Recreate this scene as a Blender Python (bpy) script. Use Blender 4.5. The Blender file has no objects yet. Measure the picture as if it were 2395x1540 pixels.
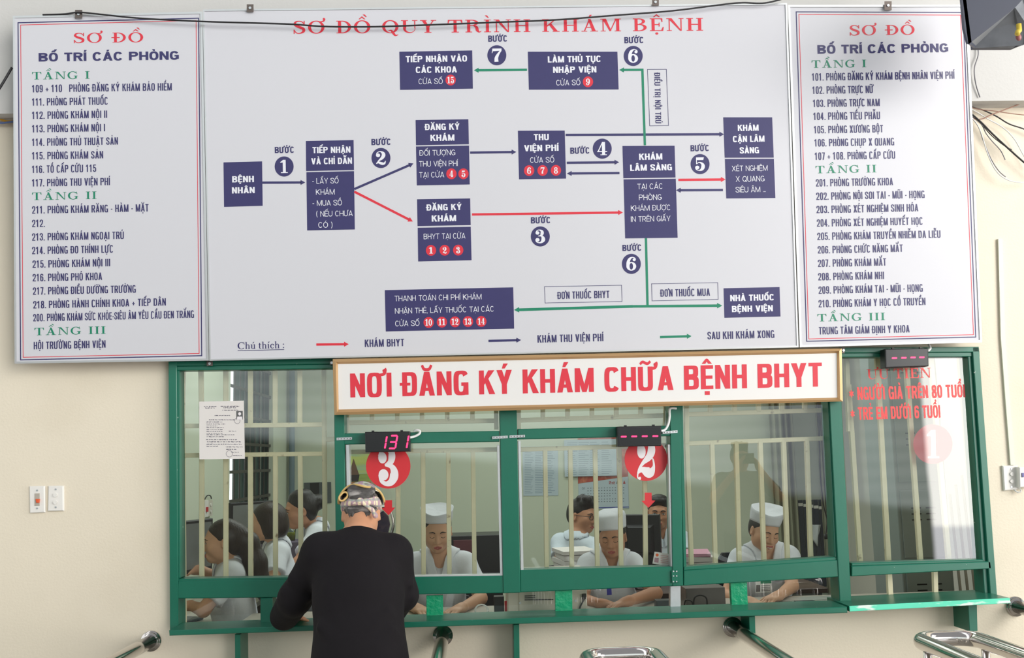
import bpy, math, random
import numpy as np
from mathutils import Vector, Matrix

SC = bpy.context.scene
COL = SC.collection
R = math.radians
random.seed(7)

# ------------------------------------------------------------------ camera
IMW, IMH, FPX = 2395.0, 1540.0, 2300.0
CAM_POS = Vector((0.0, -4.75, 1.60))
YAW, PITCH, ROLL = R(2.2), R(7.55), 0.0265
_F = Vector((math.sin(YAW) * math.cos(PITCH), math.cos(YAW) * math.cos(PITCH), math.sin(PITCH)))
_R0 = Vector((math.cos(YAW), -math.sin(YAW), 0.0))
_U0 = _R0.cross(_F)
CR = _R0 * math.cos(ROLL) - _U0 * math.sin(ROLL)
CU = _R0 * math.sin(ROLL) + _U0 * math.cos(ROLL)
cam_d = bpy.data.cameras.new('camera')
cam_d.sensor_width = 36.0
cam_d.lens = FPX / IMW * 36.0
cam_d.clip_end = 200
cam = bpy.data.objects.new('camera', cam_d)
COL.objects.link(cam)
m = Matrix((CR, CU, -_F)).transposed().to_4x4()
m.translation = CAM_POS
cam.matrix_world = m
SC.camera = cam

# ------------------------------------------------------------------ view, world and large lights
SC.view_settings.view_transform = 'Standard'
SC.view_settings.look = 'None'
SC.view_settings.gamma = 1.0
SC.view_settings.use_curve_mapping = False
SC.view_settings.exposure = -0.15
SKYTOP, YARD, YARD_LOW = (0.42, 0.43, 0.45), (9.0, 8.8, 8.4), (5.0, 4.95, 5.3)
world = bpy.data.worlds.new('sky'); SC.world = world
world.use_nodes = True
wn, wl = world.node_tree.nodes, world.node_tree.links
wn.clear()
wo = wn.new('ShaderNodeOutputWorld'); bg = wn.new('ShaderNodeBackground')
tc = wn.new('ShaderNodeTexCoord'); sx = wn.new('ShaderNodeSeparateXYZ')
wl.new(tc.outputs['Generated'], sx.inputs[0])


def wmath(op, a, b=None):
    n = wn.new('ShaderNodeMath'); n.operation = op
    for i, v in enumerate((a, b)):
        if v is None: continue
        if isinstance(v, (int, float)): n.inputs[i].default_value = v
        else: wl.new(v, n.inputs[i])
    return n.outputs[0]


def wstep(v, a, b):
    n = wn.new('ShaderNodeMapRange'); n.interpolation_type = 'SMOOTHSTEP'
    n.inputs['From Min'].default_value = a; n.inputs['From Max'].default_value = b
    wl.new(v, n.inputs['Value']); return n.outputs[0]


def wmix(f, A, B):
    n = wn.new('ShaderNodeMixRGB'); wl.new(f, n.inputs[0])
    for i, v in ((1, A), (2, B)):
        if isinstance(v, tuple): n.inputs[i].default_value = v + (1,)
        else: wl.new(v, n.inputs[i])
    return n.outputs[0]


# surroundings of the porch: pavement, a pale building across the yard, hazy sky, and the sunlit yard towards +x
elev = wmath('ARCSINE', sx.outputs['Z'])
azim = wmath('ARCTAN2', sx.outputs['X'], wmath('MULTIPLY', sx.outputs['Y'], -1.0))
wv = wn.new('ShaderNodeTexWave'); wv.wave_type = 'BANDS'; wv.bands_direction = 'Z'; wv.inputs['Scale'].default_value = 22; wv.inputs['Distortion'].default_value = 0.4
wl.new(tc.outputs['Generated'], wv.inputs['Vector'])
bld = wmix(wv.outputs['Fac'], (1.25, 1.42, 1.42), (1.50, 1.66, 1.66))
shut = wmath('MULTIPLY', wstep(azim, 0.300, 0.304), wmath('SUBTRACT', 1.0, wstep(azim, 0.372, 0.376)))
bld = wmix(wmath('MULTIPLY', shut, 0.7), bld, (0.60, 0.64, 0.92))
foot = wmath('ADD', elev, wmath('MULTIPLY', azim, 0.13))
low = wmix(wstep(foot, -0.006, 0.006), (0.13, 0.125, 0.11), bld)
dome = wmix(wstep(elev, 0.36, 0.40), low, SKYTOP)
lobe = wmath('MULTIPLY', wstep(azim, 0.428, 0.434), wmath('SUBTRACT', 1.0, wstep(azim, 0.86, 0.95)))
lobe = wmath('MULTIPLY', lobe, wmath('SUBTRACT', 1.0, wstep(elev, 0.34, 0.42)))
yard = wmix(wstep(elev, -0.075, -0.068), YARD_LOW, YARD)
west = wmath('SUBTRACT', 1.0, wstep(azim, -1.45, -1.25))
dome = wmix(west, dome, (2.2, 2.25, 2.3))
fin = wmix(lobe, dome, yard)
wl.new(fin, bg.inputs['Color']); bg.inputs['Strength'].default_value = 1.0
wl.new(bg.outputs[0], wo.inputs[0])


def area(name, loc, aim, sx_, sy_, power, color=(1, 1, 1)):
    d = bpy.data.lights.new(name, 'AREA'); d.shape = 'RECTANGLE'; d.size = sx_; d.size_y = sy_
    d.energy = power; d.color = color
    o = bpy.data.objects.new(name, d); COL.objects.link(o); o.location = loc
    o.rotation_euler = (Vector(aim) - Vector(loc)).to_track_quat('-Z', 'Y').to_euler()
    return o


# daylight falling in through the open end of the porch
area('porch_daylight', (5.6, -2.6, 3.5), (1.2, 0.0, 1.4), 2.2, 2.2, 165, (1.0, 0.97, 0.93))
# fluorescent ceiling light of the office behind the windows
area('office_light', (-0.2, 1.9, 2.95), (-0.2, 1.9, 0), 2.6, 1.2, 40, (0.94, 1.0, 0.95))
area('office_light_rear', (0.6, 3.9, 2.95), (0.6, 3.9, 0), 2.6, 0.8, 24, (0.94, 1.0, 0.95))
area('office_light_east', (2.5, 1.6, 2.95), (2.5, 1.6, 0), 1.4, 1.2, 26, (0.95, 1.0, 0.95))


# ------------------------------------------------------------------ pixels of the photograph -> points in the place
def ray(px, py):
    return _F + CR * ((px - IMW / 2) / FPX) + CU * (-(py - IMH / 2) / FPX)


def W(px, py, y=0.0):
    d = ray(px, py); t = (y - CAM_POS.y) / d.y
    return CAM_POS + d * t


def WZ(px, py, z):
    d = ray(px, py); t = (z - CAM_POS.z) / d.z
    return CAM_POS + d * t


class Plane:
    def __init__(s, p0, n):
        s.p0 = Vector(p0); s.n = Vector(n).normalized()

    def at(s, px, py, lift=0.0):
        d = ray(px, py)
        t = (s.p0 + s.n * lift - CAM_POS).dot(s.n) / d.dot(s.n)
        return CAM_POS + d * t


def vplane(y):
    return Plane((0, y, 0), (0, -1, 0))


def lin(x, x0, a, x1, b):
    return a + (b - a) * (x - x0) / (x1 - x0)


def mslope(y):            # how far a level line climbs per pixel in the photograph
    return lin(y, 20, -0.0115, 830, -0.024) if y < 830 else lin(y, 830, -0.024, 1450, -0.034)


def vslope_board(x):
    return lin(x, 35, 0.0099, 1855, 0.030)


def vslope_bay(x):
    return lin(x, 395, 0.006, 2330, 0.080)


# ------------------------------------------------------------------ objects
ORG = {}


def tag(o, label=None, cat=None, group=None, kind=None):
    if label: o['label'] = label
    if cat: o['category'] = cat
    if group: o['group'] = group
    if kind: o['kind'] = kind
    return o


def thing(name, loc, label, cat, group=None, kind=None):
    o = bpy.data.objects.new(name, None); COL.objects.link(o)
    o.empty_display_size = 0.1
    o.location = Vector(loc); ORG[o] = Vector(loc)
    return tag(o, label, cat, group, kind)


def mesh(name, verts, faces, mat, parent=None, smooth=False, label=None, cat=None, group=None, kind=None, mats=None, fmat=None):
    """verts in world coordinates; ONE mesh object, child of parent or top-level with its origin at its base"""
    vs = np.asarray([tuple(v) for v in verts], dtype=np.float64) if not isinstance(verts, np.ndarray) else verts
    if parent is not None:
        o0 = ORG[parent]
    else:
        lo, hi = vs.min(0), vs.max(0)
        o0 = Vector(((lo[0] + hi[0]) / 2, (lo[1] + hi[1]) / 2, lo[2]))
    vs = vs - np.array(o0)
    me = bpy.data.meshes.new(name)
    me.from_pydata(vs.tolist(), [], [tuple(int(i) for i in f) for f in faces])
    for mm in (mats or [mat]): me.materials.append(mm)
    if fmat is not None: me.polygons.foreach_set('material_index', np.asarray(fmat, dtype=np.int32))
    if smooth: me.polygons.foreach_set('use_smooth', np.ones(len(me.polygons), dtype=bool))
    me.update()
    o = bpy.data.objects.new(name, me); COL.objects.link(o)
    if parent is not None:
        o.parent = parent
    else:
        o.location = o0
    ORG[o] = o0
    return tag(o, label, cat, group, kind)


class MB:
    """collects shapes for ONE mesh"""
    def __init__(s): s.v = []; s.f = []; s.mi = []; s.cur = 0

    def add(s, vs, fs):
        n = len(s.v); s.v += [Vector(v) for v in vs]; s.f += [tuple(i + n for i in f) for f in fs]
        s.mi += [s.cur] * len(fs)
        return s

    def hexa(s, a, b):    # a, b: two loops of the same length -> closed prism
        n = len(a)
        fs = [tuple(range(n)), tuple(range(2 * n - 1, n - 1, -1))] + [(i, n + i, n + (i + 1) % n, (i + 1) % n) for i in range(n)]
        return s.add(list(a) + list(b), fs)

    def box(s, lo, hi, M=None):
        x0, y0, z0 = lo; x1, y1, z1 = hi
        a = [Vector((x0, y0, z0)), Vector((x1, y0, z0)), Vector((x1, y0, z1)), Vector((x0, y0, z1))]
        b = [Vector((v.x, y1, v.z)) for v in a]
        if M is not None: a = [M @ v for v in a]; b = [M @ v for v in b]
        return s.hexa(a, b)

    def bbox(s, lo, hi, r=0.004, M=None):   # box with chamfered front edges (towards -y)
        x0, y0, z0 = lo; x1, y1, z1 = hi
        q = lambda d, y: [Vector((x0 + d, y, z0 + d)), Vector((x1 - d, y, z0 + d)), Vector((x1 - d, y, z1 - d)), Vector((x0 + d, y, z1 - d))]
        L = [q(r, y0), q(0, y0 + r), q(0, y1 - r), q(r, y1)]
        if M is not None: L = [[M @ v for v in l] for l in L]
        return s.loft(L, True)

    def loft(s, loops, caps=True, closed=True):
        n = len(loops[0]); base = len(s.v)
        vs = [v for l in loops for v in l]; fs = []
        for k in range(len(loops) - 1):
            for i in range(n if closed else n - 1):
                j = (i + 1) % n
                fs.append((k * n + i, k * n + j, (k + 1) * n + j, (k + 1) * n + i))
        if caps:
            fs.append(tuple(range(n - 1, -1, -1))); fs.append(tuple(range((len(loops) - 1) * n, len(loops) * n)))
        return s.add(vs, fs)

    def tube(s, pts, r, seg=12, caps=True, up=None):
        pts = [Vector(p) for p in pts]; n = len(pts)
        rr = r if isinstance(r, (list, tuple)) else [r] * n
        loops = []; prev = None
        for i, p in enumerate(pts):
            t = (pts[min(i + 1, n - 1)] - pts[max(i - 1, 0)]).normalized()
            if prev is None:
                a = Vector((0, 0, 1)) if abs(t.z) < 0.9 else Vector((0, 1, 0))
                u = t.cross(a).normalized()
            else:
                u = (prev - t * prev.dot(t)).normalized()
            prev = u; w = t.cross(u)
            loops.append([p + (u * math.cos(2 * math.pi * k / seg) + w * math.sin(2 * math.pi * k / seg)) * rr[i] for k in range(seg)])
        return s.loft(loops, caps)

    def disc_prism(s, c, ax, r, h, seg=24):
        ax = Vector(ax).normalized(); a = Vector((0, 0, 1)) if abs(ax.z) < 0.9 else Vector((1, 0, 0))
        u = ax.cross(a).normalized(); w = ax.cross(u); c = Vector(c)
        l = [c + (u * math.cos(2 * math.pi * k / seg) + w * math.sin(2 * math.pi * k / seg)) * r for k in range(seg)]
        return s.hexa(l, [v + ax * h for v in l])

    def sphere(s, c, r, nu=16, nv=10, M=None):
        rx, ry, rz = r if isinstance(r, (tuple, list)) else (r, r, r)
        c = Vector(c); loops = []
        for j in range(nv + 1):
            th = math.pi * (0.02 + 0.96 * j / nv)
            loops.append([Vector((rx * math.sin(th) * math.cos(2 * math.pi * i / nu), ry * math.sin(th) * math.sin(2 * math.pi * i / nu), -rz * math.cos(th))) for i in range(nu)])
        if M is not None: loops = [[M @ v for v in l] for l in loops]
        return s.loft([[c + v for v in l] for l in loops], True)

    def build(s, name, mat, parent=None, smooth=False, **k):
        mats = mat if isinstance(mat, list) else None
        return mesh(name, s.v, s.f, mat, parent, smooth, mats=mats, fmat=s.mi if mats else None, **k)


def smooth_path(P, n=8):
    P = [Vector(p) for p in P]; out = []
    for i in range(len(P) - 1):
        p0 = P[max(i - 1, 0)]; p1 = P[i]; p2 = P[i + 1]; p3 = P[min(i + 2, len(P) - 1)]
        for k in range(n):
            t = k / n
            out.append(0.5 * ((2 * p1) + (p2 - p0) * t + (2 * p0 - 5 * p1 + 4 * p2 - p3) * t * t + (3 * p1 - p0 - 3 * p2 + p3) * t ** 3))
    out.append(P[-1]); return out


def copy_tree(o, parent=None):
    c = o.copy(); COL.objects.link(c); ORG[c] = ORG.get(o, Vector())
    if parent is not None: c.parent = parent
    for ch in list(o.children): copy_tree(ch, c)
    return c


def quad_px(q, y):       # 4 pixel corners -> 4 points on the upright plane at depth y
    return [W(px, py, y) for px, py in q]


def slab(mb, q, yf, yb, bevel=0.0):   # a board between depth yf and yb whose face is the pixel quad q
    a = quad_px(q, yf); d = Vector((0, yb - yf, 0))
    if bevel > 0:
        c = sum(a, Vector()) / len(a)
        def inset(v):
            w = v - c; f = lambda s_, b: s_ - math.copysign(min(b, abs(s_)), s_)
            return c + Vector((f(w.x, bevel), 0, f(w.z, bevel)))
        mb.loft([[inset(v) for v in a], [v + Vector((0, bevel, 0)) for v in a], [v + d for v in a]], True)
    else:
        mb.hexa(a, [v + d for v in a])
    return mb


# ------------------------------------------------------------------ materials (all node-based)
def lin1(v):
    v /= 255.0
    return v / 12.92 if v <= 0.04045 else ((v + 0.055) / 1.055) ** 2.4


def rgb(r, g, b): return (lin1(r), lin1(g), lin1(b), 1)


def mat(name, col, rough=0.5, metal=0.0, var=0.05, scale=12.0, bump=0.0, bscale=60.0, spec=0.5, coat=0.0, emit=None, estr=0.0,
        col2=None, c2pos=(0.45, 0.62), c2scale=8.0, stretch=None, sss=0.0):
    M = bpy.data.materials.new(name); M.use_nodes = True
    nt = M.node_tree; N, L = nt.nodes, nt.links
    b = N['Principled BSDF']
    b.inputs['Roughness'].default_value = rough; b.inputs['Metallic'].default_value = metal
    b.inputs['Specular IOR Level'].default_value = spec
    b.inputs['Coat Weight'].default_value = coat
    if sss: b.inputs['Subsurface Weight'].default_value = sss; b.inputs['Subsurface Radius'].default_value = (0.01, 0.004, 0.002)
    co = N.new('ShaderNodeTexCoord')
    vec = co.outputs['Object']
    if stretch:
        mp = N.new('ShaderNodeMapping'); mp.inputs['Scale'].default_value = stretch
        L.new(vec, mp.inputs[0]); vec = mp.outputs[0]
    nz = N.new('ShaderNodeTexNoise'); nz.inputs['Scale'].default_value = scale; nz.inputs['Detail'].default_value = 3
    L.new(vec, nz.inputs['Vector'])
    mr = N.new('ShaderNodeMapRange'); mr.inputs['To Min'].default_value = 1 - var; mr.inputs['To Max'].default_value = 1 + var
    L.new(nz.outputs['Fac'], mr.inputs['Value'])
    mx = N.new('ShaderNodeMixRGB'); mx.blend_type = 'MULTIPLY'; mx.inputs[0].default_value = 1
    mx.inputs[1].default_value = col; L.new(mr.outputs[0], mx.inputs[2])
    out = mx.outputs[0]
    if col2 is not None:
        n2 = N.new('ShaderNodeTexNoise'); n2.inputs['Scale'].default_value = c2scale; n2.inputs['Detail'].default_value = 5
        L.new(vec, n2.inputs['Vector'])
        r2 = N.new('ShaderNodeMapRange'); r2.inputs['From Min'].default_value = c2pos[0]; r2.inputs['From Max'].default_value = c2pos[1]
        L.new(n2.outputs['Fac'], r2.inputs['Value'])
        m2 = N.new('ShaderNodeMixRGB'); m2.inputs[2].default_value = col2
        L.new(out, m2.inputs[1]); L.new(r2.outputs[0], m2.inputs[0]); out = m2.outputs[0]
    L.new(out, b.inputs['Base Color'])
    if bump:
        nb = N.new('ShaderNodeTexNoise'); nb.inputs['Scale'].default_value = bscale; nb.inputs['Detail'].default_value = 4
        L.new(vec, nb.inputs['Vector'])
        bp = N.new('ShaderNodeBump'); bp.inputs['Strength'].default_value = bump; bp.inputs['Distance'].default_value = 0.01
        L.new(nb.outputs['Fac'], bp.inputs['Height']); L.new(bp.outputs[0], b.inputs['Normal'])
    if emit is not None:
        b.inputs['Emission Color'].default_value = emit; b.inputs['Emission Strength'].default_value = estr
    return M


def glass_mat(name, tint_, refl=0.09):
    M = bpy.data.materials.new(name); M.use_nodes = True
    N, L = M.node_tree.nodes, M.node_tree.links; N.clear()
    o = N.new('ShaderNodeOutputMaterial'); mx = N.new('ShaderNodeMixShader')
    t = N.new('ShaderNodeBsdfTransparent'); t.inputs[0].default_value = tint_
    g = N.new('ShaderNodeBsdfGlossy'); g.inputs['Roughness'].default_value = 0.0; g.inputs[0].default_value = (1, 1, 1, 1)
    fr = N.new('ShaderNodeFresnel'); fr.inputs['IOR'].default_value = 1.5
    mm = N.new('ShaderNodeMath'); mm.operation = 'MULTIPLY_ADD'; mm.inputs[1].default_value = 1.0; mm.inputs[2].default_value = refl - 0.04
    nz = N.new('ShaderNodeTexNoise'); nz.inputs['Scale'].default_value = 1.3
    bp = N.new('ShaderNodeBump'); bp.inputs['Strength'].default_value = 0.02; bp.inputs['Distance'].default_value = 0.02
    tcx = N.new('ShaderNodeTexCoord'); L.new(tcx.outputs['Object'], nz.inputs['Vector'])
    L.new(nz.outputs['Fac'], bp.inputs['Height']); L.new(bp.outputs[0], g.inputs['Normal'])
    L.new(fr.outputs[0], mm.inputs[0]); L.new(mm.outputs[0], mx.inputs[0])
    L.new(t.outputs[0], mx.inputs[1]); L.new(g.outputs[0], mx.inputs[2]); L.new(mx.outputs[0], o.inputs[0])
    return M


WALL = mat('cream_wall_paint', rgb(226, 215, 195), 0.75, var=0.03, scale=3, bump=0.12, bscale=90, col2=rgb(216, 204, 182), c2pos=(0.55, 0.9), c2scale=2.0)
BEAM = mat('white_beam_paint', rgb(200, 198, 194), 0.8, var=0.03, scale=4, bump=0.1, bscale=60)
INWALL = mat('pale_green_office_wall', rgb(206, 212, 192), 0.8, var=0.02, scale=3)
INWALL2 = mat('grey_office_wall', rgb(196, 194, 184), 0.8, var=0.02, scale=3)
FLOOR = mat('grey_terrazzo_floor', rgb(150, 146, 138), 0.4, var=0.1, scale=40)
CEIL = mat('white_ceiling_paint', rgb(225, 225, 218), 0.8, var=0.02)
BOARD = mat('satin_white_sign_film', rgb(206, 205, 210), 0.34, var=0.012, scale=2, spec=0.45)
ALU = mat('brushed_aluminium_trim', rgb(205, 206, 207), 0.35, metal=0.55, var=0.04, scale=30)
NAVY = mat('navy_print', rgb(54, 50, 98), 0.38, var=0.05, scale=30, spec=0.45)
REDP = mat('red_print', rgb(214, 46, 62), 0.38, var=0.04, scale=20, spec=0.45)
GRNP = mat('green_print', rgb(24, 128, 96), 0.38, var=0.04, scale=20, spec=0.45)
WHTP = mat('white_print', rgb(226, 226, 232), 0.38, var=0.02, scale=20, spec=0.45)
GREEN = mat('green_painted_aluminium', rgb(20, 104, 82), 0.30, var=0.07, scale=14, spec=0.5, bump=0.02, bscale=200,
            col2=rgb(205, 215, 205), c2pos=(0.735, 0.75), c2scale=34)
GREENW = mat('worn_sunlit_mint_ledge', rgb(96, 222, 186), 0.35, var=0.06, scale=14, col2=rgb(225, 240, 232), c2pos=(0.55, 0.62), c2scale=9, stretch=(1, 1, 5))
GOLD = mat('gold_anodised_frame', rgb(196, 158, 112), 0.36, metal=0.45, var=0.04, scale=30, stretch=(1, 8, 8))
SIGNW = mat('white_acrylic_sign', rgb(226, 223, 220), 0.35, var=0.01, scale=3)
CREAMB = mat('cream_painted_steel_bar', rgb(228, 216, 182), 0.5, var=0.06, scale=20, col2=rgb(126, 92, 62), c2pos=(0.66, 0.78), c2scale=18)
GLASS = glass_mat('window_glass', (0.90, 0.945, 0.925, 1), 0.10)
GLASSC = glass_mat('clear_slot_glass', (0.93, 0.96, 0.945, 1), 0.055)
STEEL = mat('polished_stainless_steel', rgb(205, 200, 196), 0.12, metal=1.0, var=0.03, scale=40)
ZINC = mat('zinc_plated_steel', rgb(200, 202, 204), 0.35, metal=0.8, var=0.08, scale=60)
DARKMET = mat('dark_bracket_steel', rgb(110, 100, 95), 0.5, metal=0.6, var=0.15, scale=80)
BLACKP = mat('black_plastic', rgb(28, 28, 31), 0.4, var=0.08, scale=30)
WIREB = mat('black_cable_rubber', rgb(32, 30, 32), 0.5, var=0.1)
WIREW = mat('white_cable_sheath', rgb(226, 226, 224), 0.5, var=0.04)
WIREG = mat('grey_cable_sheath', rgb(120, 118, 122), 0.5, var=0.1)
WIREBR = mat('brown_cable_sheath', rgb(150, 110, 92), 0.5, var=0.1)
WHITEPL = mat('white_switch_plastic', rgb(232, 228, 222), 0.35, var=0.02, spec=0.5)


def plaid(name, base, s1, s2, scale, rough=0.85):
    """woven cotton with two sets of stripes"""
    M = mat(name, base, rough, var=0.08, scale=40, bump=0.3, bscale=70)
    N, L = M.node_tree.nodes, M.node_tree.links; b = N['Principled BSDF']; src = b.inputs['Base Color'].links[0].from_socket
    co = next(n for n in N if n.type == 'TEX_COORD')
    for col, d, sc, lo in ((s1, 'X', scale, 0.62), (s2, 'Z', scale * 0.8, 0.68), (s1, 'Y', scale * 1.2, 0.74)):
        w = N.new('ShaderNodeTexWave'); w.bands_direction = d; w.inputs['Scale'].default_value = sc; w.inputs['Distortion'].default_value = 1.5; w.inputs['Detail'].default_value = 1
        L.new(co.outputs['Object'], w.inputs['Vector'])
        r = N.new('ShaderNodeMapRange'); r.inputs['From Min'].default_value = lo; r.inputs['From Max'].default_value = lo + 0.12; r.inputs['To Max'].default_value = 0.8
        L.new(w.outputs['Fac'], r.inputs['Value']); m_ = N.new('ShaderNodeMixRGB'); m_.inputs[2].default_value = col
        L.new(src, m_.inputs[1]); L.new(r.outputs[0], m_.inputs[0]); src = m_.outputs[0]
    L.new(src, b.inputs['Base Color']); return M

# ------------------------------------------------------------------ lettering
# --- hand-drawn serif capitals: outlines from plain polygons, cap height 1
class G:
    def __init__(s): s.v = []; s.f = []; s.lv = 0.0

    def poly(s, pts, up=True):     # every piece lies a hair above the one before, so no two faces coincide
        if up: s.lv += 1
        n = len(s.v); s.v += [(p[0], p[1], s.lv) for p in pts]; s.f.append(tuple(range(n, n + len(pts)))); return s

    def rect(s, x0, y0, x1, y1): return s.poly([(x0, y0), (x1, y0), (x1, y1), (x0, y1)])

    def band(s, A, B):
        s.lv += 1
        for i in range(len(A) - 1): s.poly([A[i], A[i + 1], B[i + 1], B[i]], False)
        return s

    def arc(s, cx, cy, rxo, ryo, rxi, ryi, a0, a1, n=20, icx=None):
        t = [R(a0 + (a1 - a0) * i / n) for i in range(n + 1)]; icx = cx if icx is None else icx
        return s.band([(cx + rxo * math.cos(a), cy + ryo * math.sin(a)) for a in t], [(icx + rxi * math.cos(a), cy + ryi * math.sin(a)) for a in t])

    def disc(s, cx, cy, r, ry=None, n=18):
        ry = ry or r
        return s.poly([(cx + r * math.cos(2 * math.pi * i / n), cy + ry * math.sin(2 * math.pi * i / n)) for i in range(n)])

    def stroke(s, pts, ws, n=6):
        P = smooth_path([(x, y, w) for (x, y), w in zip(pts, ws)], n); A = []; B = []
        for i, p in enumerate(P):
            t = P[min(i + 1, len(P) - 1)] - P[max(i - 1, 0)]; t.z = 0; t.normalize()
            A.append((p.x - t.y * p.z / 2, p.y + t.x * p.z / 2)); B.append((p.x + t.y * p.z / 2, p.y - t.x * p.z / 2))
        return s.band(A, B)

    def stem(s, x, w, y0=0, y1=1, top=True, bot=True, sw=0.11, sh=0.055):
        s.rect(x, y0, x + w, y1)
        if bot: s.rect(x - sw, y0, x + w + sw, y0 + sh)
        if top: s.rect(x - sw, y1 - sh, x + w + sw, y1)
        return s


def serif_glyph(c):
    g = G(); T, t = 0.185, 0.065
    if c in 'SƠO' and c != 'S' or c in 'OQ':
        g.arc(0.5, 0.5, 0.5, 0.52, 0.5 - T, 0.52 - t, 0, 360, 40); w = 1.0
        if c == 'Q': g.stroke([(0.38, 0.16), (0.55, 0.2), (0.66, 0.02), (0.8, -0.2), (0.98, -0.13)], [0.05, 0.1, 0.15, 0.12, 0.03])
        if c == 'Ơ': g.stroke([(0.72, 0.93), (0.93, 0.97), (1.0, 1.12), (0.93, 1.2)], [0.05, 0.1, 0.13, 0.12])
    elif c == 'S':
        g.stroke([(0.68, 0.74), (0.55, 0.93), (0.36, 0.985), (0.17, 0.92), (0.12, 0.74), (0.24, 0.6), (0.46, 0.48), (0.63, 0.36), (0.62, 0.15), (0.4, 0.02), (0.2, 0.06), (0.07, 0.27)],
                 [0.05, 0.07, 0.075, 0.12, 0.17, 0.19, 0.2, 0.19, 0.16, 0.08, 0.07, 0.05])
        g.rect(0.655, 0.68, 0.715, 1.02).rect(0.03, -0.02, 0.09, 0.32); w = 0.75
    elif c in 'DĐ':
        g.stem(0.12, T); g.arc(0.36, 0.5, 0.55, 0.5, 0.55 - T, 0.5 - t, -90, 90, 24); g.rect(0.12, 0, 0.37, t).rect(0.12, 1 - t, 0.37, 1); w = 0.92
        if c == 'Đ': g.rect(-0.06, 0.46, 0.5, 0.54)
    elif c == 'I':
        g.stem(0.12, T, sw=0.12); w = 0.43
    elif c == 'T':
        g.stem(0.36, T, top=False, sw=0.13); g.rect(0.02, 1 - t, 0.885, 1); g.poly([(0.0, 0.7), (0.05, 0.7), (0.14, 1), (0.02, 1)]).poly([(0.905, 0.7), (0.855, 0.7), (0.765, 1), (0.885, 1)]); w = 0.905
    elif c == 'N':
        g.stem(0.14, t, sw=0.12, top=False); g.rect(0.0, 1 - 0.055, 0.3, 1); g.stem(0.86, t, sw=0.12, bot=False); g.poly([(0.1, 1), (0.32, 1), (0.925, 0), (0.83, 0)]); w = 1.05
    elif c == 'H':
        g.stem(0.12, T); g.stem(0.72, T); g.rect(0.2, 0.47, 0.8, 0.54); w = 1.02
    elif c == 'U' or c == 'Ư':
        g.rect(0.12, 0.35, 0.12 + T, 1).rect(0.0, 0.945, 0.42, 1).rect(0.8, 0.35, 0.865, 1).rect(0.67, 0.945, 1.0, 1)
        g.arc(0.4925, 0.36, 0.3725, 0.38, 0.3725 - 0.09, 0.31, 180, 360, 20, icx=0.55); w = 1.0
        if c == 'Ư': g.stroke([(0.83, 0.93), (1.02, 0.98), (1.08, 1.12), (1.01, 1.2)], [0.05, 0.1, 0.13, 0.12])
    elif c == 'Y':
        g.stem(0.37, T, 0, 0.45, top=False, sw=0.12); g.poly([(0.37, 0.45), (0.555, 0.45), (0.3, 1), (0.08, 1)]).poly([(0.47, 0.42), (0.555, 0.44), (0.86, 1), (0.78, 1)])
        g.rect(0.0, 0.945, 0.4, 1).rect(0.65, 0.945, 0.98, 1); w = 0.96
    elif c in 'AÁÂ':
        g.poly([(0.14, 0), (0.21, 0), (0.56, 1), (0.47, 1)]).poly([(0.66, 0), (0.88, 0), (0.56, 1), (0.40, 1)]).rect(0.28, 0.3, 0.74, 0.365).rect(0, 0, 0.35, 0.055).rect(0.54, 0, 1.0, 0.055); w = 1.0
    elif c == 'M':
        g.stem(0.13, t, sw=0.12, top=False); g.rect(0.0, 0.945, 0.3, 1); g.poly([(0.12, 1), (0.34, 1), (0.66, 0.04), (0.56, 0.0)]).poly([(0.56, 0), (0.63, 0.05), (1.0, 1), (0.92, 1)])
        g.stem(0.96, T, sw=0.1); w = 1.25
    elif c == 'K':
        g.stem(0.12, T); g.poly([(0.28, 0.36), (0.28, 0.48), (0.78, 1), (0.88, 1)]).poly([(0.42, 0.56), (0.55, 0.68), (0.98, 0), (0.74, 0)]).rect(0.64, 0.945, 1.0, 1).rect(0.64, 0, 1.06, 0.055); w = 1.05
    elif c == 'R':
        g.stem(0.12, T); g.arc(0.4, 0.76, 0.4, 0.24, 0.4 - T, 0.18, -90, 90, 18); g.rect(0.12, 1 - 0.06, 0.41, 1).rect(0.12, 0.52, 0.41, 0.58)
        g.stroke([(0.5, 0.54), (0.68, 0.42), (0.74, 0.15), (0.86, 0.02), (0.98, 0.12)], [0.06, 0.17, 0.18, 0.08, 0.03]); w = 0.98
    elif c == 'B':
        g.stem(0.12, T); g.arc(0.4, 0.77, 0.36, 0.23, 0.36 - T, 0.17, -90, 90, 18); g.arc(0.42, 0.28, 0.43, 0.28, 0.43 - T, 0.215, -90, 90, 18)
        g.rect(0.12, 0.94, 0.41, 1).rect(0.12, 0, 0.43, 0.06).rect(0.12, 0.5, 0.43, 0.56); w = 0.87
    elif c in 'EỆÊ':
        g.stem(0.12, T, sw=0.11); g.rect(0.12, 0.94, 0.78, 1).rect(0.12, 0, 0.82, 0.06).rect(0.2, 0.47, 0.6, 0.54)
        g.poly([(0.78, 1), (0.66, 1), (0.74, 0.7), (0.79, 0.7)]).poly([(0.68, 0), (0.82, 0), (0.86, 0.32), (0.8, 0.32)]).rect(0.55, 0.35, 0.61, 0.66); w = 0.86
    elif c == 'G':
        g.arc(0.5, 0.5, 0.5, 0.52, 0.5 - T, 0.52 - t, 42, 318, 34); g.rect(0.72, 0.06, 0.89, 0.42).rect(0.6, 0.38, 0.98, 0.44); g.poly([(0.8, 1.02), (0.85, 1.02), (0.9, 0.68), (0.84, 0.68)]); w = 1.0
    elif c == 'C':
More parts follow.
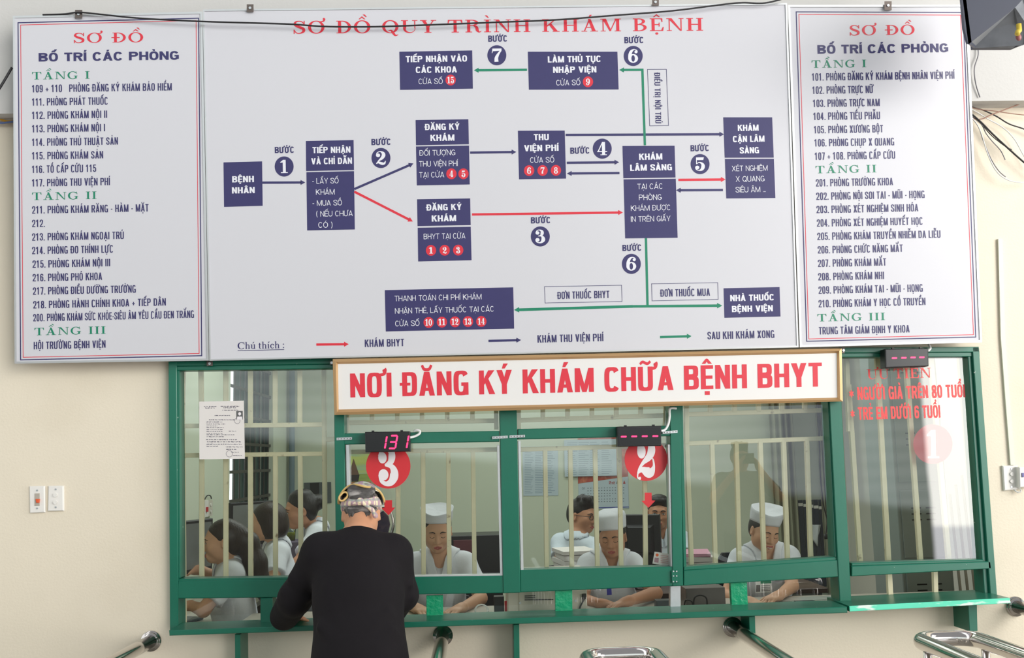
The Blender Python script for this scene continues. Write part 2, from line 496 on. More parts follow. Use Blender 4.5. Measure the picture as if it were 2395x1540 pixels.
        g.arc(0.5, 0.5, 0.48, 0.52, 0.48 - T, 0.52 - t, 45, 315, 34); g.poly([(0.78, 1.02), (0.84, 1.02), (0.88, 0.66), (0.82, 0.66)]); w = 0.9
    elif c == 'h':
        g.rect(0.06, 0, 0.18, 1.02).rect(0, 0, 0.25, 0.045).rect(0.0, 0.97, 0.1, 1.02).rect(0.40, 0, 0.52, 0.42).rect(0.33, 0, 0.6, 0.045); g.arc(0.33, 0.42, 0.19, 0.25, 0.08, 0.19, 0, 150, 12); w = 0.6
    elif c in 'uú':
        g.rect(0.07, 0.2, 0.19, 0.66).rect(0, 0.615, 0.15, 0.66).rect(0.40, 0, 0.52, 0.66).rect(0.33, 0.615, 0.5, 0.66).rect(0.5, 0, 0.6, 0.045); g.arc(0.27, 0.2, 0.2, 0.21, 0.09, 0.15, 180, 330, 12); w = 0.6
    elif c == 't':
        g.rect(0.08, 0.14, 0.2, 0.84).rect(0, 0.6, 0.34, 0.66); g.arc(0.23, 0.15, 0.15, 0.17, 0.05, 0.1, 180, 320, 10); w = 0.36
    elif c in 'ií':
        g.rect(0.07, 0, 0.19, 0.66).rect(0, 0, 0.26, 0.045).rect(0, 0.615, 0.15, 0.66); w = 0.27
        if c == 'i': g.disc(0.13, 0.85, 0.075)
    elif c == 'c':
        g.arc(0.26, 0.33, 0.26, 0.35, 0.13, 0.28, 40, 320, 22); g.disc(0.42, 0.5, 0.075); w = 0.5
    elif c == ':':
        g.disc(0.1, 0.08, 0.08); g.disc(0.1, 0.58, 0.08); w = 0.2
    else:
        w = 0.5
    return g, w


_ACC = {'Ồ': ('O', '^`'), 'Ầ': ('A', '^`'), 'Ì': ('I', '`'), 'Á': ('A', "'"), 'Ệ': ('E', '^.'), 'Ê': ('E', '^'), 'ú': ('u', "'"), 'í': ('ií', "'")}


def serif(s, gap=0.16, space=0.55):
    V = []; F = []; x = 0.0
    for ch in s:
        if ch == ' ': x += space; continue
        b, acc = _ACC.get(ch, (ch, ''))
        g, w = serif_glyph('í' if ch == 'í' else b[0])
        cx = w / 2; low = ch in 'úí'
        for a in acc:
            h = 0.78 if low else 1.1
            if a == '^': g.poly([(cx - 0.22, h), (cx - 0.13, h), (cx + 0.02, h + 0.16), (cx, h + 0.24)]).poly([(cx, h + 0.24), (cx - 0.02, h + 0.14), (cx + 0.13, h), (cx + 0.22, h)])
            if a == '`':
                d = 0.2 if '^' in acc else 0.0; e = 0.14 if '^' in acc else 0
                g.poly([(cx + d - 0.16, h + 0.24 + e), (cx + d - 0.02, h + 0.24 + e), (cx + d + 0.1, h + 0.04 + e), (cx + d + 0.03, h + 0.04 + e)])
            if a == "'": g.poly([(cx - 0.07, h), (cx, h), (cx + 0.16, h + 0.22), (cx + 0.02, h + 0.22)])
            if a == '.': g.disc(cx, -0.2, 0.09)
        n = len(V); V += [(x + vx, vy, l) for vx, vy, l in g.v]; F += [tuple(i + n for i in q) for q in g.f]
        x += w + gap * (0.45 if s[0:3] == 'Chú' else 1)
    return np.array(V), F


def numeral(c):       # fat-faced numerals, height 1
    g = G()
    if c == '0': g.arc(0.35, 0.5, 0.35, 0.52, 0.13, 0.42, 0, 360, 36); w = 0.7
    elif c == '1':
        g.rect(0.2, 0, 0.44, 1.0).rect(0.03, 0, 0.6, 0.07).poly([(0.0, 0.84), (0.0, 0.78), (0.24, 0.8), (0.3, 1.0), (0.24, 1.0)]); w = 0.6
    elif c == '2':
        g.disc(0.17, 0.7, 0.14); g.stroke([(0.06, 0.72), (0.12, 0.9), (0.32, 0.98), (0.5, 0.86), (0.53, 0.68), (0.42, 0.48), (0.22, 0.3), (0.06, 0.06)], [0.05, 0.06, 0.07, 0.2, 0.24, 0.2, 0.1, 0.06])
        g.stroke([(0.04, 0.08), (0.2, 0.16), (0.42, 0.07), (0.58, 0.09), (0.66, 0.28)], [0.06, 0.14, 0.2, 0.14, 0.03]); w = 0.7
    elif c == '3':
        g.disc(0.16, 0.76, 0.13); g.disc(0.15, 0.24, 0.14)
        g.stroke([(0.05, 0.78), (0.14, 0.94), (0.3, 0.98), (0.46, 0.88), (0.47, 0.7), (0.38, 0.56), (0.2, 0.525)], [0.05, 0.06, 0.07, 0.18, 0.22, 0.12, 0.05])
        g.stroke([(0.2, 0.525), (0.42, 0.52), (0.53, 0.38), (0.53, 0.2), (0.4, 0.05), (0.24, 0.02), (0.08, 0.1), (0.03, 0.24)], [0.05, 0.1, 0.22, 0.25, 0.14, 0.07, 0.06, 0.05]); w = 0.68
    elif c == '4':
        g.rect(0.34, 0, 0.56, 1.0).rect(0.22, 0, 0.68, 0.06).rect(0.0, 0.24, 0.7, 0.31).poly([(0.0, 0.24), (0.09, 0.24), (0.42, 1.0), (0.36, 1.0)]); w = 0.7
    elif c == '5':
        g.poly([(0.08, 1.0), (0.6, 1.0), (0.56, 0.8), (0.08, 0.8)]).rect(0.08, 0.5, 0.13, 1.0); g.disc(0.15, 0.24, 0.14)
        g.stroke([(0.1, 0.5), (0.28, 0.62), (0.48, 0.52), (0.54, 0.32), (0.46, 0.1), (0.26, 0.015), (0.08, 0.1), (0.03, 0.24)], [0.05, 0.07, 0.16, 0.24, 0.2, 0.07, 0.06, 0.05]); w = 0.66
    elif c == '6' or c == '9':
        g.arc(0.35, 0.31, 0.34, 0.33, 0.12, 0.25, 0, 360, 30); g.disc(0.56, 0.8, 0.11)
        g.stroke([(0.12, 0.34), (0.14, 0.62), (0.24, 0.86), (0.42, 0.98), (0.6, 0.93), (0.66, 0.82)], [0.22, 0.22, 0.18, 0.08, 0.05, 0.04]); w = 0.7
        if c == '9': g.v = [(0.7 - x, 1.0 - y, l) for x, y, l in g.v]
    elif c == '7':
        g.poly([(0.03, 1.0), (0.66, 1.0), (0.66, 0.84), (0.06, 0.8), (0.02, 0.66), (-0.02, 0.66)]); g.stroke([(0.62, 0.86), (0.44, 0.6), (0.3, 0.3), (0.3, 0.0)], [0.1, 0.16, 0.24, 0.28]); w = 0.66
    else:
        g.arc(0.34, 0.75, 0.29, 0.25, 0.1, 0.18, 0, 360, 30); g.arc(0.34, 0.27, 0.34, 0.29, 0.12, 0.21, 0, 360, 30); w = 0.68
    return g, w


def numerals(s):
    V = []; F = []; x = 0.0
    for ch in s:
        g, w = numeral(ch); n = len(V); V += [(x + a, b, l) for a, b, l in g.v]; F += [tuple(i + n for i in q) for q in g.f]; x += w + 0.07
    return np.array(V), F


import unicodedata


def sans_glyph(c, w, sv, sh, n):
    g = G()
    def sup(cx, cy, rx, ry, a):
        ca, sa = math.cos(a), math.sin(a)
        return (cx + rx * math.copysign(abs(ca) ** (2 / n), ca), cy + ry * math.copysign(abs(sa) ** (2 / n), sa))
    def ring(cx, cy, rx, ry, a0=0, a1=360, k=28):
        t = [R(a0 + (a1 - a0) * i / k) for i in range(k + 1)]
        g.band([sup(cx, cy, rx, ry, a) for a in t], [sup(cx, cy, rx - sv, ry - sh, a) for a in t])
    W_ = w
    if c == 'I': g.rect(0, 0, sv, 1); w = sv
    elif c == 'H': g.rect(0, 0, sv, 1).rect(w - sv, 0, w, 1).rect(0, 0.5 - sh / 2, w, 0.5 + sh / 2)
    elif c == 'N': g.rect(0, 0, sv, 1).rect(w - sv, 0, w, 1).poly([(0, 1), (sv * 0.98, 1), (w, 0), (w - sv * 0.98, 0)])
    elif c == 'M':
        w = w * 1.28; g.rect(0, 0, sv, 1).rect(w - sv, 0, w, 1)
        g.poly([(0, 1), (sv * 1.05, 1), (w / 2 + sv * 0.42, 0), (w / 2 - sv * 0.42, 0)]).poly([(w - sv * 1.05, 1), (w, 1), (w / 2 + sv * 0.42, 0), (w / 2 - sv * 0.42, 0)])
    elif c == 'E': w = w * 0.84; g.rect(0, 0, sv, 1).rect(0, 0, w, sh).rect(0, 1 - sh, w, 1).rect(0, 0.5 - sh * 0.45, w * 0.94, 0.5 + sh * 0.45)
    elif c == 'L': w = w * 0.8; g.rect(0, 0, sv, 1).rect(0, 0, w, sh)
    elif c == 'T': w = w * 0.9; g.rect(0, 1 - sh, w, 1).rect(w / 2 - sv / 2, 0, w / 2 + sv / 2, 1)
    elif c == 'K': w = w * 1.05; g.rect(0, 0, sv, 1).poly([(sv * 0.8, 0.34), (sv * 0.8, 0.58), (w - sv * 1.25, 1), (w, 1)]).poly([(sv * 1.1, 0.56), (sv * 1.5 + w * 0.1, 0.68), (w * 1.03, 0), (w * 1.03 - sv * 1.2, 0)])
    elif c in 'AV':
        w = w * 1.06; q = sv * 1.06; f = (lambda y: y) if c == 'A' else (lambda y: 1 - y)
        g.poly([(0, f(0)), (q, f(0)), (w / 2 + q * 0.45, f(1)), (w / 2 - q * 0.5, f(1))]).poly([(w - q, f(0)), (w, f(0)), (w / 2 + q * 0.5, f(1)), (w / 2 - q * 0.45, f(1))])
        if c == 'A': g.rect(w * 0.2, 0.2, w * 0.8, 0.2 + sh * 0.9)
    elif c == 'X': w = w * 1.04; q = sv * 1.15; g.poly([(0, 0), (q, 0), (w, 1), (w - q, 1)]).poly([(0, 1), (q, 1), (w, 0), (w - q, 0)])
    elif c == 'Y': w = w * 1.04; q = sv * 1.12; g.rect(w / 2 - sv / 2, 0, w / 2 + sv / 2, 0.45).poly([(0, 1), (q, 1), (w / 2 + sv / 2, 0.36), (w / 2 - sv / 2, 0.40)]).poly([(w - q, 1), (w, 1), (w / 2 + sv / 2, 0.40), (w / 2 - sv / 2, 0.36)])
    elif c in 'PRB':
        cy, ry = (0.71, 0.29) if c != 'B' else (0.745, 0.255); cx = w * 0.5
        g.rect(0, 0, sv, 1).rect(0, 1 - sh, cx, 1).rect(0, cy - ry, cx, cy - ry + sh); ring(cx, cy, w * (0.5 if c != 'B' else 0.47), ry, -90, 90, 14)
        if c == 'R': g.poly([(w * 0.42, 0.45), (w * 0.42 + sv * 1.05, 0.45), (w * 1.03, 0), (w * 1.03 - sv * 1.12, 0)])
        if c == 'B': g.rect(0, 0, cx, sh); ring(cx, 0.28, w * 0.5, 0.28, -90, 90, 14); g.rect(0, 0.56 - sh, cx, 0.56)
    elif c in 'DĐ':
        cx = w * 0.48; g.rect(0, 0, sv, 1).rect(0, 1 - sh, cx, 1).rect(0, 0, cx, sh); ring(cx, 0.5, w * 0.52, 0.5, -90, 90, 18)
        if c == 'Đ': g.rect(-sv * 0.5, 0.5 - sh * 0.38, w * 0.55, 0.5 + sh * 0.38)
    elif c in 'OQ0':
        if n < 2.1 and c != '0': w = w * 1.12
        if c == '0': w = w * 0.92
        ring(w / 2, 0.5, w / 2, 0.515)
        if c == 'Q': g.poly([(w * 0.55, 0.2), (w * 0.55 + sv * 0.8, 0.28), (w * 1.02, 0.02), (w * 1.02 - sv * 0.6, -0.08)])
    elif c == 'C': ring(w / 2, 0.5, w / 2, 0.515, 32 if n > 2.1 else 42, 328 if n > 2.1 else 318)
    elif c == 'G': ring(w / 2, 0.5, w / 2, 0.515, 32 if n > 2.1 else 42, 335); g.rect(w * 0.52, 0.38, w, 0.38 + sh * 0.95).rect(w - sv, 0.0 if n > 2.5 else 0.1, w, 0.45)
    elif c == 'U': g.rect(0, 0.3, sv, 1).rect(w - sv, 0.3, w, 1); ring(w / 2, 0.3, w / 2, 0.315, 180, 360, 16)
    elif c == 'S':
        w = w * 0.95; h = sv / 2; k = 1 - sh / 2
        g.stroke([(w - h, 0.7), (w - h * 1.15, 0.86), (w / 2, k + 0.01), (h * 1.15, 0.86), (h, 0.73), (w * 0.26, 0.6), (w * 0.72, 0.42), (w - h, 0.28), (w - h * 1.15, 0.13), (w / 2, sh / 2 - 0.01), (h * 1.15, 0.14), (h, 0.31)],
                 [sv, sv * 0.95, sh, sv * 0.95, sv, (sv + sh) / 2, (sv + sh) / 2, sv, sv * 0.95, sh, sv * 0.95, sv])
    elif c == '1':
        w = w * 0.86; a = w * 0.5 + sv * 0.55; g.rect(a - sv, 0, a, 1).poly([(a - sv * 1.8, 0.84), (a - sv * 1.8, 0.70), (a - sv * 0.5, 0.78), (a - sv * 0.5, 1), (a - sv * 0.8, 1)])
    elif c == '2':
        w = w * 0.92; h = sv / 2; g.rect(0, 0, w, sh)
        g.stroke([(h, 0.66), (h * 1.1, 0.86), (w / 2, 1 - sh / 2), (w - h * 1.1, 0.87), (w - h, 0.7), (w * 0.7, 0.46), (w * 0.35, 0.24), (h * 1.1, 0.03)], [sv, sv * 0.95, sh, sv * 0.95, sv, sv * 0.9, sv * 0.9, sv * 1.1])
    elif c == '3':
        w = w * 0.92; h = sv / 2
        g.stroke([(h, 0.7), (h * 1.15, 0.87), (w / 2, 1 - sh / 2), (w - h * 1.2, 0.87), (w - h * 1.1, 0.7), (w * 0.7, 0.55), (w * 0.4, 0.525)], [sv, sv * 0.9, sh, sv * 0.95, sv, sh, sh])
        g.stroke([(w * 0.4, 0.525), (w * 0.74, 0.48), (w - h, 0.3), (w - h * 1.15, 0.13), (w / 2, sh / 2), (h * 1.15, 0.13), (h, 0.31)], [sh, sh, sv, sv * 0.95, sh, sv * 0.9, sv])
    elif c == '4': w = w * 0.95; g.rect(w - sv * 1.6, 0, w - sv * 0.6, 1).rect(0, 0.2, w, 0.2 + sh).poly([(0, 0.2), (0, 0.34), (w - sv * 1.6, 1), (w - sv * 0.9, 1), (sv * 0.8, 0.2)])
    elif c == '5':
        w = w * 0.92; h = sv / 2; g.rect(w * 0.1, 1 - sh, w * 0.95, 1).rect(w * 0.07, 0.46, w * 0.07 + sv * 0.85, 1)
        g.stroke([(w * 0.16, 0.52), (w * 0.5, 0.66 - sh * 0.3), (w - h * 1.1, 0.5), (w - h, 0.3), (w - h * 1.15, 0.14), (w / 2, sh / 2), (h * 1.15, 0.13), (h, 0.29)], [sh, sh, sv * 0.95, sv, sv * 0.95, sh, sv * 0.9, sv])
    elif c in '69':
        w = w * 0.92; h = sv / 2; ring(w / 2, 0.32, w / 2, 0.33)
        g.stroke([(h, 0.3), (h, 0.68), (h * 1.2, 0.86), (w / 2, 1 - sh / 2), (w - h * 1.15, 0.88), (w - h, 0.74)], [sv, sv, sv * 0.95, sh, sv * 0.9, sv])
        if c == '9': g.v = [(w - x, 1 - y, l) for x, y, l in g.v]
    elif c == '7': w = w * 0.88; g.rect(0, 1 - sh, w, 1).poly([(w - sv * 1.0, 1 - sh * 0.9), (w, 1 - sh * 0.5), (w * 0.42 + sv * 0.5, 0), (w * 0.42 - sv * 0.62, 0)])
    elif c == '8': w = w * 0.92; ring(w / 2, 0.75, w * 0.46, 0.26); ring(w / 2, 0.27, w / 2, 0.285)
    elif c == '.': g.rect(0, 0, sv * 1.05, sh * 1.15); w = sv * 1.05
    elif c == ',': g.poly([(0, sh * 1.1), (0, 0), (sv * 0.3, -0.14), (sv * 1.0, -0.0), (sv * 1.05, sh * 1.1)]); w = sv * 1.05
    elif c == '-': w = w * 0.42; g.rect(0, 0.34, w, 0.34 + sh)
    elif c == '+': w = w * 0.82; g.rect(0, 0.36 - sh * 0.4, w, 0.36 + sh * 0.4).rect(w / 2 - sv * 0.4, 0.36 - w * 0.6, w / 2 + sv * 0.4, 0.36 + w * 0.6)
    elif c == '(': g.stroke([(0.2, 1.05), (0.09, 0.8), (0.06, 0.45), (0.09, 0.12), (0.2, -0.14)], [sv * 0.8, sv, sv, sv, sv * 0.8]); w = 0.24
    elif c == ')': g.stroke([(0.04, 1.05), (0.15, 0.8), (0.18, 0.45), (0.15, 0.12), (0.04, -0.14)], [sv * 0.8, sv, sv, sv, sv * 0.8]); w = 0.24
    elif c == '*':
        w = w * 0.8
        for k in range(3):
            a = R(30 + 60 * k); dx, dy = math.cos(a) * w * 0.55, math.sin(a) * w * 0.55; nx, ny = -math.sin(a) * sv * 0.3, math.cos(a) * sv * 0.3
            g.poly([(w / 2 - dx - nx, 0.5 - dy - ny), (w / 2 + dx - nx, 0.5 + dy - ny), (w / 2 + dx + nx, 0.5 + dy + ny), (w / 2 - dx + nx, 0.5 - dy + ny)])
    return g, w


def sans(s, w, sv, sh, n, gap):
    """a line of sans-serif capitals with their Vietnamese marks; cap height 1, baseline 0"""
    V = []; F = []; x = 0.0
    for ch in s:
        if ch == ' ': x += w * 0.5 + gap * 0.6; continue
        d = unicodedata.normalize('NFD', ch); b, marks = d[0], d[1:]
        g, gw = sans_glyph(b, w, sv, sh, n); cx = gw / 2; adv = gw
        t = (sv + sh) * 0.30; aw = min(w * 0.36, 0.24); hat = False
        for mk in marks:
            o = ord(mk)
            if o == 0x31B:
                X = gw; g.stroke([(X - sv * 0.7, 0.90), (X + sv * 0.45, 0.95), (X + sv * 0.6, 1.1), (X + sv * 0.5, 1.16)], [sh * 0.8, sh * 0.9, sv * 0.85, sv * 0.8]); adv = gw + sv * 0.55
            elif o == 0x302:
                hat = True; g.poly([(cx - aw, 1.06), (cx - aw + t * 1.5, 1.06), (cx + t * 0.3, 1.20), (cx, 1.28), (cx - t * 0.5, 1.26)]).poly([(cx + aw, 1.06), (cx + aw - t * 1.5, 1.06), (cx - t * 0.3, 1.20), (cx, 1.28), (cx + t * 0.5, 1.26)])
            elif o == 0x306:
                hat = True; g.stroke([(cx - aw * 0.9, 1.28), (cx - aw * 0.55, 1.12), (cx, 1.085), (cx + aw * 0.55, 1.12), (cx + aw * 0.9, 1.28)], [t, t * 1.1, t * 1.1, t * 1.1, t])
            elif o == 0x323: g.rect(cx - sv * 0.5, -0.24, cx + sv * 0.5, -0.24 + sh * 1.05)
            else:
                ox, oy = (aw * 0.75, 0.13) if hat else (0, 0)
                if o == 0x301: g.poly([(cx + ox - aw * 0.45, 1.06 + oy), (cx + ox - aw * 0.45 + t * 1.2, 1.06 + oy), (cx + ox + aw * 0.75, 1.27 + oy), (cx + ox + aw * 0.75 - t * 1.9, 1.27 + oy)])
                elif o == 0x300: g.poly([(cx + ox + aw * 0.45, 1.06 + oy), (cx + ox + aw * 0.45 - t * 1.2, 1.06 + oy), (cx + ox - aw * 0.75, 1.27 + oy), (cx + ox - aw * 0.75 + t * 1.9, 1.27 + oy)])
                elif o == 0x303: g.stroke([(cx - aw, 1.10 + oy), (cx - aw * 0.5, 1.2 + oy), (cx + aw * 0.4, 1.12 + oy), (cx + aw, 1.22 + oy)], [t * 0.9, t, t, t * 0.9])
                elif o == 0x309: g.stroke([(cx + ox * 0.5 - aw * 0.35, 1.22 + oy), (cx + ox * 0.5, 1.29 + oy), (cx + ox * 0.5 + aw * 0.3, 1.21 + oy), (cx + ox * 0.5, 1.13 + oy), (cx + ox * 0.5, 1.05 + oy)], [t * 0.7, t * 0.7, t * 0.8, t * 0.7, t * 0.7])
        k = len(V); V += [(x + a, b_, l) for a, b_, l in g.v]; F += [tuple(i + k for i in q) for q in g.f]
        x += adv + gap
    return np.array(V), F


def put(pl, gl, x0, x1, y0, cap, y1=None, vs=0.02, lift=0.0008):
    """lay a line of lettering on plane pl: left/right end, baseline and cap height as read off the photograph"""
    v, f = gl
    lo, hi = v[:, 0].min(), v[:, 0].max(); kx = (x1 - x0) / (hi - lo)
    m_ = mslope(y0) if y1 is None else (y1 - y0) / (x1 - x0)
    out = []
    for gx, gy, lv in v:
        dx = (gx - lo) * kx; up = gy * cap
        out.append(pl.at(x0 + dx - vs * up, y0 + m_ * dx - up, lift + lv * LSTEP))
    return out, f


def text(pl, parent, name, gl, x0, x1, y0, cap, mt, y1=None, vs=0.02, lift=0.0008, label=None):
    v, f = put(pl, gl, x0, x1, y0, cap, y1, vs, lift)
    return mesh(name, v, f, mt, parent, label=label)


LSTEP = 0.00003
COND = dict(w=0.47, sv=0.150, sh=0.120, n=3.2, gap=0.090)     # condensed bold
BOLD = dict(w=0.64, sv=0.215, sh=0.175, n=2.8, gap=0.08)      # heavy
WIDE = dict(w=0.88, sv=0.262, sh=0.20, n=2.4, gap=0.10)
THIN = dict(w=0.74, sv=0.105, sh=0.105, n=2.0, gap=0.10)
HEAVY = dict(w=0.69, sv=0.232, sh=0.150, n=3.8, gap=0.095)


def pquad(pl, q, lift): return [pl.at(x, y, lift) for x, y in q]


def pdisc(pl, cx, cy, rx, ry, lift, n=40):
    return [pl.at(cx + rx * math.cos(2 * math.pi * i / n), cy + ry * math.sin(2 * math.pi * i / n), lift) for i in range(n)]


def arrow_px(pl, mb, a, b, w=5.5, hl=11, hw=12, lift=0.0006, head=True):
    ax, ay = a; bx, by = b; L_ = math.hypot(bx - ax, by - ay); ux, uy = (bx - ax) / L_, (by - ay) / L_; nx, ny = -uy, ux
    e = (bx - ux * hl * 0.9, by - uy * hl * 0.9) if head else b
    P = lambda x, y: pl.at(x, y, lift)
    mb.add([P(ax + nx * w / 2, ay + ny * w / 2), P(e[0] + nx * w / 2, e[1] + ny * w / 2), P(e[0] - nx * w / 2, e[1] - ny * w / 2), P(ax - nx * w / 2, ay - ny * w / 2)], [(0, 1, 2, 3)])
    if head:
        h = (bx - ux * hl, by - uy * hl)
        mb.add([P(bx, by), P(h[0] + nx * hw / 2, h[1] + ny * hw / 2), P(h[0] - nx * hw / 2, h[1] - ny * hw / 2)], [(0, 1, 2)])
    return mb


def outline_px(pl, mb, q, w, lift):
    n = len(q); c = (sum(p[0] for p in q) / n, sum(p[1] for p in q) / n)
    ins = [(x - math.copysign(w, x - c[0]), y - math.copysign(w, y - c[1])) for x, y in q]
    for i in range(n):
        j = (i + 1) % n
        mb.add([pl.at(*q[i], lift), pl.at(*q[j], lift), pl.at(*ins[j], lift), pl.at(*ins[i], lift)], [(0, 1, 2, 3)])
    return mb


# ------------------------------------------------------------------ the three wall boards, tipped a little forward at the top
TILT = R(5.2)
BPL = Plane(W(1190, 835, -0.115), (0, -math.cos(TILT), -math.sin(TILT)))


def board(name, q, label, rim):
    """aluminium-framed sign: panel, four-sided rim standing 4 mm proud"""
    ctr = BPL.at(sum(p[0] for p in q) / 4, max(p[1] for p in q)); r = thing(name, ctr, label, 'sign')
    n = BPL.n
    pan = MB().hexa(pquad(BPL, q, 0.0), pquad(BPL, q, -0.028)); pan.build('panel', BOARD, r)
    c = (sum(p[0] for p in q) / 4, sum(p[1] for p in q) / 4)
    ins = [(x - math.copysign(rim, x - c[0]), y - math.copysign(rim, y - c[1])) for x, y in q]
    fr = MB()
    for i in range(4):
        j = (i + 1) % 4
        o0, o1, i0, i1 = q[i], q[j], ins[i], ins[j]
        A = [BPL.at(*o0, -0.03), BPL.at(*o1, -0.03), BPL.at(*i1, 0.0002), BPL.at(*i0, 0.0002)]
        B = [BPL.at(*o0, 0.004), BPL.at(*o1, 0.004), BPL.at(*i1, 0.004), BPL.at(*i0, 0.004)]
        fr.hexa(B, A)
    fr.build('aluminium_rim', ALU, r)
    return r


lb = board('directory_sign', [(30, 37), (473, 27), (488.5, 844), (34, 851)], 'white directory sign whose room list starts 109 + 110, beside the flow chart', 5)
mbd = board('flow_chart_sign', [(474, 22), (1841, 7), (1868, 813), (489.5, 844.5)], 'large white flow chart sign with navy boxes and arrows above the counter', 4)
rb = board('directory_sign', [(1843, 11.5), (2263, 11), (2297, 801), (1870.5, 813)], 'white directory sign whose room list starts at 101, half under the black box', 5)


def border(parent, qn, qr):
    outline_px(BPL, MB(), qn, 2.4, 0.0005).build('printed_border', NAVY, parent, label='navy outer printed border')
    outline_px(BPL, MB(), qr, 1.5, 0.0005).build('printed_border', REDP, parent, label='thin red inner printed border')


border(lb, [(41, 52), (465.7, 41.4), (473, 833.7), (47, 843.4)], [(47.5, 57.7), (459.4, 47.2), (466.6, 828), (53.4, 837)])
border(rb, [(1861, 26.6), (2254, 28), (2283.4, 790), (1885.7, 800)], [(1867.7, 33), (2247.5, 34.5), (2277.7, 784), (1891, 794)])


def bt(parent, name, gl, x0, x1, y0, cap, mt, y1=None, lift=0.0008):
    return text(BPL, parent, name, gl, x0, x1, y0, cap, mt, y1, vslope_board((x0 + x1) / 2), lift)


bt(lb, 'heading', serif('SƠ ĐỒ'), 173, 335, 100.6, 23, REDP)
bt(lb, 'heading', sans('BỐ TRÍ CÁC PHÒNG', **WIDE), 90.5, 418.5, 144, 20, NAVY)
for s_, x0, x1, y0 in (('TẦNG I', 75, 209.5, 186), ('TẦNG II', 75, 225.7, 468.3), ('TẦNG III', 80.6, 247, 784.9)):
    bt(lb, 'floor_heading', serif(s_), x0, x1, y0, 17.5, GRNP)
for s_, x0, x1, y0 in (
        ('109 + 110   PHÒNG ĐĂNG KÝ KHÁM BẢO HIỂM', 75, 402, 216.3), ('111. PHÒNG PHÁT THUỐC', 75, 252, 247.4), ('112. PHÒNG KHÁM NỘI II', 75, 250.6, 278.6),
        ('113. PHÒNG KHÁM NỘI I', 75, 245.7, 310), ('114. PHÒNG THỦ THUẬT SẢN', 75, 276, 341.7), ('115. PHÒNG KHÁM SẢN', 75, 241.4, 373.4),
        ('116. TỔ CẤP CỨU 115', 75, 225, 404.9), ('117. PHÒNG THU VIỆN PHÍ', 75, 258, 436.6), ('211. PHÒNG KHÁM RĂNG - HÀM - MẶT', 75, 347.7, 500),
        ('212.', 75, 105, 531.7), ('213. PHÒNG KHÁM NGOẠI TRÚ', 75, 289.7, 563.4), ('214. PHÒNG ĐO THÍNH LỰC', 75, 264.3, 595), ('215. PHÒNG KHÁM NỘI III', 76, 257.7, 626.9),
        ('216. PHÒNG PHÓ KHOA', 76.3, 238.9, 658.6), ('217. PHÒNG ĐIỀU DƯỠNG TRƯỞNG', 77, 317.7, 690), ('218. PHÒNG HÀNH CHÍNH KHOA + TIẾP DÂN', 77.7, 388, 722),
        ('200. PHÒNG KHÁM SỨC KHỎE-SIÊU ÂM YÊU CẦU ĐEN TRẮNG', 77.7, 453.7, 752.3), ('HỘI TRƯỜNG BỆNH VIỆN', 79, 247, 817.7)):
    bt(lb, 'list_line', sans(s_, **COND), x0, x1, y0, 17.3, NAVY)

bt(rb, 'heading', serif('SƠ ĐỒ'), 1988, 2139.4, 82.9, 23.5, REDP)
bt(rb, 'heading', sans('BỐ TRÍ CÁC PHÒNG', **WIDE), 1912.3, 2218, 126, 20.5, NAVY)
for s_, x0, x1, y0 in (('TẦNG I', 1898.6, 2026.3, 158.9), ('TẦNG II', 1908, 2050, 405.7), ('TẦNG III', 1912.3, 2070, 752.6)):
    bt(rb, 'floor_heading', serif(s_), x0, x1, y0, 17.5, GRNP)
for s_, x0, x1, y0 in (
        ('101. PHÒNG ĐĂNG KÝ KHÁM BỆNH NHÂN VIỆN PHÍ', 1899.4, 2233.4, 188.9), ('102. PHÒNG TRỰC NỮ', 1900.6, 2044, 219.7), ('103. PHÒNG TRỰC NAM', 1902, 2058, 250.6),
        ('104. PHÒNG TIỂU PHẪU', 1903, 2058.6, 281), ('105. PHÒNG XƯƠNG BỘT', 1904.3, 2065.7, 312.3), ('106. PHÒNG CHỤP X QUANG', 1905.4, 2091.7, 343),
        ('107 + 108. PHÒNG CẤP CỨU', 1906.3, 2094, 374.3), ('201. PHÒNG TRƯỞNG KHOA', 1908.6, 2089, 436.6), ('202. PHÒNG NỘI SOI TAI - MŨI - HỌNG', 1909.4, 2162.9, 468),
        ('203. PHÒNG XÉT NGHIỆM SINH HÓA', 1910, 2148, 499), ('204. PHÒNG XÉT NGHIỆM HUYẾT HỌC', 1911, 2158, 530.6), ('205. PHÒNG KHÁM TRUYỀN NHIỄM DA LIỄU', 1912, 2200, 562),
        ('206. PHÒNG CHỨC NĂNG MẮT', 1913, 2111.7, 593.4), ('207. PHÒNG KHÁM MẮT', 1913.4, 2073, 624.9), ('208. PHÒNG KHÁM NHI', 1914, 2068, 656.3),
        ('209. PHÒNG KHÁM TAI - MŨI - HỌNG', 1914.9, 2158.6, 687.7), ('210. PHÒNG KHÁM Y HỌC CỔ TRUYỀN', 1915, 2164.9, 719.4), ('TRUNG TÂM GIÁM ĐỊNH Y KHOA', 1915.7, 2127.7, 782.9)):
    bt(rb, 'list_line', sans(s_, **COND), x0, x1, y0, 17.3, NAVY)

# ---- flow chart
bt(mbd, 'heading', serif('SƠ ĐỒ QUY TRÌNH KHÁM BỆNH'), 686.9, 1644.6, 78.8, 29.5, REDP, y1=71.6)


